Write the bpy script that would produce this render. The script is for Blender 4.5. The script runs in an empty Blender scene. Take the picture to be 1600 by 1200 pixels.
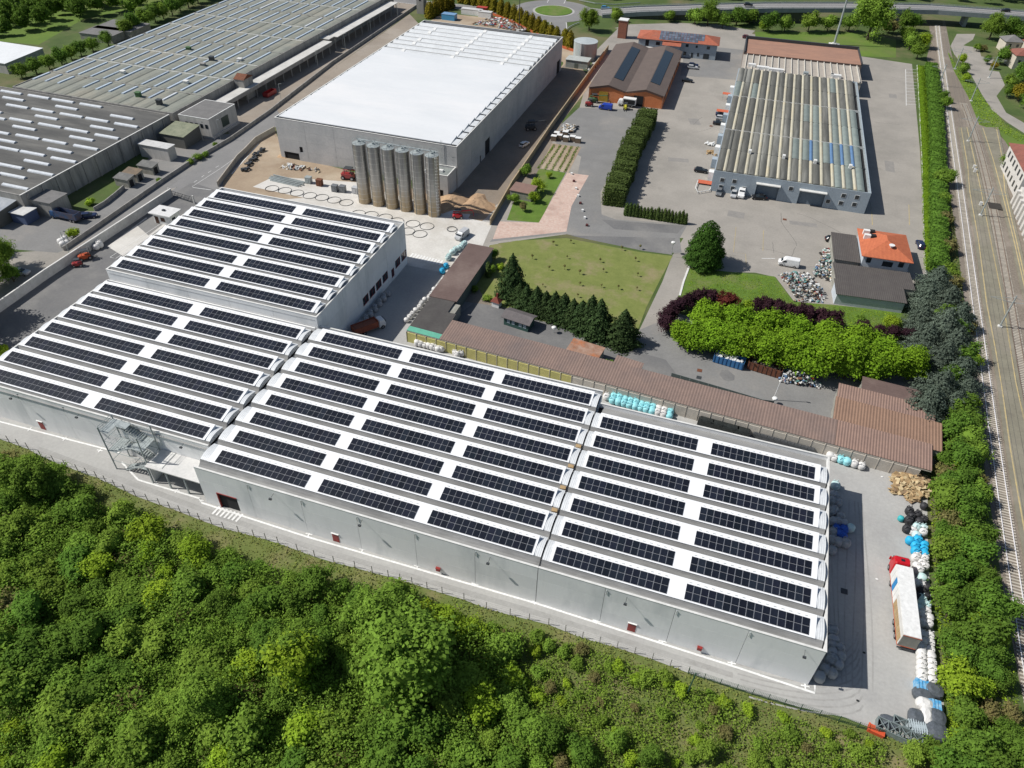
import bpy, math, random
import numpy as np
from mathutils import Matrix, Vector
random.seed(7)
rng = np.random.default_rng(7)
S = bpy.context.scene
COL = S.collection
rad = math.radians

# ------------------------------------------------------------ camera
RC = [[0.9478824, 0.3178812, 0.02169], [0.2236288, -0.6152532, -0.7559455], [-0.2269561, 0.721398, -0.6542751]]
FPX, CAMH = 1159.52, 108.0
cam_data = bpy.data.cameras.new("camera")
cam = bpy.data.objects.new("camera", cam_data)
COL.objects.link(cam)
cam_data.sensor_width = 36.0
cam_data.lens = FPX / 1600 * 36
cam_data.clip_start, cam_data.clip_end = 1.0, 6000
rx, ry, rz = RC
cam.matrix_world = Matrix(((rx[0], -ry[0], -rz[0], 0), (rx[1], -ry[1], -rz[1], 0), (rx[2], -ry[2], -rz[2], CAMH), (0, 0, 0, 1)))
S.camera = cam

# ------------------------------------------------------------ light
SUN_EL = 47.0
SUN_DIR = Vector((-7.66, -2.05, 0)).normalized()          # horizontal direction towards the sun
sd = Vector((SUN_DIR.x * math.cos(rad(SUN_EL)), SUN_DIR.y * math.cos(rad(SUN_EL)), math.sin(rad(SUN_EL))))
sun_data = bpy.data.lights.new("sun", 'SUN')
sun_data.energy = 5.0
sun_data.angle = rad(0.5)
sun_data.color = (1.0, 0.965, 0.91)
sun = bpy.data.objects.new("sun", sun_data)
COL.objects.link(sun)
sun.rotation_euler = sd.to_track_quat('Z', 'Y').to_euler()
W = bpy.data.worlds.new("World")
S.world = W
W.use_nodes = True
wn = W.node_tree.nodes
sky = wn.new('ShaderNodeTexSky')
sky.sky_type = 'NISHITA'
sky.sun_disc = False
sky.sun_elevation = rad(SUN_EL)
sky.sun_rotation = math.atan2(sd.x, sd.y)
bg = wn['Background']
bg.inputs['Strength'].default_value = 0.075
W.node_tree.links.new(sky.outputs[0], bg.inputs[0])
S.view_settings.view_transform = 'Standard'
S.view_settings.look = 'None'
S.view_settings.exposure = 0.0
S.view_settings.gamma = 1.0
S.render.engine = 'CYCLES'

# ------------------------------------------------------------ pixel of the photograph -> point on a level plane
def at(px, py, z=0.0):
    c = (px - 800, py - 600, FPX)
    d = [RC[0][i] * c[0] + RC[1][i] * c[1] + RC[2][i] * c[2] for i in range(3)]
    t = (z - CAMH) / d[2]
    return (d[0] * t, d[1] * t)

# ------------------------------------------------------------ materials
MATS = {}
def mat(name, c1, c2=None, scale=0.5, rough=0.8, metal=0.0, bump=0.0, bscale=8.0, stretch=(1, 1, 1), fac=1.0,
        c3=None, scale3=0.05, wave=None, spec=0.35, wavedark=0.0, contrast=(0.35, 0.65), trans=0.0, isl=0.0, obr=0.0, alpha=1.0, grime=0.13):
    if name in MATS:
        return MATS[name]
    m = bpy.data.materials.new(name)
    m.use_nodes = True
    nt = m.node_tree
    N, L = nt.nodes, nt.links
    b = N['Principled BSDF']
    b.inputs['Roughness'].default_value = rough
    b.inputs['Metallic'].default_value = metal
    b.inputs['Specular IOR Level'].default_value = spec
    tc = N.new('ShaderNodeTexCoord')
    mp = N.new('ShaderNodeMapping')
    mp.inputs['Scale'].default_value = stretch
    L.new(tc.outputs['Object'], mp.inputs[0])
    def rgb(c):
        n = N.new('ShaderNodeRGB'); n.outputs[0].default_value = (*c, 1); return n.outputs[0]
    col = rgb(c1)
    def mixin(col, other, sc, det, lo, hi, amount=1.0, vec=None, seed=0):
        nz = N.new('ShaderNodeTexNoise'); nz.inputs['Scale'].default_value = sc; nz.inputs['Detail'].default_value = det
        nz.inputs['Roughness'].default_value = 0.65
        L.new(vec or mp.outputs[0], nz.inputs['Vector'])
        mr = N.new('ShaderNodeMapRange'); mr.inputs[1].default_value = lo; mr.inputs[2].default_value = hi
        mr.inputs[4].default_value = amount
        L.new(nz.outputs[0], mr.inputs[0])
        mx = N.new('ShaderNodeMix'); mx.data_type = 'RGBA'
        L.new(mr.outputs[0], mx.inputs[0]); L.new(col, mx.inputs[6]); L.new(other, mx.inputs[7])
        return mx.outputs[2]
    if c2 is not None:
        col = mixin(col, rgb(c2), scale, 6, contrast[0], contrast[1], fac)
    if c3 is not None:
        col = mixin(col, rgb(c3), scale3, 4, 0.5, 0.68, 0.85)
    if not isl and grime:
        nz = N.new('ShaderNodeTexNoise'); nz.inputs['Scale'].default_value = 1.7; nz.inputs['Detail'].default_value = 9; nz.inputs['Roughness'].default_value = 0.75
        L.new(mp.outputs[0], nz.inputs['Vector'])
        mr = N.new('ShaderNodeMapRange'); mr.inputs[1].default_value = 0.3; mr.inputs[2].default_value = 0.7; mr.inputs[3].default_value = 1 - grime; mr.inputs[4].default_value = 1 + grime * 0.7
        L.new(nz.outputs[0], mr.inputs[0])
        h2 = N.new('ShaderNodeHueSaturation'); L.new(col, h2.inputs['Color']); L.new(mr.outputs[0], h2.inputs['Value']); col = h2.outputs[0]
    hs = None
    if isl or obr:
        hs = N.new('ShaderNodeHueSaturation')
        L.new(col, hs.inputs['Color'])
        vsum = None
        if isl:
            g = N.new('ShaderNodeNewGeometry')
            mr = N.new('ShaderNodeMapRange'); mr.inputs[3].default_value = 1 - isl; mr.inputs[4].default_value = 1 + isl
            L.new(g.outputs['Random Per Island'], mr.inputs[0]); vsum = mr.outputs[0]
        if obr:
            oi = N.new('ShaderNodeObjectInfo')
            mr2 = N.new('ShaderNodeMapRange'); mr2.inputs[3].default_value = 1 - obr; mr2.inputs[4].default_value = 1 + obr
            L.new(oi.outputs['Random'], mr2.inputs[0])
            mh = N.new('ShaderNodeMapRange'); mh.inputs[3].default_value = 0.5 - obr * 0.05; mh.inputs[4].default_value = 0.5 + obr * 0.05
            ml = N.new('ShaderNodeMath'); ml.operation = 'FRACT'
            m7 = N.new('ShaderNodeMath'); m7.operation = 'MULTIPLY'; m7.inputs[1].default_value = 7.31
            L.new(oi.outputs['Random'], m7.inputs[0]); L.new(m7.outputs[0], ml.inputs[0]); L.new(ml.outputs[0], mh.inputs[0])
            L.new(mh.outputs[0], hs.inputs['Hue'])
            if vsum is not None:
                mm = N.new('ShaderNodeMath'); mm.operation = 'MULTIPLY'
                L.new(vsum, mm.inputs[0]); L.new(mr2.outputs[0], mm.inputs[1]); vsum = mm.outputs[0]
            else:
                vsum = mr2.outputs[0]
        L.new(vsum, hs.inputs['Value'])
        col = hs.outputs[0]
    height = None
    if wave:
        ax, period = wave
        sx = N.new('ShaderNodeSeparateXYZ'); L.new(tc.outputs['Object'], sx.inputs[0])
        mu = N.new('ShaderNodeMath'); mu.operation = 'MULTIPLY'; mu.inputs[1].default_value = 2 * math.pi / period
        L.new(sx.outputs['XYZ'.index(ax)], mu.inputs[0])
        sn = N.new('ShaderNodeMath'); sn.operation = 'SINE'; L.new(mu.outputs[0], sn.inputs[0])
        height = sn.outputs[0]
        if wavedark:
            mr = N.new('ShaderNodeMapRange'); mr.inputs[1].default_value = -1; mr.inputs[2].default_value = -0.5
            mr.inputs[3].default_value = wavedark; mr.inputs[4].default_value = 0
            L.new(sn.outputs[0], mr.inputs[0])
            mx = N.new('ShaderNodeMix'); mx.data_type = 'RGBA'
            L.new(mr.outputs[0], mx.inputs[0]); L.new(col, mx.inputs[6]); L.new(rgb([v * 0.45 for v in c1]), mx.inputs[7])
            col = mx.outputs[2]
    L.new(col, b.inputs['Base Color'])
    if bump or wave:
        bp = N.new('ShaderNodeBump')
        bp.inputs['Strength'].default_value = bump or 0.5
        bp.inputs['Distance'].default_value = 0.05 if not wave else 0.06
        if height is None:
            nz = N.new('ShaderNodeTexNoise'); nz.inputs['Scale'].default_value = bscale; nz.inputs['Detail'].default_value = 5
            L.new(mp.outputs[0], nz.inputs['Vector']); height = nz.outputs[0]
        L.new(height, bp.inputs['Height']); L.new(bp.outputs[0], b.inputs['Normal'])
    if trans:
        tr = N.new('ShaderNodeBsdfTranslucent'); ms = N.new('ShaderNodeMixShader'); ms.inputs[0].default_value = trans
        L.new(col, tr.inputs[0])
        L.new(b.outputs[0], ms.inputs[1]); L.new(tr.outputs[0], ms.inputs[2]); L.new(ms.outputs[0], N['Material Output'].inputs[0])
    if alpha < 1:
        b.inputs['Alpha'].default_value = alpha
    MATS[name] = m
    return m

# ------------------------------------------------------------ mesh builder
class MB:
    def __init__(s):
        s.v, s.f, s.m = [], [], []
        s.mi = 0
    def add(s, vs, fs):
        o = len(s.v)
        s.v += [tuple(v) for v in vs]
        s.f += [tuple(i + o for i in f) for f in fs]
        s.m += [s.mi] * len(fs)
        return s
    def box(s, cx, cy, z0, sx, sy, h, rz=0.0, top=1.0, tx=None):
        c, n = math.cos(rz), math.sin(rz)
        vs = []
        for z, k in ((z0, 1.0), (z0 + h, top)):
            for ax, ay in ((-1, -1), (1, -1), (1, 1), (-1, 1)):
                x, y = ax * sx / 2 * (k if tx is None or z == z0 else tx), ay * sy / 2 * k
                vs.append((cx + x * c - y * n, cy + x * n + y * c, z))
        return s.add(vs, [(3, 2, 1, 0), (4, 5, 6, 7), (0, 1, 5, 4), (1, 2, 6, 5), (2, 3, 7, 6), (3, 0, 4, 7)])
    def b2(s, x0, y0, z0, x1, y1, z1):
        return s.box((x0 + x1) / 2, (y0 + y1) / 2, z0, x1 - x0, y1 - y0, z1 - z0)
    def quad(s, a, b, c, d):
        return s.add([a, b, c, d], [(0, 1, 2, 3)])
    def prism(s, pts, z0, z1, top=True, bottom=True):
        n = len(pts)
        area = sum(pts[i][0] * pts[(i + 1) % n][1] - pts[(i + 1) % n][0] * pts[i][1] for i in range(n))
        if area < 0:
            pts = pts[::-1]
        zz1 = z1 if isinstance(z1, (list, tuple)) else [z1] * n
        vs = [(p[0], p[1], z0) for p in pts] + [(p[0], p[1], z) for p, z in zip(pts, zz1)]
        fs = [(i, (i + 1) % n, n + (i + 1) % n, n + i) for i in range(n)]
        if top: fs.append(tuple(range(n, 2 * n)))
        if bottom: fs.append(tuple(reversed(range(n))))
        return s.add(vs, fs)
    def extr(s, prof, x0, x1, close=True):
        """profile in (y, z) swept along x"""
        n = len(prof)
        vs = [(x0, p[0], p[1]) for p in prof] + [(x1, p[0], p[1]) for p in prof]
        fs = [(i, (i + 1) % n, n + (i + 1) % n, n + i) for i in range(n if close else n - 1)]
        if close: fs += [tuple(reversed(range(n))), tuple(range(n, 2 * n))]
        return s.add(vs, fs)
    def extry(s, prof, y0, y1, close=True):
        """profile in (x, z) swept along y"""
        n = len(prof)
        vs = [(p[0], y0, p[1]) for p in prof] + [(p[0], y1, p[1]) for p in prof]
        fs = [(i, n + i, n + (i + 1) % n, (i + 1) % n) for i in range(n if close else n - 1)]
        if close: fs += [tuple(range(n)), tuple(reversed(range(n, 2 * n)))]
        return s.add(vs, fs)
    def cyl(s, cx, cy, z0, z1, r, n=16, r2=None, cap=True):
        r2 = r if r2 is None else r2
        vs = [(cx + r * math.cos(2 * math.pi * i / n), cy + r * math.sin(2 * math.pi * i / n), z0) for i in range(n)]
        vs += [(cx + r2 * math.cos(2 * math.pi * i / n), cy + r2 * math.sin(2 * math.pi * i / n), z1) for i in range(n)]
        fs = [(i, (i + 1) % n, n + (i + 1) % n, n + i) for i in range(n)]
        if cap: fs += [tuple(reversed(range(n))), tuple(range(n, 2 * n))]
        return s.add(vs, fs)
    def tube(s, p, q, r, n=6, r2=None):
        p, q = Vector(p), Vector(q)
        d = (q - p)
        if d.length < 1e-6: return s
        a = d.normalized().orthogonal().normalized(); b = d.normalized().cross(a)
        r2 = r if r2 is None else r2
        vs = [p + (a * math.cos(2 * math.pi * i / n) + b * math.sin(2 * math.pi * i / n)) * r for i in range(n)]
        vs += [q + (a * math.cos(2 * math.pi * i / n) + b * math.sin(2 * math.pi * i / n)) * r2 for i in range(n)]
        fs = [(i, (i + 1) % n, n + (i + 1) % n, n + i) for i in range(n)] + [tuple(reversed(range(n))), tuple(range(n, 2 * n))]
        return s.add(vs, fs)
    def wheel(s, cx, cy, cz, r, w, n=14):
        """axis along y"""
        vs = []
        for y in (cy - w / 2, cy + w / 2):
            vs += [(cx + r * math.cos(2 * math.pi * i / n), y, cz + r * math.sin(2 * math.pi * i / n)) for i in range(n)]
        fs = [(i, n + i, n + (i + 1) % n, (i + 1) % n) for i in range(n)] + [tuple(range(n)), tuple(reversed(range(n, 2 * n)))]
        return s.add(vs, fs)
    def blob(s, cx, cy, z0, rx_, ry_, h, seed=0, nu=10, nv=6, sq=0.6, lump=0.08):
        """closed lumpy rounded body standing on z0 (sacks, bales, heaps)"""
        r = random.Random(seed)
        vs = []
        for j in range(nv + 1):
            t = j / nv
            zz = t
            k = (1 - abs(2 * t - 1) ** 4) ** 0.5 if 0 < t < 1 else 0.45
            k = max(k, 0.45)
            for i in range(nu):
                a = 2 * math.pi * i / nu
                ca, sa = math.cos(a), math.sin(a)
                e = (abs(ca) ** (1 / sq) + abs(sa) ** (1 / sq)) ** (-sq)
                q = 1 + r.uniform(-lump, lump)
                vs.append((cx + rx_ * ca * e * k * q, cy + ry_ * sa * e * k * q, z0 + h * zz + r.uniform(-lump, lump) * h * 0.5 * (0 if j == 0 else 1)))
        fs = []
        for j in range(nv):
            for i in range(nu):
                fs.append((j * nu + i, j * nu + (i + 1) % nu, (j + 1) * nu + (i + 1) % nu, (j + 1) * nu + i))
        fs += [tuple(reversed(range(nu))), tuple(range(nv * nu, nv * nu + nu))]
        return s.add(vs, fs)
    def mesh(s, name, mats, smooth=False):
        me = bpy.data.meshes.new(name)
        me.from_pydata(s.v, [], s.f)
        if not isinstance(mats, (list, tuple)): mats = [mats]
        for m in mats: me.materials.append(m)
        if len(mats) > 1: me.polygons.foreach_set('material_index', s.m)
        if smooth: me.polygons.foreach_set('use_smooth', [True] * len(s.f))
        me.update()
        return me

def obj(name, me, parent=None, loc=None, rz=0.0):
    o = bpy.data.objects.new(name, me)
    COL.objects.link(o)
    if parent is not None: o.parent = parent
    if loc is not None: o.location = (loc[0], loc[1], loc[2] if len(loc) > 2 else 0)
    if rz: o.rotation_euler = (0, 0, rz)
    return o
def part(name, mb, mats, parent, smooth=False, label=None, stuff=False, loc=None, rz=0.0):
    o = obj(name, mb.mesh(name, mats, smooth) if isinstance(mb, MB) else mb, parent, loc, rz)
    if label: o['label'] = label
    if stuff: o['kind'] = 'stuff'
    return o
def tag(o, label, cat, group=None, kind=None):
    o['label'] = label; o['category'] = cat
    if group: o['group'] = group
    if kind: o['kind'] = kind
    return o
def thing(name, label, cat, loc=(0, 0, 0), rz=0.0, group=None):
    o = bpy.data.objects.new(name, None)
    o.empty_display_size = 0.5
    COL.objects.link(o)
    o.location = (loc[0], loc[1], loc[2] if len(loc) > 2 else 0); o.rotation_euler = (0, 0, rz)
    return tag(o, label, cat, group)
def struct(name, mb, mats, smooth=False, kind='structure'):
    o = obj(name, mb.mesh(name, mats, smooth) if isinstance(mb, MB) else mb)
    o['kind'] = kind
    return o
def dup(root, loc, rz=0.0, label=None, group=None, scale=None):
    r = root.copy(); COL.objects.link(r)
    r.location = (loc[0], loc[1], loc[2] if len(loc) > 2 else 0); r.rotation_euler = (0, 0, rz)
    if scale is not None: r.scale = scale if isinstance(scale, (list, tuple)) else (scale,) * 3
    if label: r['label'] = label
    if group: r['group'] = group
    for ch in root.children:
        c = ch.copy(); COL.objects.link(c); c.parent = r
        for g in ch.children:
            d = g.copy(); COL.objects.link(d); d.parent = c
    return r

def ear(pts):
    """ear clipping of a simple polygon (counter clockwise) -> triangles"""
    idx = list(range(len(pts))); tris = []
    def cr(a, b, c): return (b[0] - a[0]) * (c[1] - a[1]) - (b[1] - a[1]) * (c[0] - a[0])
    guard = 0
    while len(idx) > 3 and guard < 5000:
        guard += 1
        for k in range(len(idx)):
            i, j, l = idx[k - 1], idx[k], idx[(k + 1) % len(idx)]
            a, b, c = pts[i], pts[j], pts[l]
            if cr(a, b, c) <= 1e-12: continue
            if any(cr(a, b, pts[q]) >= 0 and cr(b, c, pts[q]) >= 0 and cr(c, a, pts[q]) >= 0 for q in idx if q not in (i, j, l)): continue
            tris.append((i, j, l)); idx.pop(k); break
        else:
            break
    if len(idx) == 3: tris.append(tuple(idx))
    return tris
def sheet(name, pix, z, m, world=False, kind='structure'):
    pts = pix if world else [at(*p) for p in pix]
    n = len(pts)
    if sum(pts[i][0] * pts[(i + 1) % n][1] - pts[(i + 1) % n][0] * pts[i][1] for i in range(n)) < 0: pts = pts[::-1]
    mb = MB(); mb.add([(p[0], p[1], z) for p in pts], ear(pts))
    return struct(name, mb, m, kind=kind)
def strip_mb(mb, pts, w, z, h=0.0):
    """ribbon of width w along a polyline of world points; h > 0 makes it a raised bar"""
    n = len(pts); L_, R_ = [], []
    for i, p in enumerate(pts):
        a = pts[max(i - 1, 0)]; b = pts[min(i + 1, n - 1)]
        dx, dy = b[0] - a[0], b[1] - a[1]; l = math.hypot(dx, dy) or 1
        nx, ny = -dy / l * w / 2, dx / l * w / 2
        L_.append((p[0] + nx, p[1] + ny)); R_.append((p[0] - nx, p[1] - ny))
    zz = z if isinstance(z, (list, tuple)) else [z] * n
    if h <= 0:
        vs = [(q[0], q[1], zz[i]) for i, q in enumerate(R_)] + [(q[0], q[1], zz[i]) for i, q in enumerate(L_)]
        mb.add(vs, [(i, i + 1, n + i + 1, n + i) for i in range(n - 1)])
    else:
        vs = []
        for i in range(n):
            vs += [(R_[i][0], R_[i][1], zz[i]), (L_[i][0], L_[i][1], zz[i]), (L_[i][0], L_[i][1], zz[i] + h), (R_[i][0], R_[i][1], zz[i] + h)]
        fs = [(0, 1, 2, 3), (4 * n - 1, 4 * n - 2, 4 * n - 3, 4 * n - 4)]
        for i in range(n - 1):
            a, b = 4 * i, 4 * i + 4
            for k in range(4):
                fs.append((a + k, b + k, b + (k + 1) % 4, a + (k + 1) % 4))
        mb.add(vs, fs)
    return mb
def resample(pts, step):
    out = [pts[0]]
    for i in range(len(pts) - 1):
        a, b = pts[i], pts[i + 1]
        l = math.hypot(b[0] - a[0], b[1] - a[1]); k = max(1, int(round(l / step)))
        for j in range(1, k + 1): out.append((a[0] + (b[0] - a[0]) * j / k, a[1] + (b[1] - a[1]) * j / k))
    return out
def smooth_path(pts, it=2):
    for _ in range(it):
        q = [pts[0]]
        for i in range(len(pts) - 1):
            a, b = pts[i], pts[i + 1]
            q += [(a[0] * .75 + b[0] * .25, a[1] * .75 + b[1] * .25), (a[0] * .25 + b[0] * .75, a[1] * .25 + b[1] * .75)]
        pts = q + [pts[-1]]
    return pts
def ray(px, py):
    c = (px - 800, py - 600, FPX)
    return [RC[0][i] * c[0] + RC[1][i] * c[1] + RC[2][i] * c[2] for i in range(3)]
def ony(px, py, y):
    d = ray(px, py); t = y / d[1]; return (d[0] * t, CAMH + d[2] * t)
def onx(px, py, x):
    d = ray(px, py); t = x / d[0]; return (d[1] * t, CAMH + d[2] * t)

# ------------------------------------------------------------ palette
concrete_wall = mat('precast_concrete', (0.77, 0.775, 0.77), (0.81, 0.81, 0.80), 0.25, 0.85, bump=0.05, c3=(0.62, 0.635, 0.635), scale3=0.16, obr=0.04, stretch=(1, 1, 0.35), grime=0.035)
concrete_new = mat('raw_concrete', (0.50, 0.50, 0.495), (0.42, 0.425, 0.43), 0.22, 0.85, bump=0.08, c3=(0.56, 0.55, 0.54), scale3=0.09)
concrete_cap = mat('parapet_flashing', (0.72, 0.71, 0.68), (0.6, 0.6, 0.57), 0.6, 0.6)
beam_mat = mat('weathered_beam_concrete', (0.29, 0.29, 0.285), (0.22, 0.22, 0.215), 0.35, 0.9, bump=0.1, stretch=(0.3, 1, 1), c3=(0.34, 0.34, 0.33), scale3=0.3)
deck_mat = mat('white_roof_sheet', (0.80, 0.81, 0.82), (0.76, 0.77, 0.78), 0.3, 0.5, grime=0.05, bump=0.05, wave=('X', 0.5))
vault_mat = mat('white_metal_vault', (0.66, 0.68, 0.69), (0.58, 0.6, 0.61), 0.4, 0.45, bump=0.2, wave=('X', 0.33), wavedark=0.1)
pv_glass = mat('solar_glass', (0.009, 0.011, 0.018), (0.014, 0.018, 0.028), 1.5, 0.28, spec=0.3, obr=0.3)
pv_frame = mat('module_frame', (0.32, 0.33, 0.35), rough=0.4)
dark_core = mat('dark_interior', (0.02, 0.02, 0.022), rough=0.9)  # near-black colour standing in for the shade inside openings
red_paint = mat('red_door_paint', (0.30, 0.035, 0.03), (0.22, 0.03, 0.025), 1.0, 0.5)
steel = mat('galvanised_steel', (0.42, 0.46, 0.455), (0.30, 0.335, 0.335), 1.5, 0.5, metal=0.2)
dark_steel = mat('dark_steel', (0.05, 0.055, 0.06), rough=0.5)
white_paint = mat('white_paint', (0.78, 0.78, 0.76), (0.66, 0.66, 0.64), 1.2, 0.6)
line_paint = mat('road_line_paint', (0.80, 0.80, 0.78), (0.66, 0.66, 0.64), 1.5, 0.8)
yellow_paint = mat('yellow_line_paint', (0.52, 0.41, 0.19), (0.38, 0.32, 0.2), 0.5, 0.8)
rubber = mat('tyre_rubber', (0.018, 0.018, 0.02), rough=0.85)
glass = mat('dark_window_glass', (0.02, 0.028, 0.035), rough=0.12, spec=0.6)
wood = mat('pale_timber', (0.42, 0.30, 0.16), (0.30, 0.2, 0.1), 1.5, 0.85, isl=0.25)
rust = mat('rusty_metal', (0.20, 0.075, 0.035), (0.11, 0.045, 0.03), 1.5, 0.85)

# ------------------------------------------------------------ ground and its surfaces
g_soil = mat('meadow_soil', (0.085, 0.125, 0.032), (0.055, 0.09, 0.022), 0.08, 0.95, bump=0.4, bscale=1.5, c3=(0.17, 0.14, 0.08), scale3=0.03)
g_field = mat('bright_field_grass', (0.13, 0.20, 0.03), (0.09, 0.155, 0.025), 0.05, 0.95, bump=0.3, bscale=2, c3=(0.16, 0.17, 0.06), scale3=0.02)
g_lawn = mat('mown_lawn', (0.19, 0.215, 0.06), (0.15, 0.18, 0.045), 0.35, 0.95, bump=0.3, bscale=5, c3=(0.26, 0.22, 0.12), scale3=0.14)
g_lawn2 = mat('lush_lawn', (0.11, 0.19, 0.025), (0.085, 0.15, 0.02), 0.3, 0.95, bump=0.4, bscale=5, c3=(0.16, 0.18, 0.06), scale3=0.12)
g_conc = mat('light_concrete_paving', (0.415, 0.41, 0.39), (0.37, 0.365, 0.35), 0.12, 0.9, bump=0.05, c3=(0.34, 0.335, 0.325), scale3=0.07)
g_park = mat('bleached_asphalt', (0.34, 0.315, 0.28), (0.29, 0.27, 0.24), 0.09, 0.92, bump=0.08, c3=(0.25, 0.235, 0.21), scale3=0.05)
g_asph = mat('grey_asphalt', (0.225, 0.222, 0.215), (0.185, 0.183, 0.178), 0.12, 0.9, bump=0.08, c3=(0.28, 0.265, 0.245), scale3=0.06)
g_dark = mat('dark_asphalt', (0.14, 0.14, 0.142), (0.175, 0.172, 0.168), 0.1, 0.9, bump=0.08, c3=(0.22, 0.215, 0.205), scale3=0.07)
g_road = mat('road_asphalt', (0.235, 0.23, 0.225), (0.20, 0.198, 0.195), 0.1, 0.9, bump=0.05)
g_dirt = mat('sandy_construction_earth', (0.37, 0.29, 0.205), (0.29, 0.22, 0.155), 0.12, 0.95, bump=0.6, bscale=1.2, c3=(0.43, 0.36, 0.27), scale3=0.05)
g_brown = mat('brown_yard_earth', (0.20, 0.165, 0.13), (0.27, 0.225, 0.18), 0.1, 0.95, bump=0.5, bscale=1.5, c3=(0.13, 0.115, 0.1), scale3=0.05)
g_screed = mat('fresh_white_concrete', (0.62, 0.60, 0.56), (0.54, 0.52, 0.48), 0.15, 0.9, c3=(0.47, 0.44, 0.39), scale3=0.08)
g_pink = mat('pinkish_crushed_gravel', (0.50, 0.34, 0.28), (0.58, 0.47, 0.40), 1.2, 0.95, bump=0.8, bscale=6, c3=(0.36, 0.24, 0.2), scale3=0.15)
g_ballast = mat('brown_ballast', (0.25, 0.215, 0.175), (0.16, 0.135, 0.11), 2.0, 0.95, bump=0.9, bscale=6, c3=(0.29, 0.25, 0.21), scale3=0.08)
g_plat = mat('worn_platform_asphalt', (0.24, 0.225, 0.17), (0.19, 0.175, 0.135), 0.25, 0.93, bump=0.15, c3=(0.26, 0.235, 0.19), scale3=0.08)

g_dusty = mat('dusty_road', (0.31, 0.265, 0.215), (0.24, 0.205, 0.17), 0.1, 0.95, bump=0.2, c3=(0.36, 0.32, 0.27), scale3=0.05)
g_slope = mat('grassy_slope_soil', (0.14, 0.165, 0.045), (0.11, 0.15, 0.035), 0.2, 0.95, bump=0.5, bscale=2, c3=(0.25, 0.20, 0.11), scale3=0.08)
gp = MB(); n = 40
for j in range(n + 1):
    for i in range(n + 1):
        gp.v.append((-1500 + 3000 * i / n, -400 + 2900 * j / n, 0))
for j in range(n):
    for i in range(n):
        a = j * (n + 1) + i
        gp.f.append((a, a + 1, a + n + 2, a + n + 1)); gp.m.append(0)
struct('ground', gp, g_soil)

sheet('field', [(-500, -60), (-60, 60), (60, 70), (130, 30), (330, -10), (360, -60), (300, -180), (-600, -180)], 0.004, g_field)
FENCE_PX = [(-60, 668), (0, 686), (45, 702), (65, 714), (85, 722), (122, 736), (152, 747), (180, 760), (212, 775), (250, 789), (282, 800), (312, 812), (350, 826), (397, 838), (435, 849), (465, 860), (492, 870), (522, 879), (555, 887), (582, 895), (607, 901), (644, 912), (691, 927), (725, 937), (760, 951), (797, 961), (857, 976), (910, 997), (964, 1012), (1019, 1030), (1075, 1051)]
EDGE_PX = FENCE_PX + [(1150, 1075), (1200, 1091), (1250, 1105), (1320, 1121), (1360, 1137), (1380, 1144), (1432, 1157), (1478, 1154), (1474, 1090), (1464, 1050), (1458, 980), (1452, 900), (1450, 850), (1449, 800), (1450, 752)]
sheet('yard_paving', [at(*p) for p in EDGE_PX] + [(47.0, 119.3), (-56.5, 125.2), (-60, 140), (-60, 170), (-64, 215), (-82, 225), (-82, 113), (-152, 113)], 0.004, g_conc, world=True)
# lane seen from the verge side: the outer edge follows the fence
sheet('left_yard_asphalt', [(-260, 620), (0, 478), (140, 393), (266, 306), (300, 285), (346, 300), (200, 440), (30, 585), (-180, 690)], 0.0075, g_dark)
sheet('road', [(255, 304), (300, 280), (345, 282), (378, 236), (398, 226), (360, 300), (300, 316)], 0.0065, g_road)
sheet('turning_area', [(168, 385), (228, 340), (262, 350), (192, 400)], 0.012, g_screed)
sheet('yard_paving', [(214, 352), (240, 334), (262, 345), (232, 368)], 0.016, g_asph)
sheet('pavement', [(-90, 402), (60, 392), (150, 345), (262, 268), (300, 240), (330, 252), (266, 300), (140, 390), (0, 475), (-160, 560)], 0.012, g_park)
sheet('works_road', [(432, 170), (640, 22), (655, 38), (445, 192)], 0.032, g_dusty)
sheet('road', [(240, 302), (292, 262), (372, 210), (432, 170), (445, 192), (428, 200), (378, 238), (345, 288), (305, 285)], 0.016, g_road)
sheet('left_works_yard', [(60, 330), (150, 330), (265, 215), (380, 208), (250, 303), (150, 368), (90, 395), (0, 388), (-120, 420), (-120, 300), (0, 300)], 0.020, g_asph)
sheet('works_road', [(360, 215), (430, 172), (655, 10), (640, -6), (596, -2), (440, 92), (340, 158)], 0.024, g_dusty)
sheet('slope', [(p[0], p[1] + 1) for p in FENCE_PX] + [(1150, 1077), (1250, 1107), (1320, 1123), (1380, 1146), (1432, 1159), (1480, 1160), (1500, 1300), (400, 1300), (-200, 1300), (-90, 670)], 0.008, g_slope)
sheet('construction_ground', [(386, 240), (398, 222), (430, 205), (445, 240), (720, 315), (880, 100), (880, 62), (925, 130), (760, 340), (735, 360), (720, 375), (690, 375), (640, 345), (345, 300), (350, 282), (372, 258)], 0.028, g_dirt)
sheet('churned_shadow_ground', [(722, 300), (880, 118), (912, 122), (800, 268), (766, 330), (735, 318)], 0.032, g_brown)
sheet('silo_slab', [(-82, 156), (-62, 156), (-66, 186), (-112, 188), (-141, 172), (-141, 158)], 0.031, g_screed, world=True)
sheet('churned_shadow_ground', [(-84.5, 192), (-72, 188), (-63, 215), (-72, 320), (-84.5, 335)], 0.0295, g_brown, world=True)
sheet('silo_slab', [(428, 276), (560, 285), (600, 300), (735, 335), (718, 368), (690, 378), (640, 345), (395, 292)], 0.034, g_screed)
sheet('silo_slab', [(642, 372), (655, 372), (680, 378), (718, 385), (702, 412), (636, 400)], 0.038, g_screed)
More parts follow.
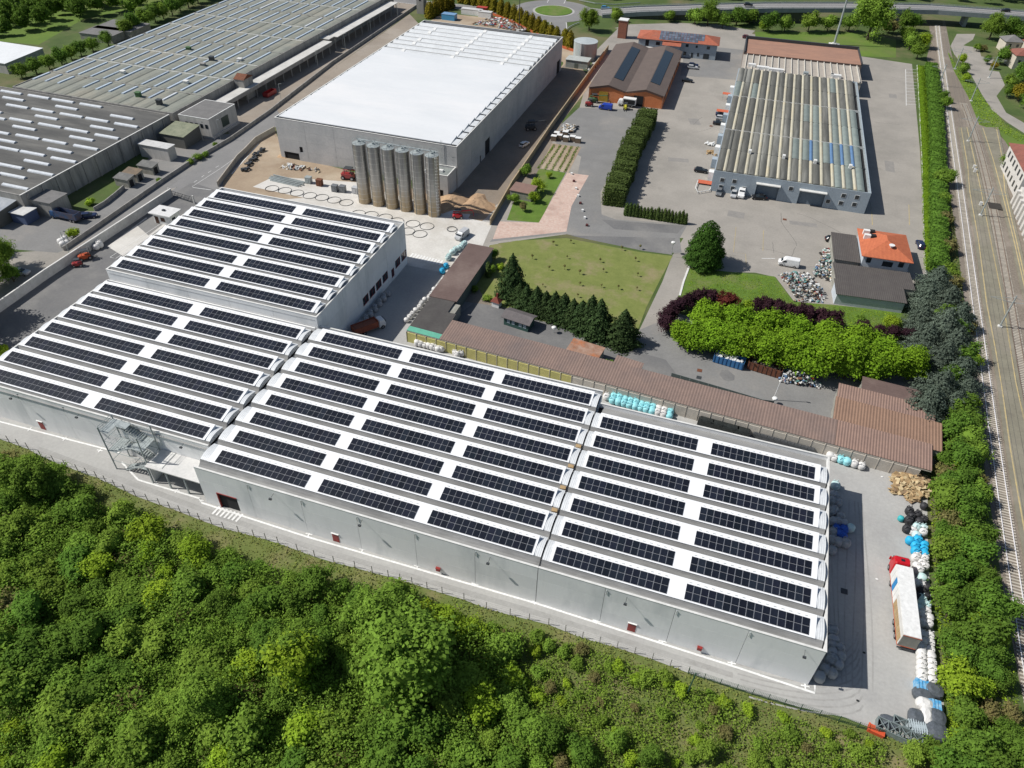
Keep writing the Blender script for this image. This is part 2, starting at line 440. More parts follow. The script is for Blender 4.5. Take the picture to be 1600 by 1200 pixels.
# site compound behind the white hall
sheet('compound_ground', [(660, 42), (690, 20), (800, 32), (880, 70), (905, 80), (925, 105), (870, 95), (870, 50)], 0.030, g_dirt)
# right hand yards
sheet('parking_asphalt', [(905, 170), (930, 80), (965, 45), (1120, 40), (1185, 55), (1345, 88), (1425, 100), (1437, 230), (1447, 400), (1450, 440), (1430, 480), (1300, 482), (1240, 470), (1212, 433), (1180, 426), (1080, 424), (1040, 500), (1000, 560), (985, 545), (1035, 440), (1050, 400), (1068, 372), (885, 366), (765, 382), (735, 420), (700, 470), (690, 455), (770, 345), (800, 300), (870, 210)], 0.006, g_park)
sheet('grey_asphalt_patch', [(1068, 90), (1085, 70), (1180, 80), (1150, 125), (1063, 118)], 0.012, g_asph)
sheet('drive', [(905, 168), (1012, 172), (965, 255), (938, 300), (940, 335), (962, 343), (1075, 350), (1062, 372), (1065, 395), (1050, 395), (880, 365), (765, 378), (775, 368), (885, 360), (893, 320), (908, 245), (870, 225), (860, 210)], 0.012, g_asph)
sheet('drive', [(940, 343), (1070, 353), (1058, 365), (960, 358)], 0.016, g_dark)
sheet('drive', [(890, 368), (1055, 372), (1050, 398), (1005, 392)], 0.016, g_dark)
sheet('works_court', [(690, 506), (720, 470), (760, 476), (850, 499), (985, 545), (1000, 515), (1060, 490), (1440, 590), (1490, 640), (1495, 740), (1300, 672)], 0.014, g_asph)
sheet('works_court', [(705, 500), (745, 470), (850, 502), (985, 547), (1040, 562), (1058, 586), (1040, 600), (830, 548)], 0.018, g_dark)
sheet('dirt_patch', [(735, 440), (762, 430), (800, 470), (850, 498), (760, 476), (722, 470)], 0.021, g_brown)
sheet('asphalt_patch', [(1124, 585), (1128, 578), (1137, 578), (1148, 587), (1147, 594), (1138, 596), (1130, 593)], 0.022, g_dark)
sheet('green_channel', [(1048, 592), (1200, 634), (1190, 645), (1040, 600)], 0.024, mat('dark_moss', (0.035, 0.055, 0.015), (0.025, 0.04, 0.012), 1.0))
sheet('orchard_lawn', [(760, 395), (765, 383), (808, 376), (885, 372), (1000, 394), (1051, 400), (1030, 440), (1010, 480), (998, 512), (985, 535), (840, 500), (760, 470), (740, 440)], 0.022, g_lawn)
sheet('lawn', [(1075, 418), (1210, 432), (1240, 472), (1300, 476), (1410, 488), (1400, 520), (1250, 520), (1070, 470), (1060, 462)], 0.020, g_lawn2)
sheet('vegetable_plot', [(838, 262), (862, 224), (908, 230), (888, 270)], 0.020, g_dirt)
sheet('garden_grass', [(792, 344), (808, 300), (835, 262), (884, 270), (862, 310), (843, 348)], 0.018, g_lawn2)
sheet('gravel_path', [(842, 348), (886, 270), (920, 274), (893, 322), (885, 362), (770, 374), (780, 346)], 0.024, g_pink)
sheet('lawn', [(1180, 50), (1345, 50), (1400, 62), (1400, 90), (1345, 88), (1180, 58)], 0.020, g_field)
# ------------------------------------------------------------ the four solar roofed halls
def module_mesh():
    mb = MB()
    mb.mi = 1; mb.b2(-0.545, 0, 0, 0.545, 2.6, 0.04)
    mb.mi = 0; mb.b2(-0.52, 0.03, 0.02, 0.52, 1.275, 0.052); mb.b2(-0.52, 1.325, 0.02, 0.52, 2.57, 0.052)
    return mb.mesh('solar_module', [pv_glass, pv_frame])
MOD = module_mesh()
def subtract(r, ops):
    rects = [r]
    for (a0, a1, b0, b1) in ops:
        out = []
        for (x0, x1, z0, z1) in rects:
            if a0 >= x1 or a1 <= x0 or b0 >= z1 or b1 <= z0: out.append((x0, x1, z0, z1)); continue
            if a0 > x0: out.append((x0, a0, z0, z1))
            if a1 < x1: out.append((a1, x1, z0, z1))
            m0, m1 = max(a0, x0), min(a1, x1)
            if b0 > z0: out.append((m0, m1, z0, b0))
            if b1 < z1: out.append((m0, m1, b1, z1))
        rects = out
    return rects
def panel_wall(t, axis, fixed, a, b, h, nbay, outward, m, ops=(), courses=3, z0=0.0, th=0.25, name='wall_panel', gap=0.06):
    """precast panels along x (axis 'x', at y=fixed) or y (axis 'y', at x=fixed); outward +1/-1"""
    for i in range(nbay):
        p0, p1 = a + (b - a) * i / nbay, a + (b - a) * (i + 1) / nbay
        for c in range(courses):
            q0, q1 = z0 + (h - z0) * c / courses, z0 + (h - z0) * (c + 1) / courses
            rs = subtract((p0 + gap / 2, p1 - gap / 2, q0 + (0.02 if c else 0), q1 - 0.004), ops)
            if not rs: continue
            for (u0, u1, w0, w1) in rs:
                mb = MB()
                lo, hi = (fixed - th, fixed) if outward > 0 else (fixed, fixed + th)
                if axis == 'x': mb.b2(u0, lo, w0, u1, hi, w1)
                else: mb.b2(lo, u0, w0, hi, u1, w1)
                part(name, mb, m, t)
def cap_ring(t, w, d, h, m, wd=0.35, skip=()):
    for side, (x0, y0, x1, y1) in dict(n=(-0.05, -0.05, w + 0.05, wd - 0.05), f=(-0.05, d - wd + 0.05, w + 0.05, d + 0.05),
                                       l=(-0.05, wd - 0.047, wd - 0.05, d - wd + 0.047), r=(w - wd + 0.05, wd - 0.047, w + 0.05, d - wd + 0.047)).items():
        if side in skip: continue
        mb = MB(); mb.b2(x0, y0, h, x1, y1, h + 0.1); part('parapet_cap', mb, m, t)
def solar_hall(name, label, X0, X1, Y0, Y1, h, yd0, pitch, rows, arrays, xd0, xd1, ops_n=(), ops_r=(), nb=6, nbs=4, limit=300, capskip=(), low=()):
    t = thing(name, label, 'factory hall', (X0, Y0, 0))
    w, d = X1 - X0, Y1 - Y0
    core = MB(); core.b2(0.26 if 'l' not in low else 1.0, 0.26, h - 1.0, w - 0.26 if 'r' not in low else w - 1.0, d - 0.26, h - 0.88)
    part('roof_slab', core, [beam_mat], t)
    k = MB(); k.b2(0.254, 0.254, 0.0, w - 0.254, d - 0.254, h - 1.0); part('dark_core_block', k, [dark_core], t)  # near-black block: shows as panel joints and as painted shade inside openings
    panel_wall(t, 'x', 0.0, 0.0, w, h, nb, -1, concrete_wall, ops_n)
    panel_wall(t, 'x', d, 0.0, w, h, nb, 1, concrete_wall)
    panel_wall(t, 'y', 0.0, 0.26, d - 0.26, h - (1.3 if 'l' in low else 0), nbs, -1, concrete_wall)
    panel_wall(t, 'y', w, 0.26, d - 0.26, h - (1.3 if 'r' in low else 0), nbs, 1, concrete_wall, ops_r)
    cap_ring(t, w, d, h, concrete_cap, skip=tuple(capskip) + tuple(low))
    zn, zf, dd = h + 0.42, h + 1.12, 3.5
    ang = math.atan2(zf - zn, dd + 0.12)
    lx0 = 0.12 if 'l' in low else 0.5; lx1 = 0.12 if 'r' in low else 0.5
    x0, x1 = xd0 - X0, xd1 - X0
    cnt = 0
    rest = MB()
    for r in range(rows):
        y = yd0 + pitch * r - Y0
        # gutter beam with its flared wing facing the near side
        g = MB(); g.extr([(y - 1.12, h - 0.88), (y - 0.55, h - 0.6), (y - 0.22, h - 0.15), (y - 0.02, h + 0.27), (y + 0.12, h + 0.27), (y + 0.12, h - 0.88)], lx0, w - lx1)
        part('gutter_beam', g, beam_mat, t)
        v = MB(); prof = []
        for i in range(9):
            s = i / 8
            prof.append((y + 0.02 + s * 4.15, h + 0.27 + 0.42 * math.sin(math.pi * (s ** 0.9)) - 0.05 * s))
        lowp = [(p[0], p[1] - 0.07) for p in prof[::-1]]
        v.extr(prof + lowp, lx0, w - lx1)
        v.extr([(y + 0.14, h - 0.8)] + lowp[::-1][1:] + [(y + 4.15, h - 0.8)], lx0 + 0.3, w - lx1 - 0.3)
        part('vault_sheet', v, vault_mat, t, smooth=False)
        dk = MB()
        dk.extr([(y - 0.12, zn - 0.06), (y - 0.12, zn), (y + dd, zf), (y + dd, zf - 0.07)], x0, x1)
        dk.extr([(y + 0.05, zn - 0.08), (y + dd - 0.02, zf - 0.08), (y + dd - 0.02, h + 0.2), (y + 0.05, h + 0.2)], x0, x0 + 0.06)
        dk.extr([(y + 0.05, zn - 0.08), (y + dd - 0.02, zf - 0.08), (y + dd - 0.02, h + 0.2), (y + 0.05, h + 0.2)], x1 - 0.06, x1)
        dk.b2(x0 + 0.07, y + dd - 0.08, h + 0.1, x1 - 0.07, y + dd - 0.02, zf - 0.09)
        part('roof_deck', dk, deck_mat, t)
        # row of small fixing clips above and below the modules
        for (ax, an, pt) in arrays:
            for i in range(an):
                lx = ax - X0 + pt * (i + 0.5)
                ly = 0.22
                loc = (lx, y + ly * math.cos(ang) - 0.12, zn + ly * math.sin(ang) + 0.03)
                if cnt < limit:
                    m = part('solar_module', MOD, None, t, loc=loc); m.rotation_euler = (ang, 0, 0)
                else:
                    ca, sa = math.cos(ang), math.sin(ang)
                    for (bx0, by0, bz0, bx1, by1, bz1, mi) in ((-0.545, 0, 0, 0.545, 2.6, 0.04, 1), (-0.52, 0.03, 0.02, 0.52, 1.275, 0.052, 0), (-0.52, 1.325, 0.02, 0.52, 2.57, 0.052, 0)):
                        q = MB(); q.b2(bx0, by0, bz0, bx1, by1, bz1)
                        rest.mi = mi
                        rest.add([(a + loc[0], b_ * ca - c_ * sa + loc[1], b_ * sa + c_ * ca + loc[2]) for a, b_, c_ in q.v], q.f)
                cnt += 1
        cl = MB()
        for ax, an, pt in arrays:
            for i in range(an):
                s = 3.15; cl.box(ax - X0 + pt * (i + 0.5), y - 0.12 + s * math.cos(ang), zn + s * math.sin(ang) + 0.0, 0.42, 0.07, 0.06)
        c_ = part('fixing_clips', cl, steel, t, stuff=True)
    if rest.f: part('solar_modules', rest, [pv_glass, pv_frame], t, stuff=True)
    return t

def wall_ops_y(y, X0, lst):
    """openings on a wall facing the camera at y: pixel of lower left and upper right"""
    out = []
    for (pxa, pya, wd, ht, zb) in lst:
        x, z = ony(pxa, pya, y); out.append((x - X0 - wd / 2, x - X0 + wd / 2, zb, zb + ht))
    return out
YN = 67.9
bgate = wall_ops_y(YN, -80.1, [(360, 792, 4.2, 4.0, 0.0)])
hallB = solar_hall('factory_hall', 'middle grey hall with three columns of solar arrays and a red framed gate',
    -80.1, -16.2, YN, 112.7, 9.6, 69.75, 5.35, 8, [(-77.0, 16, 1.128), (-56.45, 16, 1.128), (-36.05, 16, 1.135)], -78.3, -17.5, ops_n=bgate, nb=6, low='lr')
hallC = solar_hall('factory_hall', 'grey hall with two columns of solar arrays beside the truck yard',
    -16.14, 27.4, YN, 109.1, 9.6, 69.45, 5.37, 7, [(-14.4, 16, 1.14), (6.45, 16, 1.145)], -14.9, 25.7, nb=4, low='l')
hallA = solar_hall('factory_hall', 'set back grey hall with the steel escape stair on its front wall',
    -136.2, -80.9, 73.1, 111.7, 9.6, 73.95, 5.38, 7, [(-134.2, 21, 1.15), (-106.9, 21, 1.16)], -134.9, -82.0, nb=5, capskip=('f',), low='r')
dops = []
for (zx, zy) in ((690, 695), (730, 645), (770, 600), (810, 550), (888, 460), (925, 415)):
    yy, zz = onx(400 + zx / 4, 300 + zy / 4, -80.2); dops.append((yy - 111.8 - 1.5, yy - 111.8 + 1.5, 2.2, 4.6))
yy, zz = onx(400 + 855 / 4, 300 + 495 / 4, -80.2); dops.append((yy - 111.8 - 0.8, yy - 111.8 + 0.8, 0.9, 3.4))
hallD = solar_hall('factory_hall', 'taller grey hall with stepped up solar roof in front of the silos',
    -135.8, -80.2, 111.8, 157.1, 12.4, 112.85, 5.36, 8, [(-133.7, 21, 1.15), (-106.6, 21, 1.16)], -134.9, -81.4, ops_r=dops, nb=5)
# window frames of the tall hall, in dark red
for (a0, a1, z0, z1) in dops:
    f = MB(); yc = (a0 + a1) / 2
    x = 55.6
    for (u0, u1, w0, w1) in ((a0, a1, z0, z0 + 0.14), (a0, a1, z1 - 0.14, z1), (a0, a0 + 0.12, z0 + 0.142, z1 - 0.142), (a1 - 0.12, a1, z0 + 0.142, z1 - 0.142), (yc - 0.05, yc + 0.05, z0 + 0.142, z1 - 0.142)):
        f.b2(x - 0.2, u0 + 0.002, w0 + 0.002, x - 0.06, u1 - 0.002, w1 - 0.002)
    fr = part('window_frame', f, red_paint, hallD)
    p = MB(); p.b2(x - 0.16, a0 + 0.125, z0 + 0.145, x - 0.13, a1 - 0.125, z1 - 0.145)
    part('window_pane', p, glass, fr)

# doors, gates, floodlights and rainwater stubs on the long front wall
def front_door(hall, px, py, wy, X0, wd=1.3, ht=2.25):
    x, z = ony(px, py, wy)
    d = MB(); d.b2(x - X0 - wd / 2, -0.05, 0.05, x - X0 + wd / 2, -0.004, ht)
    o = part('door', d, red_paint, hall, label='red steel door')
    f = MB(); f.b2(x - X0 - wd / 2 - 0.1, -0.22, ht + 0.08, x - X0 + wd / 2 + 0.1, -0.006, ht + 0.13)
    part('door_hood', f, white_paint, hall)
    hd = MB(); hd.b2(x - X0 + wd / 2 - 0.25, -0.12, 1.0, x - X0 + wd / 2 - 0.12, -0.052, 1.06); part('door_handle', hd, dark_steel, o)
front_door(hallA, 72, 677, 73.1, -136.2)
front_door(hallB, 526, 846, YN, -80.1)
front_door(hallC, 986, 986, YN, -16.1)
for hall, px, py, X0 in ((hallB, 686, 898, -80.1), (hallC, 1090, 1022, -16.1)):
    x, z = ony(px, py, YN)
    b = MB(); b.b2(x - X0 - 0.35, -0.4, 0.9, x - X0 + 0.35, -0.004, 1.6); b.b2(x - X0 - 0.4, -0.45, 1.6, x - X0 + 0.4, -0.004, 1.66)
    part('hydrant_cabinet', b, red_paint, hall, label='small red hydrant box')
j = MB(); x0, x1 = bgate[0][0], bgate[0][1]
j.b2(x0 - 0.02, -0.12, 0, x0 + 0.16, 0.2, 4.0); part('gate_jamb', j, red_paint, hallB)
j = MB(); j.b2(x0 + 0.17, -0.1, 3.85, x1 + 0.02, 0.2, 4.02); part('gate_lintel', j, red_paint, hallB)
def floodlight(hall, px, py, wy, X0):
    x, z = ony(px, py, wy); x -= X0
    m = MB(); m.tube((x, 0, 8.7), (x, -1.0, 8.5), 0.035); m.box(x, -1.1, 8.3, 0.5, 0.32, 0.28)
    part('floodlight', m, dark_steel, hall)
for px, py in ((427, 770), (567, 816), (766, 875)): floodlight(hallB, px, py, YN, -80.1)
for px, py in ((979, 938), (1255, 1022)): floodlight(hallC, px, py, YN, -16.1)
for px, py in ((25, 620), (130, 655), (292, 702)): floodlight(hallA, px, py, 73.1, -136.2)
for hall, nb, w, base in ((hallA, 5, 55.3, 0), (hallB, 6, 63.75, 0), (hallC, 4, 43.5, 0)):
    for i in range(1, nb + (0 if hall is hallA else 0)):
        x = w * i / nb + 0.25
        m = MB(); m.box(x, -0.1, 8.95, 0.12, 0.2, 0.12); m.tube((x, -0.1, 8.95), (x, -0.1, 8.0), 0.05)
        part('overflow_spout', m, steel, hall)
# timber packing pieces left in the gap between two roofs
for k_, (px, py) in enumerate(((900, 696), (888, 727), (876, 760), (863, 795))):
    p = at(px, py, 9.3)
    b = MB(); b.box(0, 0, 0, 1.0, 1.5, 0.7, 0.1)
    o = obj('plywood_box', b.mesh('plywood_box', wood), loc=(-17.0, p[1], 9.0))
    tag(o, ['plywood packing box in the roof gap, farthest of four', 'plywood packing box in the roof gap, second from the back', 'plywood packing box in the roof gap, second from the front', 'plywood packing box in the roof gap, nearest of four'][k_], 'box', 'plywood boxes in the roof gap')

# lane markings in front of the halls
def line_px(pts, w=0.16, z=0.045, m=line_paint, name='painted_line'):
    mb = MB(); strip_mb(mb, [at(*p) for p in pts], w, z); return struct(name, mb, m)
line_px([(-60, 645), (0, 659), (170, 703), (186, 708)], 0.36)
line_px([(190, 722), (216, 750), (312, 779)], 0.36)
line_px([(312, 779), (316, 786), (480, 839), (838, 943), (1145, 1041), (1273, 1083), (1273, 1070)], 0.36)
line_px([(312, 779), (318, 783), (312, 785)], 0.15)
zb = MB()
for i in range(7):
    a = at(343 + i * 6.1, 792 + i * 1.9); strip_mb(zb, [a, (a[0] - 0.2, a[1] - 1.9)], 0.42, 0.049)
struct('zebra_crossing', zb, line_paint)
zb = MB()
for i in range(11):
    a = at(640 + i * 4.6, 402.5 + i * 1.15); strip_mb(zb, [a, (a[0], a[1] + 2.4)], 0.55, 0.049)
struct('zebra_crossing', zb, line_paint)
mk = MB()
for px, py in ((45, 672), (100, 687), (155, 705), (242, 756), (275, 768), (482, 836), (566, 860), (652, 886), (742, 914), (836, 942), (932, 972), (1035, 1004), (1143, 1038), (1258, 1074)):
    a = at(px, py); mk.box(a[0], a[1] + 0.2, 0.046, 1.3, 0.22, 0.003, 0.1); mk.box(a[0], a[1] + 0.2, 0.051, 0.25, 1.1, 0.003, 0.1)
struct('painted_marks', mk, line_paint)
line_px([(172, 402), (258, 345)], 0.12); line_px([(172, 402), (181, 404), (262, 349)], 0.12)
line_px([(300, 292), (345, 263), (408, 218)], 0.12); line_px([(301, 293), (330, 297)], 0.2); line_px([(362, 272), (404, 225)], 0.3)
zb = MB()
for i in range(9): a = at(286 + i * 5.5, 270.5 - i * 0.3 + 0); 
for a, b in (((303, 285), (308, 282)), ((315, 277), (319, 274)), ((325, 270), (330, 267)), ((337, 262), (342, 259))): strip_mb(zb, [at(*a), at(*b)], 0.15, 0.045)
struct('dashed_line', zb, line_paint)

# escape stair tower
p0 = at(187, 733); xs0 = p0[0]
stw = thing('escape_stair', 'galvanised steel escape stair tower on the front wall of the set back hall', 'staircase', (-101.4, 69.2, 0))
pl = MB()
SW, SD, HT = 8.6, 3.6, 10.2
for (x, y) in ((0, 0), (SW, 0), (0, SD), (SW, SD), (SW * 0.28, 0), (SW * 0.72, 0)):
    pass
for (x, y) in ((0, 0), (SW, 0), (0, SD), (SW, SD)):
    c = MB(); c.tube((x, y, 0), (x, y, HT + 1.0), 0.13, 6); part('column', c, steel, stw)
for lv in range(4):
    z = 2.55 * (lv + 1)
    side = lv % 2
    la = MB()
    la.b2(0 if side else SW - 1.9, 0, z - 0.08, 1.9 if side else SW, SD, z)
    part('landing', la, steel, stw)
    lr = MB()
    xl = 0.0 if side else SW
    for hh in (0.55, 1.1):
        lr.tube((xl, 0, z + hh), (xl, SD, z + hh), 0.03, 5)
        lr.tube((0 if side else SW - 1.9, 0, z + hh), (1.9 if side else SW, 0, z + hh), 0.03, 5)
    for q in range(4):
        lr.tube((xl, SD * q / 3, z), (xl, SD * q / 3, z + 1.1), 0.025, 4)
    part('landing_rail', lr, steel, stw)
for lv in range(4):
    z0, z1 = 2.55 * lv, 2.55 * (lv + 1)
    side = lv % 2
    xa, xb = (1.9, SW - 1.9) if side == 0 else (SW - 1.9, 1.9)
    y0 = 0.25 if side == 0 else 2.1
    fl = MB()
    for q in range(11):
        s = (q + 0.5) / 11
        fl.box(xa + (xb - xa) * s, y0 + 0.8, z0 + (z1 - z0) * (q + 1) / 12, 0.36, 1.5, 0.07)
    part('stair_treads', fl, steel, stw)
    st = MB()
    for yy in (y0, y0 + 1.6):
        st.tube((xa, yy, z0 + 0.05), (xb, yy, z1 + 0.05), 0.07, 5)
        st.tube((xa, yy, z0 + 1.1), (xb, yy, z1 + 1.1), 0.03, 5)
        for q in range(7):
            s = q / 6; st.tube((xa + (xb - xa) * s, yy, z0 + (z1 - z0) * s), (xa + (xb - xa) * s, yy, z0 + (z1 - z0) * s + 1.05), 0.022, 4)
    part('stringer', st, steel, stw)
tr = MB()
for z in (2.5, 5.1, 7.65, 10.2):
    tr.tube((0, 0, z), (SW, 0, z), 0.06, 5); tr.tube((0, SD, z), (SW, SD, z), 0.06, 5); tr.tube((0, 0, z), (0, SD, z), 0.06, 5); tr.tube((SW, 0, z), (SW, SD, z), 0.06, 5)
for hh in (0.5, 1.0): tr.tube((0, 0, HT + hh), (SW, 0, HT + hh), 0.035, 5); tr.tube((SW, 0, HT + hh), (SW, SD, HT + hh), 0.035, 5); tr.tube((0, 0, HT + hh), (0, SD, HT + hh), 0.035, 5)
part('frame_beams', tr, steel, stw)
gt = MB(); gt.b2(1.95, 2.0, HT - 0.05, 4.2, SD - 0.1, HT + 0.03); part('top_platform', gt, steel, stw)

# loading canopy between stair and long hall
cn = thing('loading_canopy', 'flat white canopy on posts tucked in the corner beside the stair tower', 'canopy', (-92.6, 68.3, 0))
r = MB(); r.b2(0, 0, 4.5, 12.3, 4.75, 4.75); part('canopy_roof', r, mat('canopy_white', (0.62, 0.61, 0.59), (0.54, 0.54, 0.52), 0.3, 0.8), cn)
r = MB(); r.b2(0.0, 0.6, 4.75, 3.4, 4.7, 4.85); part('roof_upstand', r, concrete_cap, cn)
for x in (0.15, 4.2, 8.2, 12.0):
    r = MB(); r.box(x, 0.3, 0, 0.25, 0.25, 4.5); part('post', r, steel, cn)
r = MB(); r.b2(0.05, 0.6, 0, 0.25, 4.7, 4.48); part('side_wall', r, concrete_wall, cn)
p = MB()
for i in range(6): p.box(1.2 + i * 0.55, 0.3 + 1.9, 4.86, 0.3, 0.3, 0.25)
# ------------------------------------------------------------ large white hall under construction
def simple_walls(t, w, d, h, m, nb, nbs, courses=4, ops_n=(), ops_r=(), capm=None, inner=dark_core, wd=0.35, roof=True):
    panel_wall(t, 'x', 0.0, 0.0, w, h, nb, -1, m, ops_n, courses)
    panel_wall(t, 'x', d, 0.0, w, h, nb, 1, m, (), courses)
    panel_wall(t, 'y', 0.0, 0.26, d - 0.26, h, nbs, -1, m, (), courses)
    panel_wall(t, 'y', w, 0.26, d - 0.26, h, nbs, 1, m, ops_r, courses)
    k = MB(); k.b2(0.254, 0.254, 0.0, w - 0.254, d - 0.254, h - 0.7); part('dark_core_block', k, [inner], t)  # solid dark block, its colour supplies the shade behind the openings
    if capm: cap_ring(t, w, d, h, capm, wd=wd)
WX0, WX1, WY0, WY1, WH = -148.0, -84.0, 203.5, 325.0, 13.6
def opn(y, X0, z4):   # lower left and upper right pixels
    (ax, ay), (bx, by) = z4
    x0, z0 = ony(ax, ay, y); x1, z1 = ony(bx, by, y); return (x0 - X0, x1 - X0, max(0.0, z0), z1)
wops = [opn(WY0, WX0, ((448, 258), (467, 240))), opn(WY0, WX0, ((469, 238), (472.5, 230))), opn(WY0, WX0, ((473, 260), (477, 252.5))), opn(WY0, WX0, ((534.5, 271), (538.5, 263)))]
wr = []
for (ax, ay, bx, by) in ((758, 245, 765, 226), (750, 261, 752, 254), (869, 121, 873, 109)):
    y0, z0 = onx(ax, ay, WX1); y1, z1 = onx(bx, by, WX1); wr.append((y0 - WY0, y0 - WY0 + (1.2 if ax == 750 else 5.0), 0.0, 2.4 if ax == 750 else 5.5))
wh = thing('warehouse', 'huge new white roofed hall with raw concrete walls behind the silos', 'warehouse', (WX0, WY0, 0))
simple_walls(wh, WX1 - WX0, WY1 - WY0, WH, concrete_new, 6, 10, 4, wops, wr, concrete_cap)
for r in range(22):
    y = 1.6 + 5.3 * r + (0.6 if r >= 14 else 0)
    if y > WY1 - WY0 - 5: break
    g = MB()
    if r < 14:
        g.extr([(y, WH - 0.25), (y, WH + 0.05), (y + 5.28, WH + 0.75), (y + 5.28, WH - 0.25)], 1.6, WX1 - WX0 - 2.6)
        part('roof_deck', g, mat('new_white_membrane', (0.66, 0.675, 0.685), (0.61, 0.63, 0.645), 0.12, 0.6, c3=(0.70, 0.70, 0.70), scale3=0.05, stretch=(0.3, 1, 1), grime=0.03), wh)
        e = MB(); e.extr([(y + 0.2, WH - 0.3), (y + 0.2, WH - 0.05), (y + 4.6, WH + 0.1), (y + 4.6, WH - 0.3)], 0.5, 1.58); e.extr([(y + 0.2, WH - 0.3), (y + 0.2, WH - 0.05), (y + 4.0, WH + 0.15), (y + 4.0, WH - 0.3)], WX1 - WX0 - 2.58, WX1 - WX0 - 0.5)
        part('vault_end', e, vault_mat, wh)
    else:
        prof = [(y + 4.0 * i / 8, WH - 0.1 + 0.75 * math.sin(math.pi * i / 8)) for i in range(9)]
        g.extr([(y, WH - 0.6)] + prof + [(y + 4.0, WH - 0.6)], 1.0, WX1 - WX0 - 1.0)
        part('vault_sheet', g, vault_mat, wh)
        b = MB(); b.extr([(y - 1.25, WH - 0.65), (y - 1.25, WH - 0.35), (y - 0.9, WH - 0.5), (y - 0.2, WH - 0.1), (y - 0.05, WH - 0.1), (y - 0.05, WH - 0.65)], 0.6, WX1 - WX0 - 0.6)
        part('gutter_beam', b, beam_mat, wh)
        for xk in ((9.5, 30.5, 51) if r % 3 else (30.5, 51)):
            s = MB(); pr = [(y + 0.3 + 3.4 * i / 6, WH + 0.12 + 0.66 * math.sin(math.pi * (0.08 + 0.84 * i / 6))) for i in range(7)]
            s.extr(pr + [(p[0], p[1] - 0.3) for p in pr[::-1]], xk, xk + 1.4)
            part('rooflight', s, white_paint, wh)
# small annex at the corner next to the silos
ax = thing('annex', 'low grey concrete annex at the near right corner of the white hall', 'annex', (-92.5, 196.3, 0))
simple_walls(ax, 8.2, 7.0, 7.2, concrete_new, 2, 1, 2, [(5.2, 6.6, 0.05, 2.3)], (), concrete_cap)
r = MB(); r.b2(0.256, 0.256, 6.5, 7.94, 6.74, 6.6); part('roof', r, mat('grey_membrane', (0.25, 0.27, 0.26), (0.2, 0.22, 0.21), 0.5, 0.9), ax)
r = MB(); r.box(4.6, 3.6, 6.6, 1.3, 1.0, 0.6); part('roof_unit', r, white_paint, ax)
lad = thing('roof_ladder', 'caged steel ladder fixed to the white hall above the annex', 'ladder', (-89.2, 203.2, 6.6))
for x in (0, 0.5):
    m = MB(); m.tube((x, 0, 0), (x, 0, 8.6), 0.04); part('rail', m, steel, lad)
m = MB()
for i in range(26): m.tube((0, 0, 0.3 + i * 0.31), (0.5, 0, 0.3 + i * 0.31), 0.02, 4)
for i in range(6):
    m.tube((-0.15, -0.7, 2.6 + i), (0.65, -0.7, 2.6 + i), 0.025, 4); m.tube((-0.15, 0, 2.6 + i), (-0.15, -0.7, 2.6 + i), 0.025, 4); m.tube((0.65, 0, 2.6 + i), (0.65, -0.7, 2.6 + i), 0.025, 4)
part('rungs', m, steel, lad)

# ------------------------------------------------------------ six steel silos
silo_mat = bpy.data.materials.new('brushed_silo_steel'); silo_mat.use_nodes = True
nt = silo_mat.node_tree; N, L = nt.nodes, nt.links; b = N['Principled BSDF']
b.inputs['Metallic'].default_value = 0.85; b.inputs['Roughness'].default_value = 0.33
tc = N.new('ShaderNodeTexCoord'); sx = N.new('ShaderNodeSeparateXYZ'); L.new(tc.outputs['Object'], sx.inputs[0])
nz = N.new('ShaderNodeTexNoise'); mp = N.new('ShaderNodeMapping'); mp.inputs['Scale'].default_value = (1.2, 1.2, 0.12); L.new(tc.outputs['Object'], mp.inputs[0]); L.new(mp.outputs[0], nz.inputs[0]); nz.inputs['Scale'].default_value = 1.5; nz.inputs['Detail'].default_value = 4
ma = N.new('ShaderNodeMath'); ma.operation = 'MULTIPLY_ADD'; ma.inputs[1].default_value = 7.0; ma.inputs[2].default_value = -3.0
L.new(nz.outputs[0], ma.inputs[0]); ad = N.new('ShaderNodeMath'); ad.operation = 'ADD'; L.new(sx.outputs[2], ad.inputs[0]); L.new(ma.outputs[0], ad.inputs[1])
rp = N.new('ShaderNodeMapRange'); rp.inputs[1].default_value = 2.5; rp.inputs[2].default_value = 8.0; L.new(ad.outputs[0], rp.inputs[0])
mx = N.new('ShaderNodeMix'); mx.data_type = 'RGBA'; mx.inputs[6].default_value = (0.44, 0.36, 0.25, 1); mx.inputs[7].default_value = (0.36, 0.355, 0.345, 1)
L.new(rp.outputs[0], mx.inputs[0]); L.new(mx.outputs[2], b.inputs['Base Color'])
rr = N.new('ShaderNodeMapRange'); rr.inputs[3].default_value = 0.6; rr.inputs[4].default_value = 0.3; L.new(rp.outputs[0], rr.inputs[0]); L.new(rr.outputs[0], b.inputs['Roughness'])
names6 = ['first silo from the left', 'second silo from the left', 'third silo from the left', 'fourth silo from the left', 'fifth silo from the left', 'rightmost silo, with the caged ladder']
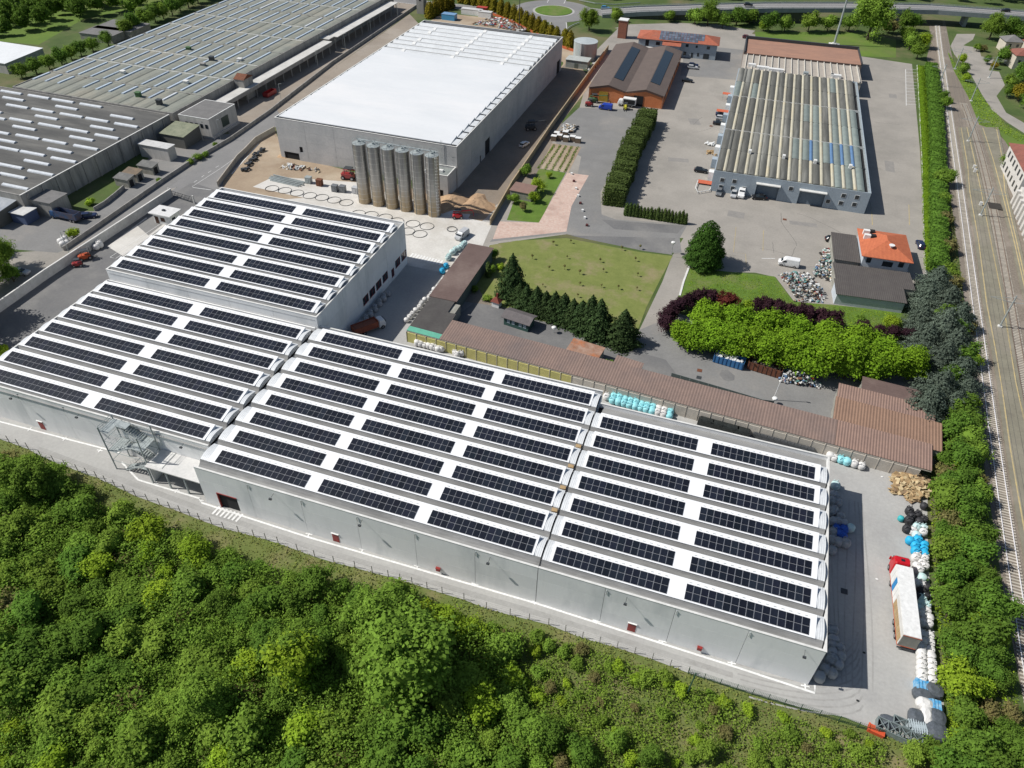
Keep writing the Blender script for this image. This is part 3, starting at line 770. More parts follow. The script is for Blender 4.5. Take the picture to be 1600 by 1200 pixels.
def make_silo(lbl):
    t = thing('silo', 'tall brushed steel silo, ' + lbl, 'silo', (0, 0, 0), 0, 'steel silos in a row')
    m = MB()
    for k in range(11):
        z0 = 0.0 + k * 1.7; m.cyl(0, 0, z0, z0 + 1.7, 1.96 - 0.004 * (k % 2), 28, cap=False)
    part('shell', m, silo_mat, t, smooth=False)
    m = MB()
    for k in range(1, 11): m.cyl(0, 0, k * 1.7 - 0.03, k * 1.7 + 0.03, 1.985, 28, cap=True)
    part('hoop_rings', m, mat('weld_ring', (0.62, 0.62, 0.6), rough=0.4, metal=0.6), t)
    m = MB(); m.cyl(0, 0, 18.7, 19.15, 1.96, 28, r2=0.35); m.cyl(0, 0, 19.15, 19.5, 0.35, 12); m.box(0.9, 0.6, 18.95, 0.5, 0.5, 0.5); part('roof_cone', m, steel, t)
    m = MB()
    for hh in (0.55, 1.1):
        for i in range(16):
            a, c = 2 * math.pi * i / 16, 2 * math.pi * (i + 1) / 16
            m.tube((1.95 * math.cos(a), 1.95 * math.sin(a), 18.7 + hh), (1.95 * math.cos(c), 1.95 * math.sin(c), 18.7 + hh), 0.028, 4)
    for i in range(8):
        a = 2 * math.pi * i / 8; m.tube((1.95 * math.cos(a), 1.95 * math.sin(a), 18.7), (1.95 * math.cos(a), 1.95 * math.sin(a), 19.8), 0.028, 4)
    part('guard_rail', m, steel, t)
    m = MB(); m.tube((-1.5, -1.35, 0), (-1.5, -1.35, 19.0), 0.06, 6); pts = [(-1.5, -1.35, 19.0)]
    for i in range(1, 8): pts.append((-1.5 + 1.5 * (i / 7), -1.35 + 1.35 * i / 7, 19.0 + 1.3 * math.sin(math.pi * i / 7 * 0.85)))
    for p, q in zip(pts[:-1], pts[1:]): m.tube(p, q, 0.06, 6)
    part('fill_pipe', m, steel, t)
    return t
s0 = make_silo(names6[0]); s0.location = (-107.1, 185.0, 0)
for i in range(1, 6): sl = dup(s0, (-107.1 + 4.6 * i, 185.0 , 0), 0.15 * i, 'tall brushed steel silo, ' + names6[i])
m = MB()
for i in range(60): m.tube((-0.25, -2.12, 0.5 + i * 0.31), (0.25, -2.12, 0.5 + i * 0.31), 0.025, 4)
m.tube((-0.25, -2.12, 0), (-0.25, -2.12, 19.8), 0.04, 4); m.tube((0.25, -2.12, 0), (0.25, -2.12, 19.8), 0.04, 4)
for i in range(18):
    z = 2.5 + i * 0.95
    for p, q in (((-0.35, -2.1), (-0.35, -2.75)), ((-0.35, -2.75), (0.35, -2.75)), ((0.35, -2.75), (0.35, -2.1))): m.tube((*p, z), (*q, z), 0.03, 4)
lo = part('caged_ladder', m, white_paint, sl); lo.rotation_euler = (0, 0, -0.75 + 0.9)
br = thing('silo_walkway', 'steel walkway joining the tops of the silos to the white hall', 'walkway', (-109, 187.2, 18.6))
m = MB(); m.b2(0, 0, 0, 25.5, 0.8, 0.06); part('grating', m, steel, br)
m = MB()
for hh in (0.6, 1.1):
    for y in (0, 0.8): m.tube((0, y, hh), (25.5, y, hh), 0.03, 4)
for i in range(14):
    for y in (0, 0.8): m.tube((i * 1.96, y, 0), (i * 1.96, y, 1.1), 0.03, 4)
part('handrail', m, steel, br)

# ------------------------------------------------------------ old works on the left
roof_dark = mat('old_dark_bitumen_roof', (0.085, 0.085, 0.082), (0.13, 0.128, 0.12), 0.25, 0.95, bump=0.1, stretch=(0.25, 1.2, 1), c3=(0.19, 0.185, 0.17), scale3=0.09, contrast=(0.4, 0.7))
roof_green = mat('lichen_grey_roof', (0.255, 0.265, 0.225), (0.205, 0.215, 0.19), 0.25, 0.95, bump=0.08, c3=(0.29, 0.275, 0.225), scale3=0.06)
old_wall = mat('stained_old_concrete', (0.38, 0.365, 0.34), (0.22, 0.215, 0.205), 0.5, 0.95, bump=0.1, stretch=(1, 1, 0.15), c3=(0.36, 0.345, 0.31), scale3=0.2)
sky_white = mat('rooflight_white', (0.62, 0.65, 0.68), (0.5, 0.53, 0.56), 0.8, 0.5)
sky_blue = mat('rooflight_blue', (0.46, 0.53, 0.60), (0.38, 0.45, 0.52), 0.6, 0.4, obr=0.15)
old = thing('old_warehouse', 'old warehouse with blackened roof and staggered white rooflights at the left edge', 'warehouse', (-340, 141.5, 0))
ow, od, oh = 146.5, 65.5, 6.9
panel_wall(old, 'x', 0, 0, ow, oh, 14, -1, old_wall, (), 1, th=0.3)
panel_wall(old, 'y', ow, 0.31, od - 0.31, oh, 12, 1, old_wall, (), 1, th=0.3)
panel_wall(old, 'x', od, 0, ow, oh, 14, 1, old_wall, (), 1, th=0.3)
for i in range(12):
    m = MB(); m.b2(ow, 2 + i * 5.4, 0, ow + 0.3, 2.5 + i * 5.4, oh - 0.4); part('buttress', m, old_wall, old)
m = MB(); m.b2(0.31, 0.31, oh - 1.2, ow - 0.31, od - 0.31, oh - 0.25); part('roof', m, roof_dark, old)
m = MB(); m.b2(ow - 0.32, -0.05, oh, ow + 0.08, od, oh + 0.08); part('parapet_cap', m, concrete_cap, old)
m = MB(); m.b2(0, -0.05, oh, ow - 0.33, 0.3, oh + 0.08); part('parapet_cap', m, old_wall, old)
sk = [(10,565),(180,592),(330,617),(503,646),(22,605),(352,660),(45,651),(203,677),(695,718),(720,768),(540,735),(380,707),(570,785),(225,720),(245,770),(410,800),(598,838),(440,850),(65,738),(85,785),(105,840),(272,870),(465,905),(302,925),(-80,810),(-45,862),(-25,912),(133,942),(325,982),(157,998),(-10,1020),(5,1080),(180,1062),(20,1148),(-140,600),(-120,680),(-100,720),(-160,905),(-170,960),(-160,1060)]
for (zx, zy) in sk:
    p = at(zx / 4, zy / 4, oh)
    if p[0] < -338: continue
    lx, ly = p[0] + 340, p[1] - 141.5
    m = MB(); m.extr([(ly - 0.75, oh - 0.26), (ly - 0.65, oh + 0.12), (ly + 0.15, oh + 0.3), (ly + 0.75, oh - 0.26)], lx, min(lx + 9.3, ow - 0.5))
    part('rooflight', m, sky_white, old)
m = MB(); m.cyl(ow - 28, 17, oh - 0.3, oh + 1.4, 0.5, 10); part('roof_vent', m, old_wall, old)
# big hall with lichen grey roof
bg_ = thing('factory_hall', 'vast old factory hall with lichen grey roof and rows of bluish rooflight strips', 'factory hall', (-263, 207.6, 0))
BW, BD, BH = 70.5, 178.0, 7.3
panel_wall(bg_, 'y', BW, 0.0, BD, BH, 26, 1, old_wall, (), 1, th=0.3)
panel_wall(bg_, 'x', 0, 0, BW - 0.31, BH, 8, -1, old_wall, (), 1, th=0.3)
panel_wall(bg_, 'y', 0, 0.31, BD, BH, 26, -1, old_wall, (), 1, th=0.3)
panel_wall(bg_, 'x', BD, 0.31, BW - 0.31, BH, 8, 1, old_wall, (), 1, th=0.3)
for j in range(10):
    y0, y1 = 0.31 + j * 17.75 if j else 0.31, (j + 1) * 17.75
    m = MB()
    nx = 12
    for i in range(nx):
        xa, xb = 0.35 + (BW - 0.7) * i / nx, 0.35 + (BW - 0.7) * (i + 1) / nx
        m.extry([(xa, BH - 0.35), (xa + 0.8, BH - 0.05), ((xa + xb) / 2 + 0.8, BH + 0.12), (xb - 0.5, BH - 0.1), (xb, BH - 0.35)], y0, y1 - 0.06)
    part('roof_bay', m, roof_green, bg_)
    m = MB(); m.b2(0.4, y1 - 0.2, BH + 0.05, BW - 0.4, y1 + 0.1, BH + 0.2); part('roof_seam', m, concrete_cap if j % 3 else old_wall, bg_)
    for i in range(nx):
        xa = 0.35 + (BW - 0.7) * i / nx
        L0 = y0 + (1.0 if j else 8.3)
        if random.random() < 0.06: continue
        s = MB(); s.extry([(xa + 0.5, BH - 0.1), (xa + 0.6, BH + 0.28), (xa + 1.6, BH + 0.36), (xa + 1.75, BH - 0.1)], L0, y1 - 1.1)
        part('rooflight', s, sky_blue if random.random() < 0.93 else sky_white, bg_)
gr = mat('green_vent_paint', (0.07, 0.14, 0.06), rough=0.7)
for (zx, zy, mm, hgt) in ((868, 605, gr, 1.6), (1000, 655, dark_steel, 1.8), (1325, 378, dark_steel, 1.5), (1180, 310, gr, 1.0), (770, 458, concrete_cap, 0.9), (1165, 520, concrete_cap, 0.9), (1270, 410, old_wall, 0.9), (1500, 380, concrete_cap, 0.9)):
    p = at(zx / 4, zy / 4, BH); m = MB(); m.box(p[0] + 263, p[1] - 207.6, BH, 1.7, 1.5, hgt, 0.1); m.box(p[0] + 263, p[1] - 207.6, BH + hgt, 2.0, 1.8, 0.15, 0.1); part('roof_vent', m, mm, bg_)
p = at(1415 / 4, 560 / 4, 6)
m = MB(); m.b2(BW + 0.3, 36, 0, BW + 4.5, 42, 7.8); part('stair_block', m, old_wall, bg_)
m = MB(); m.add([(BW + 0.2, 35.8, 7.85), (BW + 4.8, 35.8, 7.85), (BW + 4.8, 42.2, 7.85), (BW + 0.2, 42.2, 7.85), (BW + 0.2, 39, 9.2), (BW + 4.8, 39, 9.2)], [(0, 1, 5, 4), (3, 4, 5, 2), (1, 2, 5), (0, 4, 3), (0, 3, 2, 1)]); part('stair_block_roof', m, rust, bg_, label='rusty gabled roof of the stair block')
# long white loading canopy beside it
lc = thing('loading_canopy', 'long flat white canopy running along the old factory hall', 'canopy', (-190.8, 228.3, 0))
m = MB(); m.b2(0, 0, 4.6, 4.8, 80, 4.85); part('canopy_roof', m, mat('canopy_pale', (0.60, 0.59, 0.56), (0.48, 0.47, 0.44), 0.2, 0.85), lc)
m = MB(); m.b2(-0.9, 86, 4.9, 4.3, 150, 5.15); part('canopy_roof', m, MATS['canopy_pale'], lc)
m = MB(); m.b2(-1.6, 80.6, 5.1, 3.0, 85.5, 5.4); part('canopy_roof', m, MATS['canopy_pale'], lc)
for i in range(24):
    m = MB(); m.box(4.4 if i < 13 else 3.9, 1 + i * 6.4, 0, 0.3, 0.3, 4.58); part('post', m, old_wall, lc)
m = MB(); m.b2(4.55, 0.1, 3.3, 4.78, 79.9, 4.58); part('fascia', m, old_wall, lc)
# office block
ob = thing('office_block', 'small pale two storey block with flat grey roof between the old halls', 'building', (-190.5, 207.8, 0))
W2, D2, H2 = 12.4, 15.5, 7.0
m = MB(); m.b2(0, 0, 0, W2, D2, H2); part('wall', m, mat('pale_render', (0.52, 0.50, 0.47), (0.40, 0.39, 0.37), 0.5, 0.9, stretch=(1, 1, 0.2)), ob)
m = MB(); m.b2(0.3, 0.3, H2, W2 - 0.3, D2 - 0.3, H2 + 0.1); part('roof', m, mat('grey_felt', (0.19, 0.185, 0.18), (0.15, 0.148, 0.145), 0.4, 0.9), ob)
cap_ring(ob, W2, D2, H2, white_paint, 0.3)
for i in range(5):
    m = MB(); m.b2(2.4 + i * 2.0, -0.06, 3.6, 3.5 + i * 2.0, -0.004, 5.0); part('window', m, glass, ob)
m = MB(); m.b2(W2 + 0.004, 6.5, 1.8, W2 + 0.06, 10.5, 5.2); part('window', m, mat('green_glass', (0.05, 0.07, 0.06), rough=0.3), ob)
m = MB(); m.b2(W2 + 0.004, 0, 0, W2 + 0.5, D2, 0.9); part('plinth', m, MATS['pale_render'], ob)
def flat_shed(lbl, x, y, w, d, h, wm, rm, name='shed', slope=0.0, rz=0.0, cat='shed', over=0.25, group=None):
    t = thing(name, lbl, cat, (x, y, 0), rz, group)
    m = MB(); m.extr([(0, 0), (0, h), (d, h + slope), (d, 0)], 0, w); part('wall', m, wm, t)
    m = MB(); m.extr([(-over, h + 0.004 - slope * over / d), (-over, h + 0.12 - slope * over / d), (d + over, h + slope + 0.12 + slope * over / d), (d + over, h + slope + 0.004 + slope * over / d)], -over, w + over); part('roof', m, rm, t)
    return t
flat_shed('small white roofed store between the old warehouse wall and the road', -191.5, 187.3, 11.5, 3.6, 4.4, MATS['pale_render'], mat('pale_sheet', (0.58, 0.58, 0.57), (0.48, 0.48, 0.47), 0.4), cat='shed')
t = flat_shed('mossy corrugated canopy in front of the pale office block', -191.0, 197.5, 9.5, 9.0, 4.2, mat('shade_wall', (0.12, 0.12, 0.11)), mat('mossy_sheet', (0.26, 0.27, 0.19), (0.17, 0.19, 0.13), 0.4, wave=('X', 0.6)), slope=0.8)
for k_, (zx, zy, s_) in enumerate(((880, 1060, 1.0), (790, 1105, 0.9), (735, 1140, 0.9))):
    p = at(zx / 4 - 2, zy / 4 + 5, 0); 
    t = flat_shed(['small hut nearest the white roofed store', 'small hut with brown stained roof, middle of three', 'small hut nearest the blue tipper truck'][k_], p[0], p[1], 5.6 * s_, 3.0, 2.6, mat('hut_wall', (0.36, 0.35, 0.31), (0.24, 0.235, 0.2), 0.6), [mat('hut_roof_grey', (0.13, 0.13, 0.125), (0.19, 0.19, 0.18), 0.6), mat('hut_roof_brown', (0.2, 0.15, 0.1), (0.12, 0.1, 0.08), 0.6), MATS['hut_roof_grey']][k_], rz=0.0, slope=0.4, group='huts by the old warehouse')
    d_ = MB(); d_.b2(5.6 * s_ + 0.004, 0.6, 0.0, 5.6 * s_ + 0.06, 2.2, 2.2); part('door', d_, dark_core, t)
# translucent porch and silo stump at the far left
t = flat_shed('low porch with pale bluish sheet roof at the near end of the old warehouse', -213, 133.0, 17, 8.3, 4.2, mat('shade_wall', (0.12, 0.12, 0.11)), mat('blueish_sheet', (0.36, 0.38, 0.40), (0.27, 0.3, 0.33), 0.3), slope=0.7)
t = flat_shed('tall narrow concrete store against the old warehouse corner', -193.0, 143.5, 7.0, 6.5, 4.8, old_wall, MATS['grey_felt'], slope=0.0)
t = flat_shed('concrete gate box with white edge beside the blue tipper', -195.3, 137.5, 5.0, 4.6, 3.2, mat('blue_grey_wall', (0.08, 0.11, 0.2)), MATS['pale_sheet'], slope=0.0)
# white long shed far left
t = flat_shed('long shed with gleaming white roof behind the tree row, top left', -372, 233, 78, 20, 4.2, MATS['pale_render'], mat('gleaming_white_roof', (0.70, 0.72, 0.73), (0.64, 0.66, 0.67), 0.2), rz=rad(0), slope=0.5)
for k_, (px, py, w_, d_) in enumerate(((124, 52, 17, 12), (146, 44, 20, 14))):
    p = at(px, py, 3)
    flat_shed(['low grey flat roofed farm shed, the nearer of two', 'low grey flat roofed farm shed, the farther of two'][k_], p[0], p[1], w_, d_, 3.2, MATS['hut_wall'], MATS['grey_felt'], rz=0.05, group='farm sheds')
# gatehouse
gh = thing('gatehouse', 'tiny white gatehouse with overhanging flat roof beside the left yard gate', 'gatehouse', (-158.3, 150.9, 0))
m = MB(); m.b2(0.6, 0.6, 0, 6.4, 4.6, 3.1); part('wall', m, white_paint, gh)
m = MB(); m.b2(-0.4, 0, 3.104, 7.0, 5.2, 3.4); part('roof', m, mat('gatehouse_roof', (0.66, 0.66, 0.65), (0.58, 0.58, 0.57), 0.6), gh)
m = MB(); m.b2(2.7, 2.2, 3.404, 3.5, 2.9, 3.8); part('roof_unit', m, dark_steel, gh)
for xa, xb, za, zb_ in ((1.0, 2.2, 0.1, 2.3), (3.0, 4.4, 1.0, 2.2)):
    m = MB(); m.b2(xa, 0.53, za, xb, 0.596, zb_); part('door' if za < 0.5 else 'window', m, mat('brown_frame', (0.09, 0.05, 0.035)), gh)
m = MB(); m.b2(6.404, 1.3, 1.0, 6.47, 2.6, 2.2); part('window', m, glass, gh)

# ------------------------------------------------------------ orange twin gabled workshop
orange = mat('orange_render', (0.55, 0.19, 0.075), (0.48, 0.16, 0.065), 0.5, 0.9, c3=(0.60, 0.24, 0.11), scale3=0.2)
brown_roof = mat('brown_sheet_roof', (0.135, 0.105, 0.09), (0.115, 0.09, 0.078), 0.3, 0.7, wave=('Y', 0.9), bump=0.25)
ow_ = thing('workshop', 'orange workshop with twin brown gabled roofs and dark glazed slopes', 'workshop', (-64.2, 295.0, 0), rad(1.8))
Wd, Dp, e1, r1 = 29.6, 58.5, 5.0, 6.8
for k in range(2):
    x0, x1 = k * Wd / 2, (k + 1) * Wd / 2; xm = (x0 + x1) / 2 + 0.3
    ops = []
    m = MB(); m.extry([(x0 + 0.004, 0), (x1 - 0.004, 0), (x1 - 0.004, e1 - 0.1), (xm, r1 - 0.1), (x0 + 0.004, e1 - 0.1)], 0, Dp); part('wall', m, orange, ow_)
    for (a, az, b_, bz) in ((x0 - (0.3 if k == 0 else 0), e1, xm, r1), (xm, r1, x1 + (0.3 if k == 1 else 0), e1)):
        m = MB(); m.extry([(a, az - 0.06), (b_, bz - 0.06), (b_, bz + 0.06), (a, az + 0.06)], -0.5, Dp + 0.3); part('roof_slope', m, brown_roof, ow_)
    s0_, s1_ = xm + 0.35, x1 - 3.0
    f = lambda x: r1 + (e1 - r1) * (x - xm) / (x1 - xm)
    m = MB(); m.extry([(s0_, f(s0_) + 0.07), (s1_, f(s1_) + 0.07), (s1_, f(s1_) + 0.25), (s0_, f(s0_) + 0.25)], 9, Dp - 7); part('roof_glazing', m, glass, ow_)
    m = MB(); m.extry([(x0 + 0.3, e1 - 0.7), (xm, r1 - 0.9), (x1 - 0.3, e1 - 0.7), (x1 - 0.3, e1 - 0.12), (xm, r1 - 0.12), (x0 + 0.3, e1 - 0.12)], -0.12, -0.004); part('gable_fascia', m, mat('brown_fascia', (0.2, 0.12, 0.09)), ow_)
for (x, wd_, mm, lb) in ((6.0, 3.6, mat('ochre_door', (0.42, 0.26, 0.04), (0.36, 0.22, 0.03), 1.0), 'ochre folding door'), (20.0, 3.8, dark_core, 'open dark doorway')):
    m = MB()
    m.b2(x - wd_ / 2, -0.14, 0, x + wd_ / 2, -0.01, 3.9); part('door', m, mm, ow_, label=lb)
for i in range(7):
    m = MB(); m.b2(Wd + 0.0, 4 + i * 7.5, 2.2, Wd + 0.07, 7 + i * 7.5, 3.8); part('window', m, glass, ow_)
m = MB()
for x in (0.2, Wd / 2, Wd - 0.2): m.tube((x, -0.2, 0), (x, -0.2, e1 - 0.3), 0.09)
part('downpipe', m, mat('brown_fascia', (0, 0, 0)), ow_)
# ------------------------------------------------------------ blue grey house with red roof and panels
blue = mat('blue_grey_render', (0.33, 0.385, 0.43), (0.29, 0.34, 0.385), 0.4, 0.9)
tile = mat('terracotta_tiles', (0.42, 0.13, 0.075), (0.33, 0.10, 0.06), 0.8, 0.85, wave=('X', 0.35), bump=0.4, c3=(0.30, 0.13, 0.09), scale3=0.3)
def hip_roof(mb, x0, y0, x1, y1, z, rise, over=0.5, ridge='x'):
    x0 -= over; y0 -= over; x1 += over; y1 += over
    if ridge == 'x':
        h_ = (y1 - y0) / 2; a, b_ = (x0 + h_, (y0 + y1) / 2, z + rise), (x1 - h_, (y0 + y1) / 2, z + rise)
    else:
        h_ = (x1 - x0) / 2; a, b_ = ((x0 + x1) / 2, y0 + h_, z + rise), ((x0 + x1) / 2, y1 - h_, z + rise)
    v = [(x0, y0, z), (x1, y0, z), (x1, y1, z), (x0, y1, z), a, b_, (x0, y0, z - 0.15), (x1, y0, z - 0.15), (x1, y1, z - 0.15), (x0, y1, z - 0.15)]
    fs = [(0, 1, 5, 4), (1, 2, 5), (2, 3, 4, 5), (3, 0, 4)] if ridge == 'x' else [(0, 1, 4), (1, 2, 5, 4), (2, 3, 5), (3, 0, 4, 5)]
    return mb.add(v, fs + [(0, 6, 7, 1), (1, 7, 8, 2), (2, 8, 9, 3), (3, 9, 6, 0), (9, 8, 7, 6)])
bh = thing('house', 'blue grey two storey house with red tiled roof covered in solar panels', 'house', (-57.6, 362.0, 0), rad(4.5))
m = MB(); m.b2(0, 0, 0, 35.5, 12, 6.6); part('wall', m, blue, bh)
m = MB(); m.b2(11.5, -2.2, 0, 19, -0.004, 5.2); part('bay_wall', m, blue, bh)
m = MB(); hip_roof(m, 0, 0, 35.5, 12, 6.6, 2.3, 0.8); part('roof', m, tile, bh)
m = MB(); m.add([(11, -2.7, 5.15), (19.5, -2.7, 5.15), (19.5, 0.1, 6.5), (11, 0.1, 6.5)], [(0, 1, 2, 3)]); part('bay_roof', m, tile, bh)
for r in range(4):
    for c in range(15):
        if r == 0 and c > 12: continue
        x = 9.2 + c * 1.35 + (3.0 if False else 0); y = -0.3 + r * 1.55
        z = 6.6 + 2.3 * (y + 0.8) / 6.8 + 0.1
        m = MB(); dz = 2.3 * 1.45 / 6.8; m.add([(x, y, z), (x + 1.22, y, z), (x + 1.22, y + 1.4, z + dz), (x, y + 1.4, z + dz), (x, y, z - 0.06), (x + 1.22, y, z - 0.06), (x + 1.22, y + 1.4, z + dz - 0.06), (x, y + 1.4, z + dz - 0.06)], [(0, 1, 2, 3), (0, 4, 5, 1), (1, 5, 6, 2), (2, 6, 7, 3), (3, 7, 4, 0)])
        part('solar_module', m, mat('old_blue_module', (0.09, 0.11, 0.15), (0.14, 0.16, 0.2), 2.0, 0.35, obr=0.3), bh)
for (x, z, w_, h_) in ((3.2, 3.4, 1.6, 2.6), (8.0, 4.2, 1.8, 1.4), (4.0, 0.5, 1.0, 2.0), (6.5, 0.6, 0.9, 1.6), (21.5, 4.6, 1.3, 1.2), (26, 4.6, 0.9, 1.0), (31, 4.4, 1.4, 1.3), (21, 1.0, 1.3, 1.5), (24.5, 0.2, 0.9, 2.1), (27.2, 1.0, 0.9, 1.5), (30, 0.2, 2.6, 2.2)):
    m = MB(); m.b2(x, -0.05, z, x + w_, -0.004, z + h_); part('window', m, glass, bh)
m = MB(); m.b2(0.5, -1.4, 3.0, 9, -0.06, 3.2); part('balcony', m, white_paint, bh)
# brick tower by the tank
tw = thing('brick_tower', 'small square brick tower with pale cap behind the orange workshop', 'tower', (at(969, 60)[0] - 1.5, at(969, 60)[1], 0))
m = MB(); m.b2(0, 0, 0, 4.0, 4.0, 8.0); part('wall', m, mat('red_brick', (0.3, 0.12, 0.075), (0.24, 0.1, 0.065), 1.0), tw)
m = MB(); m.b2(-0.25, -0.25, 8.004, 4.25, 4.25, 8.3); part('cap', m, white_paint, tw)
# round tank with low pump house
tk = thing('storage_tank', 'round pale blue grey tank with stained side beside the orange workshop', 'tank', (-78.3, 344.5, 0))
tm = mat('tank_paint', (0.42, 0.47, 0.47), (0.34, 0.38, 0.38), 0.4, 0.6, stretch=(1, 1, 0.2), c3=(0.40, 0.28, 0.24), scale3=0.12)
m = MB(); m.cyl(0, 0, 0, 7.6, 5.3, 36, cap=False); part('shell', m, tm, tk, smooth=True)
m = MB(); m.cyl(0, 0, 7.6, 8.1, 5.4, 36, r2=0.2); part('roof', m, mat('tank_roof', (0.42, 0.46, 0.47), (0.36, 0.4, 0.41), 0.4), tk)
m = MB(); m.b2(-1.2, -5.6, 0, -0.6, -5.3, 7.8); part('ladder', m, white_paint, tk)
pump = flat_shed('low pale concrete pump house in front of the round tank', -83.2, 329.5, 9.8, 6.0, 3.3, mat('pale_green_concrete', (0.36, 0.38, 0.35), (0.28, 0.3, 0.27), 0.4), mat('pale_concrete_roof', (0.44, 0.46, 0.44), (0.36, 0.38, 0.36), 0.4))
m = MB(); m.b2(4, -0.06, 0, 5.6, -0.004, 2.2); part('door', m, mat('dull_green_door', (0.12, 0.14, 0.12)), pump)

# ------------------------------------------------------------ corrugated vaulted hall
hl = thing('corrugated_hall', 'blue grey walled hall with grey and cream corrugated vaults in the car park', 'warehouse', (-7.7, 231.3, 0), rad(1.3))
HW, HD, HH = 47.0, 104.0, 6.9
hops = []
for (zx, zy, wd_, z0_, z1_) in ((537, 1040, 6.8, 0.0, 4.9), (857, 1090, 7.6, 0.0, 4.9)):
    x, z = ony(1080 + zx / 4.617, 80 + zy / 4.617, 231.6); hops.append((x + 7.7 - wd_ / 2, x + 7.7 + wd_ / 2, z0_, z1_))
panel_wall(hl, 'x', 0, 0, HW, HH, 8, -1, blue, hops, 1, th=0.3, gap=0.02)
panel_wall(hl, 'y', 0, 0.31, HD, HH, 10, -1, blue, (), 1, th=0.3)
panel_wall(hl, 'y', HW, 0.31, HD, HH, 10, 1, blue, (), 1, th=0.3)
panel_wall(hl, 'x', HD, 0.31, HW - 0.31, HH, 8, 1, blue, (), 1, th=0.3)
m = MB(); m.b2(0.32, 1.6, 0, HW - 0.32, HD - 0.32, HH - 0.5); part('dark_core_block', m, dark_core, hl)
for (a, b_, c, d_) in hops:
    m = MB(); m.b2(a + 0.01, 0.7, 0, b_ - 0.01, 1.55, d_ - 0.3); part('gate_leaf', m, mat('blue_grey_gate', (0.15, 0.19, 0.23), (0.13, 0.165, 0.2), 0.5), hl)
    m = MB(); m.b2(a - 0.3, -1.3, d_, b_ + 0.3, -0.01, d_ + 0.25); part('gate_canopy', m, concrete_cap, hl)
v_g = mat('weathered_fibre_cement', (0.135, 0.135, 0.12), (0.085, 0.085, 0.076), 0.5, 0.9, stretch=(1.5, 0.12, 1), bump=0.1, c3=(0.26, 0.26, 0.235), scale3=0.12, obr=0.13)
v_b = mat('pale_translucent_vault', (0.21, 0.245, 0.225), (0.165, 0.2, 0.19), 0.4, 0.7, obr=0.12)
v_c = mat('cream_rooflight', (0.48, 0.45, 0.35), (0.40, 0.37, 0.285), 0.6, 0.7, stretch=(1, 0.3, 1), c3=(0.5, 0.44, 0.3), scale3=0.3, obr=0.06)
v_bl = mat('blue_rooflight', (0.12, 0.22, 0.38), (0.1, 0.18, 0.32), 0.5, 0.5)
NR, NS = 14, 6
pw = (HW - 1.2) / NR
blue_set = {(8, 1), (10, 1), (11, 1), (12, 1)}
for j in range(NS):
    ya, yb = 0.2 + (HD - 0.4) * j / NS, 0.2 + (HD - 0.4) * (j + 1) / NS - 0.12
    for i in range(NR):
        xa = 0.3 + pw * i
        prof = [(xa + (pw - 1.0) * q / 6, HH + 0.05 + 0.38 * math.sin(math.pi * q / 6)) for q in range(7)]
        m = MB(); m.extry(prof + [(xa + pw - 1.0, HH - 0.3), (xa, HH - 0.3)], ya, yb)
        pale = (j in (1, 2, 3) and i >= 8 and random.random() < 0.6) or random.random() < 0.1 or (j < 3 and i > 10)
        part('vault_shell', m, v_b if pale else v_g, hl)
        xb_ = xa + pw - 1.0
        if i == NR - 1: continue
        prof = [(xb_ + 0.02 + 0.98 * q / 4, HH + 0.25 + 0.22 * math.sin(math.pi * q / 4)) for q in range(5)]
        m = MB(); m.extry(prof + [(xb_ + 1.0, HH - 0.3), (xb_ + 0.02, HH - 0.3)], ya, yb)
        part('rooflight', m, v_bl if (i, j) in blue_set else (v_g if (i == 0 and j in (1, 5)) else v_c), hl)
    m = MB()
    if j: m.b2(0.3, ya - 0.14, HH - 0.3, HW - 0.9, ya - 0.05, HH + (0.5 if j in (2, 4) else 0.3)); part('ridge_seam', m, concrete_cap if j in (2, 4) else dark_steel, hl)
m = MB(); m.b2(HW - 0.9, 0.3, HH - 0.3, HW - 0.32, HD - 0.3, HH - 0.1); part('roof_gutter', m, steel, hl)
for (i_, y_) in ((2.9, 16.4), (6.2, 16.2), (9.2, 15.8), (12.5, 15.8)):
    m = MB(); m.box(0.3 + pw * i_, y_, HH + 0.3, 0.9, 1.2, 1.2); part('roof_vent', m, white_paint, hl)
for (zx, zy) in ((225, 925), (312, 937), (215, 975), (300, 985), (380, 990), (720, 993), (987, 1087), (1100, 1047), (1197, 1060), (1080, 1100), (1177, 1112)):
    x, z = ony(1080 + zx / 4.617, 80 + zy / 4.617, 231.6)
    fr = MB(); fr.b2(x + 7.0, -0.06, z - 0.7, x + 8.4, -0.004, z + 0.65); f_ = part('window_frame', fr, white_paint, hl)
    m = MB(); m.b2(x + 7.12, -0.1, z - 0.6, x + 8.28, -0.064, z + 0.55); part('window_pane', m, glass, f_)
for i in range(9):
    m = MB(); m.box(-0.9, 8 + i * 10.5, 0.1, 1.6, 2.4, 3.0); part('side_unit', m, blue if i % 2 else white_paint, hl)
# external duct unit
du = thing('dust_extractor', 'white dust extraction unit with tall duct in front of the corrugated hall', 'machine', (at(1232, 306)[0], at(1232, 306)[1] , 0), rad(-6))
m = MB(); m.b2(-0.8, 0, 0, 0.9, 1.4, 6.0); part('duct', m, white_paint, du)
m = MB(); m.b2(-5.5, -0.8, 0.3, 5.5, 0.9, 2.0); part('filter_housing', m, mat('extractor_grey', (0.5, 0.52, 0.5), (0.4, 0.42, 0.4), 0.8), du)
m = MB(); m.cyl(-4.8, 0, 2.0, 2.5, 1.2, 14); m.b2(3.0, -0.9, 2.004, 5.0, 1.0, 2.7); part('fan_casing', m, white_paint, du)
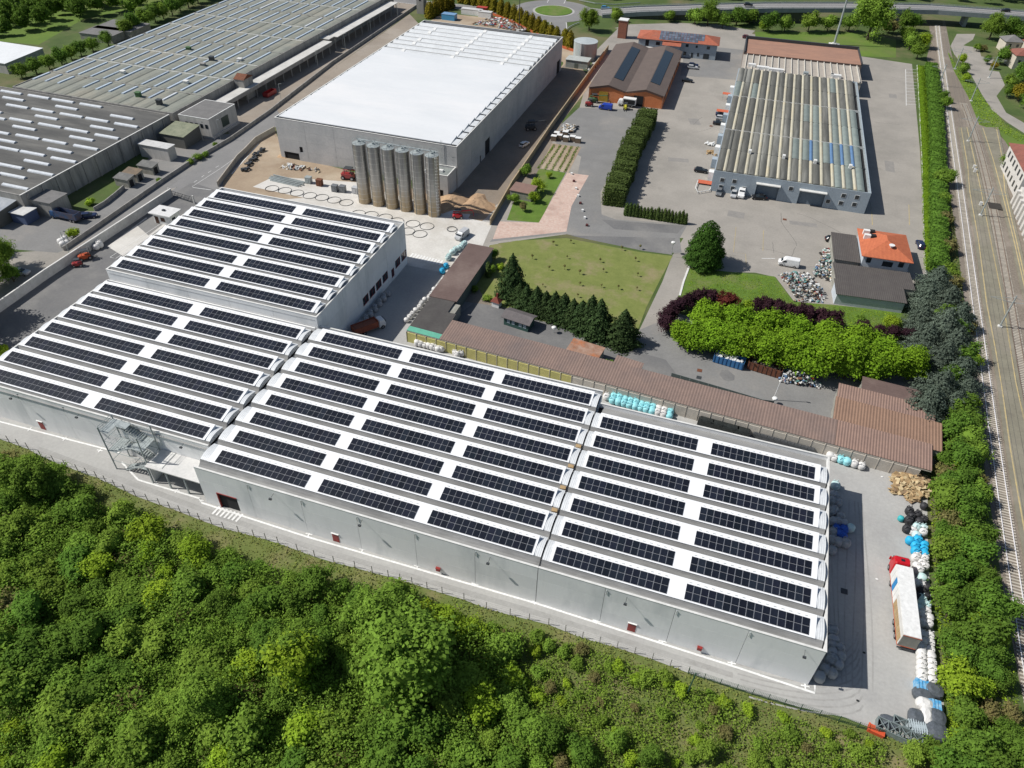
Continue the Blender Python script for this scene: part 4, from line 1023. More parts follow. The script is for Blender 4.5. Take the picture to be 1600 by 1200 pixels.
# buildings behind the vaulted hall
rb = thing('ribbed_annex', 'cream ribbed roof annex between the vaulted hall and the brown roof', 'building', (-9.0, 337.5, 0), rad(2.2))
m = MB(); m.b2(0, 0, 0, 48.0, 21, 5.6); part('wall', m, mat('cream_wall', (0.45, 0.42, 0.36)), rb)
m = MB(); m.b2(-0.2, -0.2, 5.604, 48.2, 21, 5.9); part('roof', m, mat('cream_sheet', (0.40, 0.36, 0.31), (0.34, 0.31, 0.27), 0.4), rb)
for i in range(18):
    m = MB(); m.b2(1.2 + i * 2.7, -0.2, 5.9, 1.5 + i * 2.7, 21, 6.4); part('roof_rib', m, mat('cream_rib', (0.55, 0.52, 0.46)), rb)
for (x, y, w_) in ((4, 5, 3), (8.5, 3, 5), (14, 2, 6), (26, 2, 2), (38, 3, 4), (36.5, 3.5, 1)):
    m = MB(); m.box(x, y, 5.9, w_, 1.8, 1.2); part('roof_unit', m, white_paint if w_ > 2 else steel, rb)
bf = thing('brown_roof_building', 'long building with reddish brown flat roof and black parapet behind the cream annex', 'building', (-9.9, 359.3, 0), rad(3.0))
m = MB(); m.b2(0, 0, 0, 49.5, 22, 6.2); part('wall', m, mat('brown_wall', (0.16, 0.12, 0.1)), bf)
m = MB(); m.b2(0.4, 0, 6.204, 49.1, 21.5, 6.35); part('roof', m, mat('reddish_gravel_roof', (0.36, 0.20, 0.14), (0.29, 0.17, 0.125), 0.3, 0.95, stretch=(0.3, 1, 1)), bf)
m = MB(); m.b2(-0.1, 21.5, 6.0, 49.6, 22.4, 7.6); m.b2(49.1, 0, 6.0, 49.6, 21.49, 7.2); m.b2(-0.1, 0, 6.0, 0.39, 21.49, 7.2); part('parapet', m, dark_steel, bf)

# ------------------------------------------------------------ small house with orange hipped roof and its dark sheds
sh = thing('house', 'small house with bright orange hipped roof at the scrap yard', 'house', (36.6, 195.6, 0), rad(3.5))
m = MB(); m.b2(0.3, 0.3, 0, 12.0, 14.6, 5.4); part('wall', m, mat('white_blue_render', (0.5, 0.54, 0.58), (0.44, 0.48, 0.52), 0.5), sh)
m = MB(); hip_roof(m, 0.1, 0.1, 12.2, 14.8, 5.5, 2.3, 0.5, 'y'); part('roof', m, mat('bright_orange_tiles', (0.52, 0.155, 0.07), (0.44, 0.125, 0.06), 0.7, 0.85, wave=('X', 0.33), bump=0.4), sh)
for (x, z, w_) in ((5.4, 3.0, 2.6), (1.2, 3.4, 1.2), (9.4, 3.4, 1.3)):
    m = MB(); m.b2(x, 0.22, z, x + w_, 0.296, z + 1.5); part('window', m, glass, sh)
for y in (9.0, 11.6):
    m = MB(); m.box(1.7, y, 5.6, 2.2, 1.0, 1.6); m2 = part('dormer', m, white_paint, sh)
    q = MB(); q.box(2.9, y, 5.9, 1.3, 1.2, 1.4); part('dormer_window', q, dark_core, sh)
m = MB(); m.cyl(7.0, 4.0, 6.9, 7.6, 0.35, 10); m.cyl(7.0, 3.8, 7.6, 7.75, 0.75, 12, r2=0.75); part('satellite_dish', m, white_paint, sh)
m = MB(); m.box(6.3, 1.0, 0.0, 12.3, 0.8, 2.6); part('lean_to', m, MATS['white_blue_render'], sh)
dark_sheet = mat('dark_brown_sheet', (0.085, 0.075, 0.07), (0.10, 0.09, 0.082), 0.4, 0.7, wave=('X', 0.5), bump=0.3)
flat_shed('dark flat roofed garage joined to the orange roofed house', 29.9, 195.4, 6.4, 14.5, 3.0, MATS['hut_wall'], dark_sheet, rz=rad(3.5), slope=0.3)
t = flat_shed('wide dark roofed open shed behind the scrap heap, the farther of two', 30.2, 183.9, 19.5, 8.9, 3.4, MATS['hut_wall'], dark_sheet, rz=rad(5.0), slope=-0.2, over=0.1)
t = flat_shed('wide dark roofed open shed beside the lawn, the nearer of two', 30.6, 177.4, 16.5, 6.0, 3.2, MATS['white_blue_render'], dark_sheet, rz=rad(6.0), slope=0.5, over=0.35)
# station building
stn = thing('station_building', 'white station building with red roof at the right edge', 'building', (86.0, 262.0, 0), rad(2))
m = MB(); m.b2(0, 0, 0, 14, 24, 8.5); part('wall', m, mat('station_white', (0.62, 0.6, 0.56), (0.52, 0.5, 0.47), 0.4), stn)
m = MB(); hip_roof(m, 0, 0, 14, 24, 8.5, 2.6, 0.6, 'y'); part('roof', m, mat('dull_red_roof', (0.27, 0.1, 0.075), (0.2, 0.08, 0.06), 0.5), stn)
for i in range(6):
    for z in (1.2, 5.0):
        m = MB(); m.b2(-0.06, 1.6 + i * 3.7, z, -0.004, 3.0 + i * 3.7, z + 2.0); part('window', m, glass, stn)
st2 = thing('station_wing', 'low white station wing with fluted wall beside the platform', 'building', (84.0, 188.0, 0), rad(0))
m = MB(); m.b2(1.2, 0, 0, 9, 70, 5.5); part('wall', m, MATS['station_white'], st2)
for i in range(20):
    m = MB(); m.box(0.6, 2 + i * 3.5, 0, 1.2, 1.6, 4.8); part('pier', m, MATS['station_white'], st2)
for k_, (px, py, w_, d_, h_) in enumerate(((1580, 108, 12, 9, 6), (1566, 82, 8, 8, 5), (1372 + 230, 92, 10, 9, 6))):
    p = at(px, py)
    v = thing('house', ['cream house with dull red roof among trees at the right edge', 'small cream house with grey roof behind the parked garden', 'pale house cut by the right edge of the picture'][k_], 'house', (p[0], p[1], 0), rad(12))
    m = MB(); m.b2(0, 0, 0, w_, d_, h_); part('wall', m, mat('cream_render', (0.55, 0.5, 0.42), (0.48, 0.44, 0.37), 0.5), v)
    m = MB(); hip_roof(m, 0, 0, w_, d_, h_, 2.2, 0.5); part('roof', m, [MATS['dull_red_roof'], MATS['grey_felt'], MATS['dull_red_roof']][k_], v)
    for x in (1.5, w_ - 3): q = MB(); q.b2(x, -0.05, 2.6, x + 1.2, -0.004, 4.0); part('window', q, glass, v)
# ------------------------------------------------------------ railway
sheet('ballast', [(1452, 40), (1458, 100), (1466, 160), (1472, 200), (1480, 260), (1484, 300), (1498, 400), (1508, 480), (1520, 600), (1533, 700), (1546, 780), (1558, 860), (1572, 950), (1592, 1060), (1625, 1220), (1900, 1200), (1720, 600), (1640, 300), (1590, 240), (1550, 200), (1512, 150), (1490, 100), (1478, 40)], 0.010, g_ballast)
sheet('weedy_strip', [(1462, 40), (1448, 90), (1455, 130), (1470, 170), (1474, 200), (1468, 100)], 0.014, g_brown)
mainL = [(1461, 32), (1463.5, 52), (1467, 87), (1473, 125), (1476, 155), (1480, 190), (1487, 232), (1494, 275), (1499, 310), (1503, 350), (1507.5, 392), (1517, 460), (1524, 512), (1533, 587), (1535, 603), (1544, 665), (1556, 745), (1568, 842), (1575.5, 900), (1586.5, 975), (1602, 1075), (1625, 1215)]
mL = [at(*p) for p in mainL]
# fit a gentle curve through the picked points so that the rails run smooth
ys = np.array([p[1] for p in mL]); xs = np.array([p[0] for p in mL])
cf = np.polyfit(ys, xs, 4)
def track(name, label, fx, y0, y1, gauge=1.62, bright=True):
    t = thing(name, label, 'railway track', (0, 0, 0))
    ysamp = np.arange(y0, y1, 4.0)
    for s in (0, 1):
        mb = MB(); strip_mb(mb, [(float(fx(y)) + s * gauge, float(y)) for y in ysamp], 0.14, 0.17, 0.14)
        part('rail', mb, rail_b if bright else rail_d, t)
    sl = MB(); sl.box(0, 0, 0, 2.75, 0.3, 0.13)
    me = sl.mesh('sleeper', sleeper)
    y = y0; k = 0
    rest = MB()
    while y < y1 - 1:
        x = float(fx(y)) + gauge / 2; a = -math.atan((float(fx(y + 1)) - float(fx(y - 1))) / 2)
        if k < 290:
            o = part('sleeper', me, None, t, loc=(x, y, 0.03)); o.rotation_euler = (0, 0, a)
        else: rest.box(x, y, 0.03, 2.75, 0.3, 0.13, a)
        y += 0.7; k += 1
    if rest.f: part('sleepers', rest, sleeper, t, stuff=True)
    return t
rail_b = mat('polished_rail', (0.80, 0.78, 0.80), (0.7, 0.68, 0.68), 0.5, 0.35)
rail_d = mat('dull_rail', (0.16, 0.11, 0.08), (0.22, 0.17, 0.14), 0.5, 0.6)
sleeper = mat('concrete_sleeper', (0.50, 0.46, 0.39), (0.42, 0.38, 0.32), 1.0, 0.9, obr=0.15)
track('railway_track', 'main railway track with bright polished rails along the hedge', lambda y: np.polyval(cf, y), 52, 470)
sec = [(1480, 107), (1500, 150), (1512, 175), (1522, 212), (1535, 250), (1550, 325), (1570, 420), (1585, 512), (1597, 587), (1618, 700), (1650, 860)]
sL = [at(*p) for p in sec]; cf2 = np.polyfit([p[1] for p in sL], [p[0] for p in sL], 4)
track('railway_track', 'second railway track with dull rails between the two platforms', lambda y: np.polyval(cf2, y) - 0.8, 95, 350, bright=False)
# platforms
def platform(name, label, left_px, right_px, z=0.3):
    L_ = [at(*p) for p in left_px]; R_ = [at(*p) for p in right_px]
    t = thing(name, label, 'platform')
    m = MB(); m.v += [(*p, 0.012) for p in L_] + [(*p, 0.012) for p in R_] + [(*p, z) for p in L_] + [(*p, z) for p in R_]
    a, b_ = len(L_), len(R_)
    n_ = a
    for i in range(n_ - 1):
        m.f += [(2 * n_ + i, 3 * n_ + i, 3 * n_ + i + 1, 2 * n_ + i + 1), (i, 2 * n_ + i, 2 * n_ + i + 1, i + 1), (n_ + i, n_ + i + 1, 3 * n_ + i + 1, 3 * n_ + i)]
        m.m += [0] * 3
    m.f += [(0, n_, 3 * n_, 2 * n_), (n_ - 1, 3 * n_ - 1, 4 * n_ - 1, 2 * n_ - 1)]; m.m += [0, 0]
    part('slab', m, g_plat, t)
    for path, sgn in ((L_, 1), (R_, -1)):
        m = MB(); strip_mb(m, [(p[0] + sgn * 0.9, p[1]) for p in path], 0.28, z + 0.005); part('yellow_line', m, yellow_paint, t)
    return t
lineA = [(1497, 200), (1507, 260), (1510, 300), (1523, 375), (1535, 475), (1548, 545), (1557, 600), (1570, 700), (1582, 775), (1597, 862), (1612, 950), (1660, 1215)]
lineB = [(1514, 200), (1526, 250), (1537, 300), (1552, 375), (1572, 475), (1584, 545), (1593, 600), (1616, 700), (1636, 775), (1655, 862), (1675, 950), (1735, 1215)]
platform('platform', 'island platform with yellow edge lines between the two tracks', lineA, lineB)
lineC = [(1531, 200), (1547, 250), (1560, 300), (1578, 375), (1600, 475), (1615, 545), (1630, 620)]
lineD = [(1560, 200), (1570, 250), (1574, 300), (1592, 375), (1615, 475), (1635, 545), (1655, 620)]
platform('platform', 'narrow platform in front of the station building', lineC, lineD)
# grassy and paved land to the right
sheet('grass_strip', [(1480, 80), (1500, 110), (1520, 130), (1540, 158), (1572, 195), (1600, 212), (1640, 240), (1590, 250), (1560, 205), (1530, 195), (1512, 150), (1490, 110)], 0.014, g_field)
sheet('promenade', [(1485, 72), (1495, 53), (1524, 53), (1520, 62), (1505, 71), (1530, 75), (1533, 88), (1553, 92), (1545, 110), (1561, 112), (1570, 133), (1557, 150), (1572, 176), (1600, 192), (1680, 230), (1680, 248), (1600, 208), (1575, 192), (1550, 172), (1535, 149), (1519, 120), (1508, 107), (1491, 85)], 0.018, g_park)
# catenary masts
mast = thing('catenary_mast', 'steel mast on the island platform, lowest in the picture', 'mast')
m = MB(); m.tube((0, 0, 0), (0, 0, 9.2), 0.22, 8, r2=0.16); part('pole', m, steel, mast)
m = MB(); m.tube((-0.1, 0, 7.2), (-5.2, 0, 7.8), 0.06, 5); m.tube((-0.1, 0, 8.6), (-5.2, 0, 7.8), 0.04, 5); m.tube((0.1, 0, 7.2), (4.2, 0, 7.8), 0.06, 5); m.tube((0.1, 0, 8.6), (4.2, 0, 7.8), 0.04, 5); part('bracket_arm', m, steel, mast)
m = MB(); m.box(0, 0, 0, 0.9, 0.9, 0.35); part('footing', m, concrete_cap, mast)
mp_ = [(1561, 512, 'steel mast on the island platform, lowest in the picture'), (1531, 338, 'steel mast on the island platform beside the dark crossing panel'), (1512, 222, 'steel mast at the start of the island platform'),
       (1517, 158, 'steel mast in the grass strip beside the promenade'), (1545, 122, 'steel mast on the promenade plaza'), (1492, 108, 'steel mast beside the joining tracks'), (1466, 135, 'steel mast between hedge and track near the flyover')]
mp_w = []
for i, (px, py, lb) in enumerate(mp_):
    p = at(px, py); mp_w.append(p)
    o = mast if i == 0 else dup(mast, (*p, 0.3 if i < 3 else 0), 0, lb, 'railway masts')
    o.location = (*p, 0.3 if i < 3 else 0); o['group'] = 'railway masts'
m = MB()
for f_, dx in ((cf, 0.8),):
    for z in (6.2, 7.6):
        yy = np.arange(60, 460, 12)
        for a, b_ in zip(yy[:-1], yy[1:]): m.tube((float(np.polyval(f_, a)) + dx, float(a), z), (float(np.polyval(f_, b_)) + dx, float(b_), z), 0.025, 3)
wr_ = obj('overhead_wire', m.mesh('overhead_wire', dark_steel)); tag(wr_, 'thin overhead contact wire above the main track', 'wire')
p = at(1554, 323); m = MB(); m.b2(-1.9, -2.2, 0.19, 1.9, 2.2, 0.32); o = obj('crossing_panel', m.mesh('crossing_panel', mat('dark_timber', (0.045, 0.04, 0.035))), loc=(p[0], p[1], 0)); tag(o, 'dark crossing panel laid across the second track', 'crossing')
for i, (px, py) in enumerate(((1521, 264), (1522, 270), (1531, 322))):
    p = at(px, py); m = MB(); m.box(0, 0, 0.3, 0.8, 0.5, 1.0); m.box(0, 0, 1.3, 0.9, 0.6, 0.1); o = obj('equipment_box', m.mesh('equipment_box', white_paint), loc=(*p, 0)); tag(o, ['grey equipment box at the platform start, the farther of a pair', 'grey equipment box at the platform start, the nearer of a pair', 'grey equipment box left of the dark crossing panel'][i], 'box')

# ------------------------------------------------------------ flyover and roundabout
hw_px = [(940, 20), (1000, 15.5), (1100, 12.5), (1200, 10), (1330, 10), (1460, 13), (1600, 23), (1760, 40)]
hz = [1.0, 3.0, 5.0, 6.5, 7, 7, 7, 7]
hp = [at(px, py, z) for (px, py), z in zip(hw_px, hz)]
# resample with height
hp3 = []
for i in range(len(hp) - 1):
    for j in range(8):
        s_ = j / 8; hp3.append((hp[i][0] + (hp[i + 1][0] - hp[i][0]) * s_, hp[i][1] + (hp[i + 1][1] - hp[i][1]) * s_, hz[i] + (hz[i + 1] - hz[i]) * s_))
fly = thing('flyover', 'grey road flyover crossing the railway at the top of the picture', 'bridge')
def off(pts, d):
    out = []
    for i, p in enumerate(pts):
        a = pts[max(i - 1, 0)]; b_ = pts[min(i + 1, len(pts) - 1)]; dx, dy = b_[0] - a[0], b_[1] - a[1]; l = math.hypot(dx, dy); out.append((p[0] - dy / l * d, p[1] + dx / l * d))
    return out
HWW = 11.0
zz = [p[2] for p in hp3]
m = MB(); strip_mb(m, [(p[0], p[1]) for p in hp3], HWW, [z - 1.2 for z in zz], 1.2); part('deck', m, g_road, fly)
for d in (-HWW / 2 - 0.25, HWW / 2 + 0.25):
    m = MB(); strip_mb(m, off(hp3, d), 0.45, [z - 1.5 for z in zz], 2.1); part('edge_beam', m, mat('blue_grey_beam', (0.3, 0.33, 0.34), (0.24, 0.27, 0.28), 0.3), fly)
    m = MB(); strip_mb(m, off(hp3, d), 0.1, [z + 1.0 for z in zz], 0.15)
    for i in range(0, len(hp3), 1): q = off(hp3, d)[i]; m.box(q[0], q[1], zz[i] + 0.6, 0.15, 0.15, 0.5)
    part('guard_rail', m, steel, fly)
for d in (-HWW / 2 + 0.6, HWW / 2 - 0.6):
    m = MB(); strip_mb(m, off(hp3, d), 0.25, [z + 0.01 for z in zz]); part('edge_line', m, line_paint, fly)
m = MB(); strip_mb(m, [(p[0], p[1]) for p in hp3], 0.2, [z + 0.01 for z in zz]); part('centre_line', m, line_paint, fly)
for xq in (40, 62, 93, 120):
    c_ = min(hp3, key=lambda p: abs(p[0] - xq)); m = MB(); m.box(c_[0], c_[1], 0, 1.6, 7.0, c_[2] - 2.0, 0.1); m.box(c_[0], c_[1], c_[2] - 2.0, 2.6, 10, 0.78, 0.1); part('pier', m, MATS['blue_grey_beam'], fly)
m = MB()
q = [p for p in hp3 if p[0] < 20]
strip_mb(m, off(q, -HWW / 2 + 0.2), 0.5, [0.0] * len(q), 0.001)
m = MB()
qo = off(q, -HWW / 2 + 0.3)
for i in range(len(q) - 1):
    a, b_ = qo[i], qo[i + 1]; m.add([(a[0], a[1], 0), (b_[0], b_[1], 0), (b_[0], b_[1], q[i + 1][2] - 1.4), (a[0], a[1], q[i][2] - 1.4)], [(0, 1, 2, 3)])
part('retaining_wall', m, mat('green_retaining_wall', (0.09, 0.10, 0.075), (0.06, 0.07, 0.05), 0.6, stretch=(3, 3, 0.3)), fly)
# roundabout
RC0 = at(865, 17)
m = MB(); nn = 48
def ring(mb, r0, r1, z, c=RC0):
    vs = [(c[0] + r * math.cos(2 * math.pi * i / nn), c[1] + r * math.sin(2 * math.pi * i / nn), z) for r in (r0, r1) for i in range(nn)]
    mb.add(vs, [(i, nn + i, nn + (i + 1) % nn, (i + 1) % nn) for i in range(nn)])
m = MB(); ring(m, 11.2, 21.5, 0.05); struct('roundabout', m, g_road)
m = MB(); ring(m, 9.9, 11.2, 0.07); struct('roundabout_apron', m, g_conc)
m = MB(); m.cyl(RC0[0], RC0[1], 0.0, 0.25, 9.9, 40); struct('roundabout_island', m, g_lawn2)
def road_w(pts, w, z=0.04, m_=g_road, name='road', lines=True):
    pts = smooth_path(pts, 2); mb = MB(); strip_mb(mb, pts, w, z); struct(name, mb, m_)
    if lines:
        l = MB()
        for d in (-w / 2 + 0.4, w / 2 - 0.4): strip_mb(l, off([(p[0], p[1], 0) for p in pts], d), 0.22, z + 0.012)
        struct('edge_line', l, line_paint)
road_w([at(885, 12), at(920, 17), at(945, 20)], 12, 0.034)
road_w([at(872, 34), at(873, 45), at(868, 56)], 9, 0.030)
road_w([at(850, 12), at(790, 22), at(735, 12), at(640, 3), at(560, -10)], 9, 0.038)
road_w([at(868, 5), at(880, -20), at(900, -60)], 10, 0.046)
m = MB()
pts = [at(885, 62), at(884, 50), at(890, 43), at(905, 37)]
strip_mb(m, smooth_path(pts), 0.3, 0.4, 0.35); o = obj('guard_rail', m.mesh('guard_rail', steel)); tag(o, 'curved crash barrier beside the roundabout exit', 'barrier')
m = MB(); pts = off(hp3[:9], HWW / 2 + 3); 
strip_mb(m, [at(905, 2), at(930, 7), at(960, 9), at(1000, 6)], 0.3, 0.5, 0.35); o = obj('guard_rail', m.mesh('guard_rail', steel)); tag(o, 'crash barrier on the far side of the roundabout', 'barrier')
sheet('footpath', [(960, 44), (985, 38), (1060, 36), (1120, 38), (1180, 48), (1165, 62), (1120, 60), (1000, 48)], 0.026, g_park)
# tall lamp mast behind the brown roof
lm = thing('lighting_mast', 'very tall grey lighting mast beside the railway lawn', 'mast', (*at(1303, 70), 0))
m = MB(); m.tube((0, 0, 0), (0, 0, 32), 0.55, 10, r2=0.3); part('pole', m, steel, lm)
m = MB(); m.box(0, 0, 0, 5, 3, 0.5); m.box(0, 0, 0.5, 2, 2, 0.4); part('footing', m, concrete_cap, lm)
m = MB(); m.box(0, 0, 32, 3, 1.0, 0.6); part('lamp_head', m, steel, lm)
ch = thing('chimney_mast', 'thin dark antenna pole rising behind the white hall', 'pole', (*at(811, 47), 0))
m = MB(); m.tube((0, 0, 0), (0, 0, 22), 0.25, 6, r2=0.15); part('pole', m, dark_steel, ch)
m = MB(); m.box(0, 0, 0, 1.2, 1.2, 0.4); part('footing', m, concrete_cap, ch)

# ------------------------------------------------------------ walls and fences
def wall_run(lbl, pts, h, th, m_, name='boundary_wall', cat='wall', seg=6.0, cap=None):
    t = thing(name, lbl, cat)
    P = resample(pts, seg)
    for a, b_ in zip(P[:-1], P[1:]):
        l = math.hypot(b_[0] - a[0], b_[1] - a[1]); mb = MB(); rz_ = math.atan2(b_[1] - a[1], b_[0] - a[0])
        mb.box((a[0] + b_[0]) / 2, (a[1] + b_[1]) / 2, 0, l - 0.04, th, h, rz_); part('wall_segment', mb, m_, t)
        if cap: mb = MB(); mb.box((a[0] + b_[0]) / 2, (a[1] + b_[1]) / 2, h, l, th + 0.1, 0.1, rz_); part('coping', mb, cap, t)
    return t
white_wall = mat('whitewashed_wall', (0.60, 0.585, 0.56), (0.50, 0.49, 0.465), 0.5, 0.9, c3=(0.42, 0.41, 0.39), scale3=0.2)
wall_run('white perimeter wall running up the left side of the factory yard', [at(-140, 578), at(0, 488), at(75, 435), at(270, 307)], 2.6, 0.3, white_wall, cap=concrete_cap)
wall_run('pale wall around the sandy construction ground by the road', [at(341, 292), at(372, 250), at(383, 240), at(400, 222), at(430, 205)], 1.8, 0.3, mat('buff_wall', (0.45, 0.41, 0.35), (0.38, 0.35, 0.3), 0.4))
wall_run('long wall along the white hall beside the road', [at(432, 200), at(500, 153), at(560, 108), at(648, 47)], 1.5, 0.35, old_wall)
wall_run('dark old kerb wall between road and left works yard', [at(100, 392), at(150, 358), at(255, 285), at(300, 255), at(360, 220), at(420, 178), at(520, 100), at(660, 5)], 1.3, 0.3, old_wall)
wall_run('tan wall between the churned ground and the orange workshop yard', [at(766, 352), at(800, 292), at(830, 248), at(862, 200), at(905, 140), at(950, 78)], 2.2, 0.35, mat('tan_wall', (0.42, 0.32, 0.2), (0.34, 0.27, 0.18), 0.3))
wall_run('low curved retaining wall in the grass of the old works', [at(148, 330), at(165, 320), at(180, 308), at(195, 295)], 1.3, 0.3, old_wall)
# sheds along the rear wall of the yard
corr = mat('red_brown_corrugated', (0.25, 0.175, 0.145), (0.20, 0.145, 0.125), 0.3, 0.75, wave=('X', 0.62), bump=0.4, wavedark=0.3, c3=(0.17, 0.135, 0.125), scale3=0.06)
corr2 = mat('plum_brown_sheet', (0.125, 0.085, 0.075), (0.15, 0.105, 0.092), 0.15, 0.7, c3=(0.2, 0.15, 0.13), scale3=0.09, wave=('Y', 0.8), bump=0.15)
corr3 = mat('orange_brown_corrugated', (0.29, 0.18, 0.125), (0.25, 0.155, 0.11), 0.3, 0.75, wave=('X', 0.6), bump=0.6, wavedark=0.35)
yel = mat('yellow_panel', (0.50, 0.46, 0.17), (0.42, 0.39, 0.15), 0.8, 0.85, obr=0.08)
bei = mat('beige_panel', (0.50, 0.46, 0.40), (0.43, 0.40, 0.35), 0.8, 0.85, obr=0.08)
ls = thing('long_shed', 'very long low shed with red brown corrugated roof behind the factory halls', 'shed', (-65.7, 125.25, 0), rad(-3.25))
LL = 114.0
ps = 2.55; npan = int(LL / ps)
for i in range(npan):
    m = MB(); m.b2(i * ps + 0.05, -0.12, 0, (i + 1) * ps - 0.05, 0.1, 2.75)
    part('wall_panel', m, yel if (i < 16) else bei, ls)
    m = MB(); m.b2(i * ps - 0.05, -0.2, 0, i * ps + 0.045, 0.12, 3.0); part('post', m, bei, ls)
m = MB(); m.b2(0, 0.14, 2.8, LL, 0.35, 3.2); part('eaves_beam', m, bei, ls)
m = MB(); m.b2(0.3, 0.4, 0, 8, 0.45 + 3, 2.9); 
secs = [(8.5, 42), (42.05, 74), (74.05, 96), (96.05, LL)]
for k_, (a, b_) in enumerate(secs):
    m = MB(); m.extr([(0.1, 3.2), (0.1, 3.3), (7.2, 3.95), (7.2, 3.85)], a, b_); part('roof', m, corr if k_ != 3 else mat('rosy_corrugated', (0.29, 0.19, 0.15), (0.25, 0.165, 0.135), 0.3, 0.75, wave=('X', 0.55), bump=0.6, wavedark=0.35), ls)
m = MB(); m.b2(8.5, 6.9, 0, LL, 7.1, 3.8); part('rear_wall', m, MATS['hut_wall'], ls)
m = MB(); m.extr([(0.1, 3.2), (0.1, 3.28), (1.8, 3.35), (1.8, 3.27)], 0, 8.45); part('green_roof_strip', m, mat('turquoise_sheet', (0.13, 0.42, 0.30), (0.11, 0.36, 0.26), 0.6), ls)
t = thing('shed', 'dark roofed shed between the turquoise strip and the plum brown canopy', 'shed', (-65.9, 126.8, 0))
m = MB(); m.b2(0, 0, 0, 8.2, 12.6, 3.1); part('wall', m, MATS['hut_wall'], t)
m = MB(); m.extr([(-0.1, 3.12), (-0.1, 3.25), (8.3, 3.45), (8.3, 3.3)], 0.2, 8.8); part('roof', m, mat('charcoal_felt', (0.065, 0.06, 0.058), (0.085, 0.08, 0.075), 0.3), t)
m = MB(); m.extr([(8.32, 3.3), (8.32, 3.42), (12.9, 3.5), (12.9, 3.4)], 0.2, 6.6); part('roof', m, MATS['charcoal_felt'], t)
t = thing('storage_canopy', 'long plum brown canopy roof along the shaded alley', 'canopy', (-66.2, 139.7, 0))
m = MB(); m.extr([(0, 3.5), (0, 3.65), (27.2, 3.75), (27.2, 3.6)], 0, 7.4)
part('roof', m, corr2, t)
m = MB(); m.b2(7.0, 0.3, 0, 7.25, 26.8, 3.45); part('rear_wall', m, mat('green_grey_wall', (0.1, 0.13, 0.13)), t)
for i in range(8): m = MB(); m.box(0.3, 1 + i * 3.7, 0, 0.2, 0.2, 3.5); part('post', m, steel, t)
def px_shed(lbl, px, py, z, w, d, rz_, wm, rm, slope=0.3, name='shed', over=0.2):
    p = at(px, py, z); return flat_shed(lbl, p[0], p[1], w, d, z, wm, rm, name=name, slope=slope, rz=rz_, over=over)
px_shed('wide orange brown corrugated shed right of the asphalt court', 1302, 660, 3.4, 20.5, 8.0, rad(-4), MATS['hut_wall'], corr3, 0.4)
p = at(1306, 630, 3.6); px_shed('second corrugated shed with paler roof, behind the orange brown one', 1308, 627, 3.6, 19.0, 5.5, rad(-4), MATS['hut_wall'], MATS['rosy_corrugated'], 0.5)
px_shed('small flat brown shed tucked against the blue grey cedars', 1347, 610, 3.6, 12.0, 4.5, rad(-4), MATS['hut_wall'], corr2, 0.2)
# summer house, small roofs on the court
gh2 = thing('summer_house', 'dark green timber cabin with grey pitched roof on the court', 'cabin', (*at(787, 507), 0), rad(-9))
m = MB(); m.b2(0, 0, 0, 6.6, 3.4, 2.3); part('wall', m, mat('dark_green_timber', (0.035, 0.085, 0.075)), gh2)
m = MB(); m.extr([(-0.5, 2.3), (-0.5, 2.42), (1.9, 3.3), (4.2, 2.42), (4.2, 2.3), (1.9, 3.15)], -0.6, 7.2); part('roof', m, mat('grey_brown_shingle', (0.14, 0.125, 0.125), (0.11, 0.1, 0.1), 0.8), gh2)
for x in (0.9, 2.2, 4.1, 5.3): m = MB(); m.b2(x, -0.05, 0.9, x + 0.8, -0.004, 1.9); part('window', m, mat('pale_pane', (0.3, 0.38, 0.42), rough=0.3), gh2)
oven = thing('garden_oven', 'small white garden oven with red pyramid roof and chimney', 'oven', (*at(776, 478), 0), rad(-9))
m = MB(); m.b2(-1, -0.8, 0, 1, 0.8, 1.6); part('body', m, white_paint, oven)
m = MB(); m.add([(-1.3, -1.1, 1.6), (1.3, -1.1, 1.6), (1.3, 1.1, 1.6), (-1.3, 1.1, 1.6), (0, 0, 2.8)], [(0, 1, 4), (1, 2, 4), (2, 3, 4), (3, 0, 4), (3, 2, 1, 0)]); part('roof', m, mat('dark_red_tiles', (0.17, 0.045, 0.03)), oven)
m = MB(); m.b2(-0.2, 0.1, 2.4, 0.2, 0.5, 3.6); part('chimney', m, MATS['dark_red_tiles'], oven)
px_shed('low pinkish roof patched with rust joined to the long shed', 884, 549, 2.6, 7.5, 5.0, rad(-8), MATS['hut_wall'], mat('rust_patched_roof', (0.36, 0.24, 0.18), (0.26, 0.13, 0.08), 0.6, c3=(0.42, 0.13, 0.04), scale3=0.35), 0.2)
px_shed('small lean-to with striped brown roof near the middle of the court', 957, 572, 2.5, 6.0, 3.2, rad(-8), MATS['hut_wall'], corr, 0.6)
# tool shed in the garden
px_shed('garden shed with pinkish brown roof against the tan wall', 797, 297, 2.6, 7.0, 5.2, rad(-3), MATS['hut_wall'], mat('pinkish_roof', (0.24, 0.15, 0.12), (0.2, 0.13, 0.11), 0.5), 0.3)
# channel fence
fn = thing('panel_fence', 'dark slatted metal fence along the sunken green channel', 'fence')
P = resample([at(1048, 590), at(1120, 611), at(1190, 632), at(1208, 634)], 2.2)
for a, b_ in zip(P[:-1], P[1:]):
    l = math.hypot(b_[0] - a[0], b_[1] - a[1]); m = MB(); m.box((a[0] + b_[0]) / 2, (a[1] + b_[1]) / 2, 0.1, l - 0.12, 0.06, 1.3, math.atan2(b_[1] - a[1], b_[0] - a[0])); part('fence_panel', m, mat('grey_green_metal', (0.12, 0.15, 0.15), (0.09, 0.11, 0.11), 1.0, 0.5), fn)
    m = MB(); m.box(a[0], a[1], 0, 0.1, 0.1, 1.5); part('post', m, steel, fn)
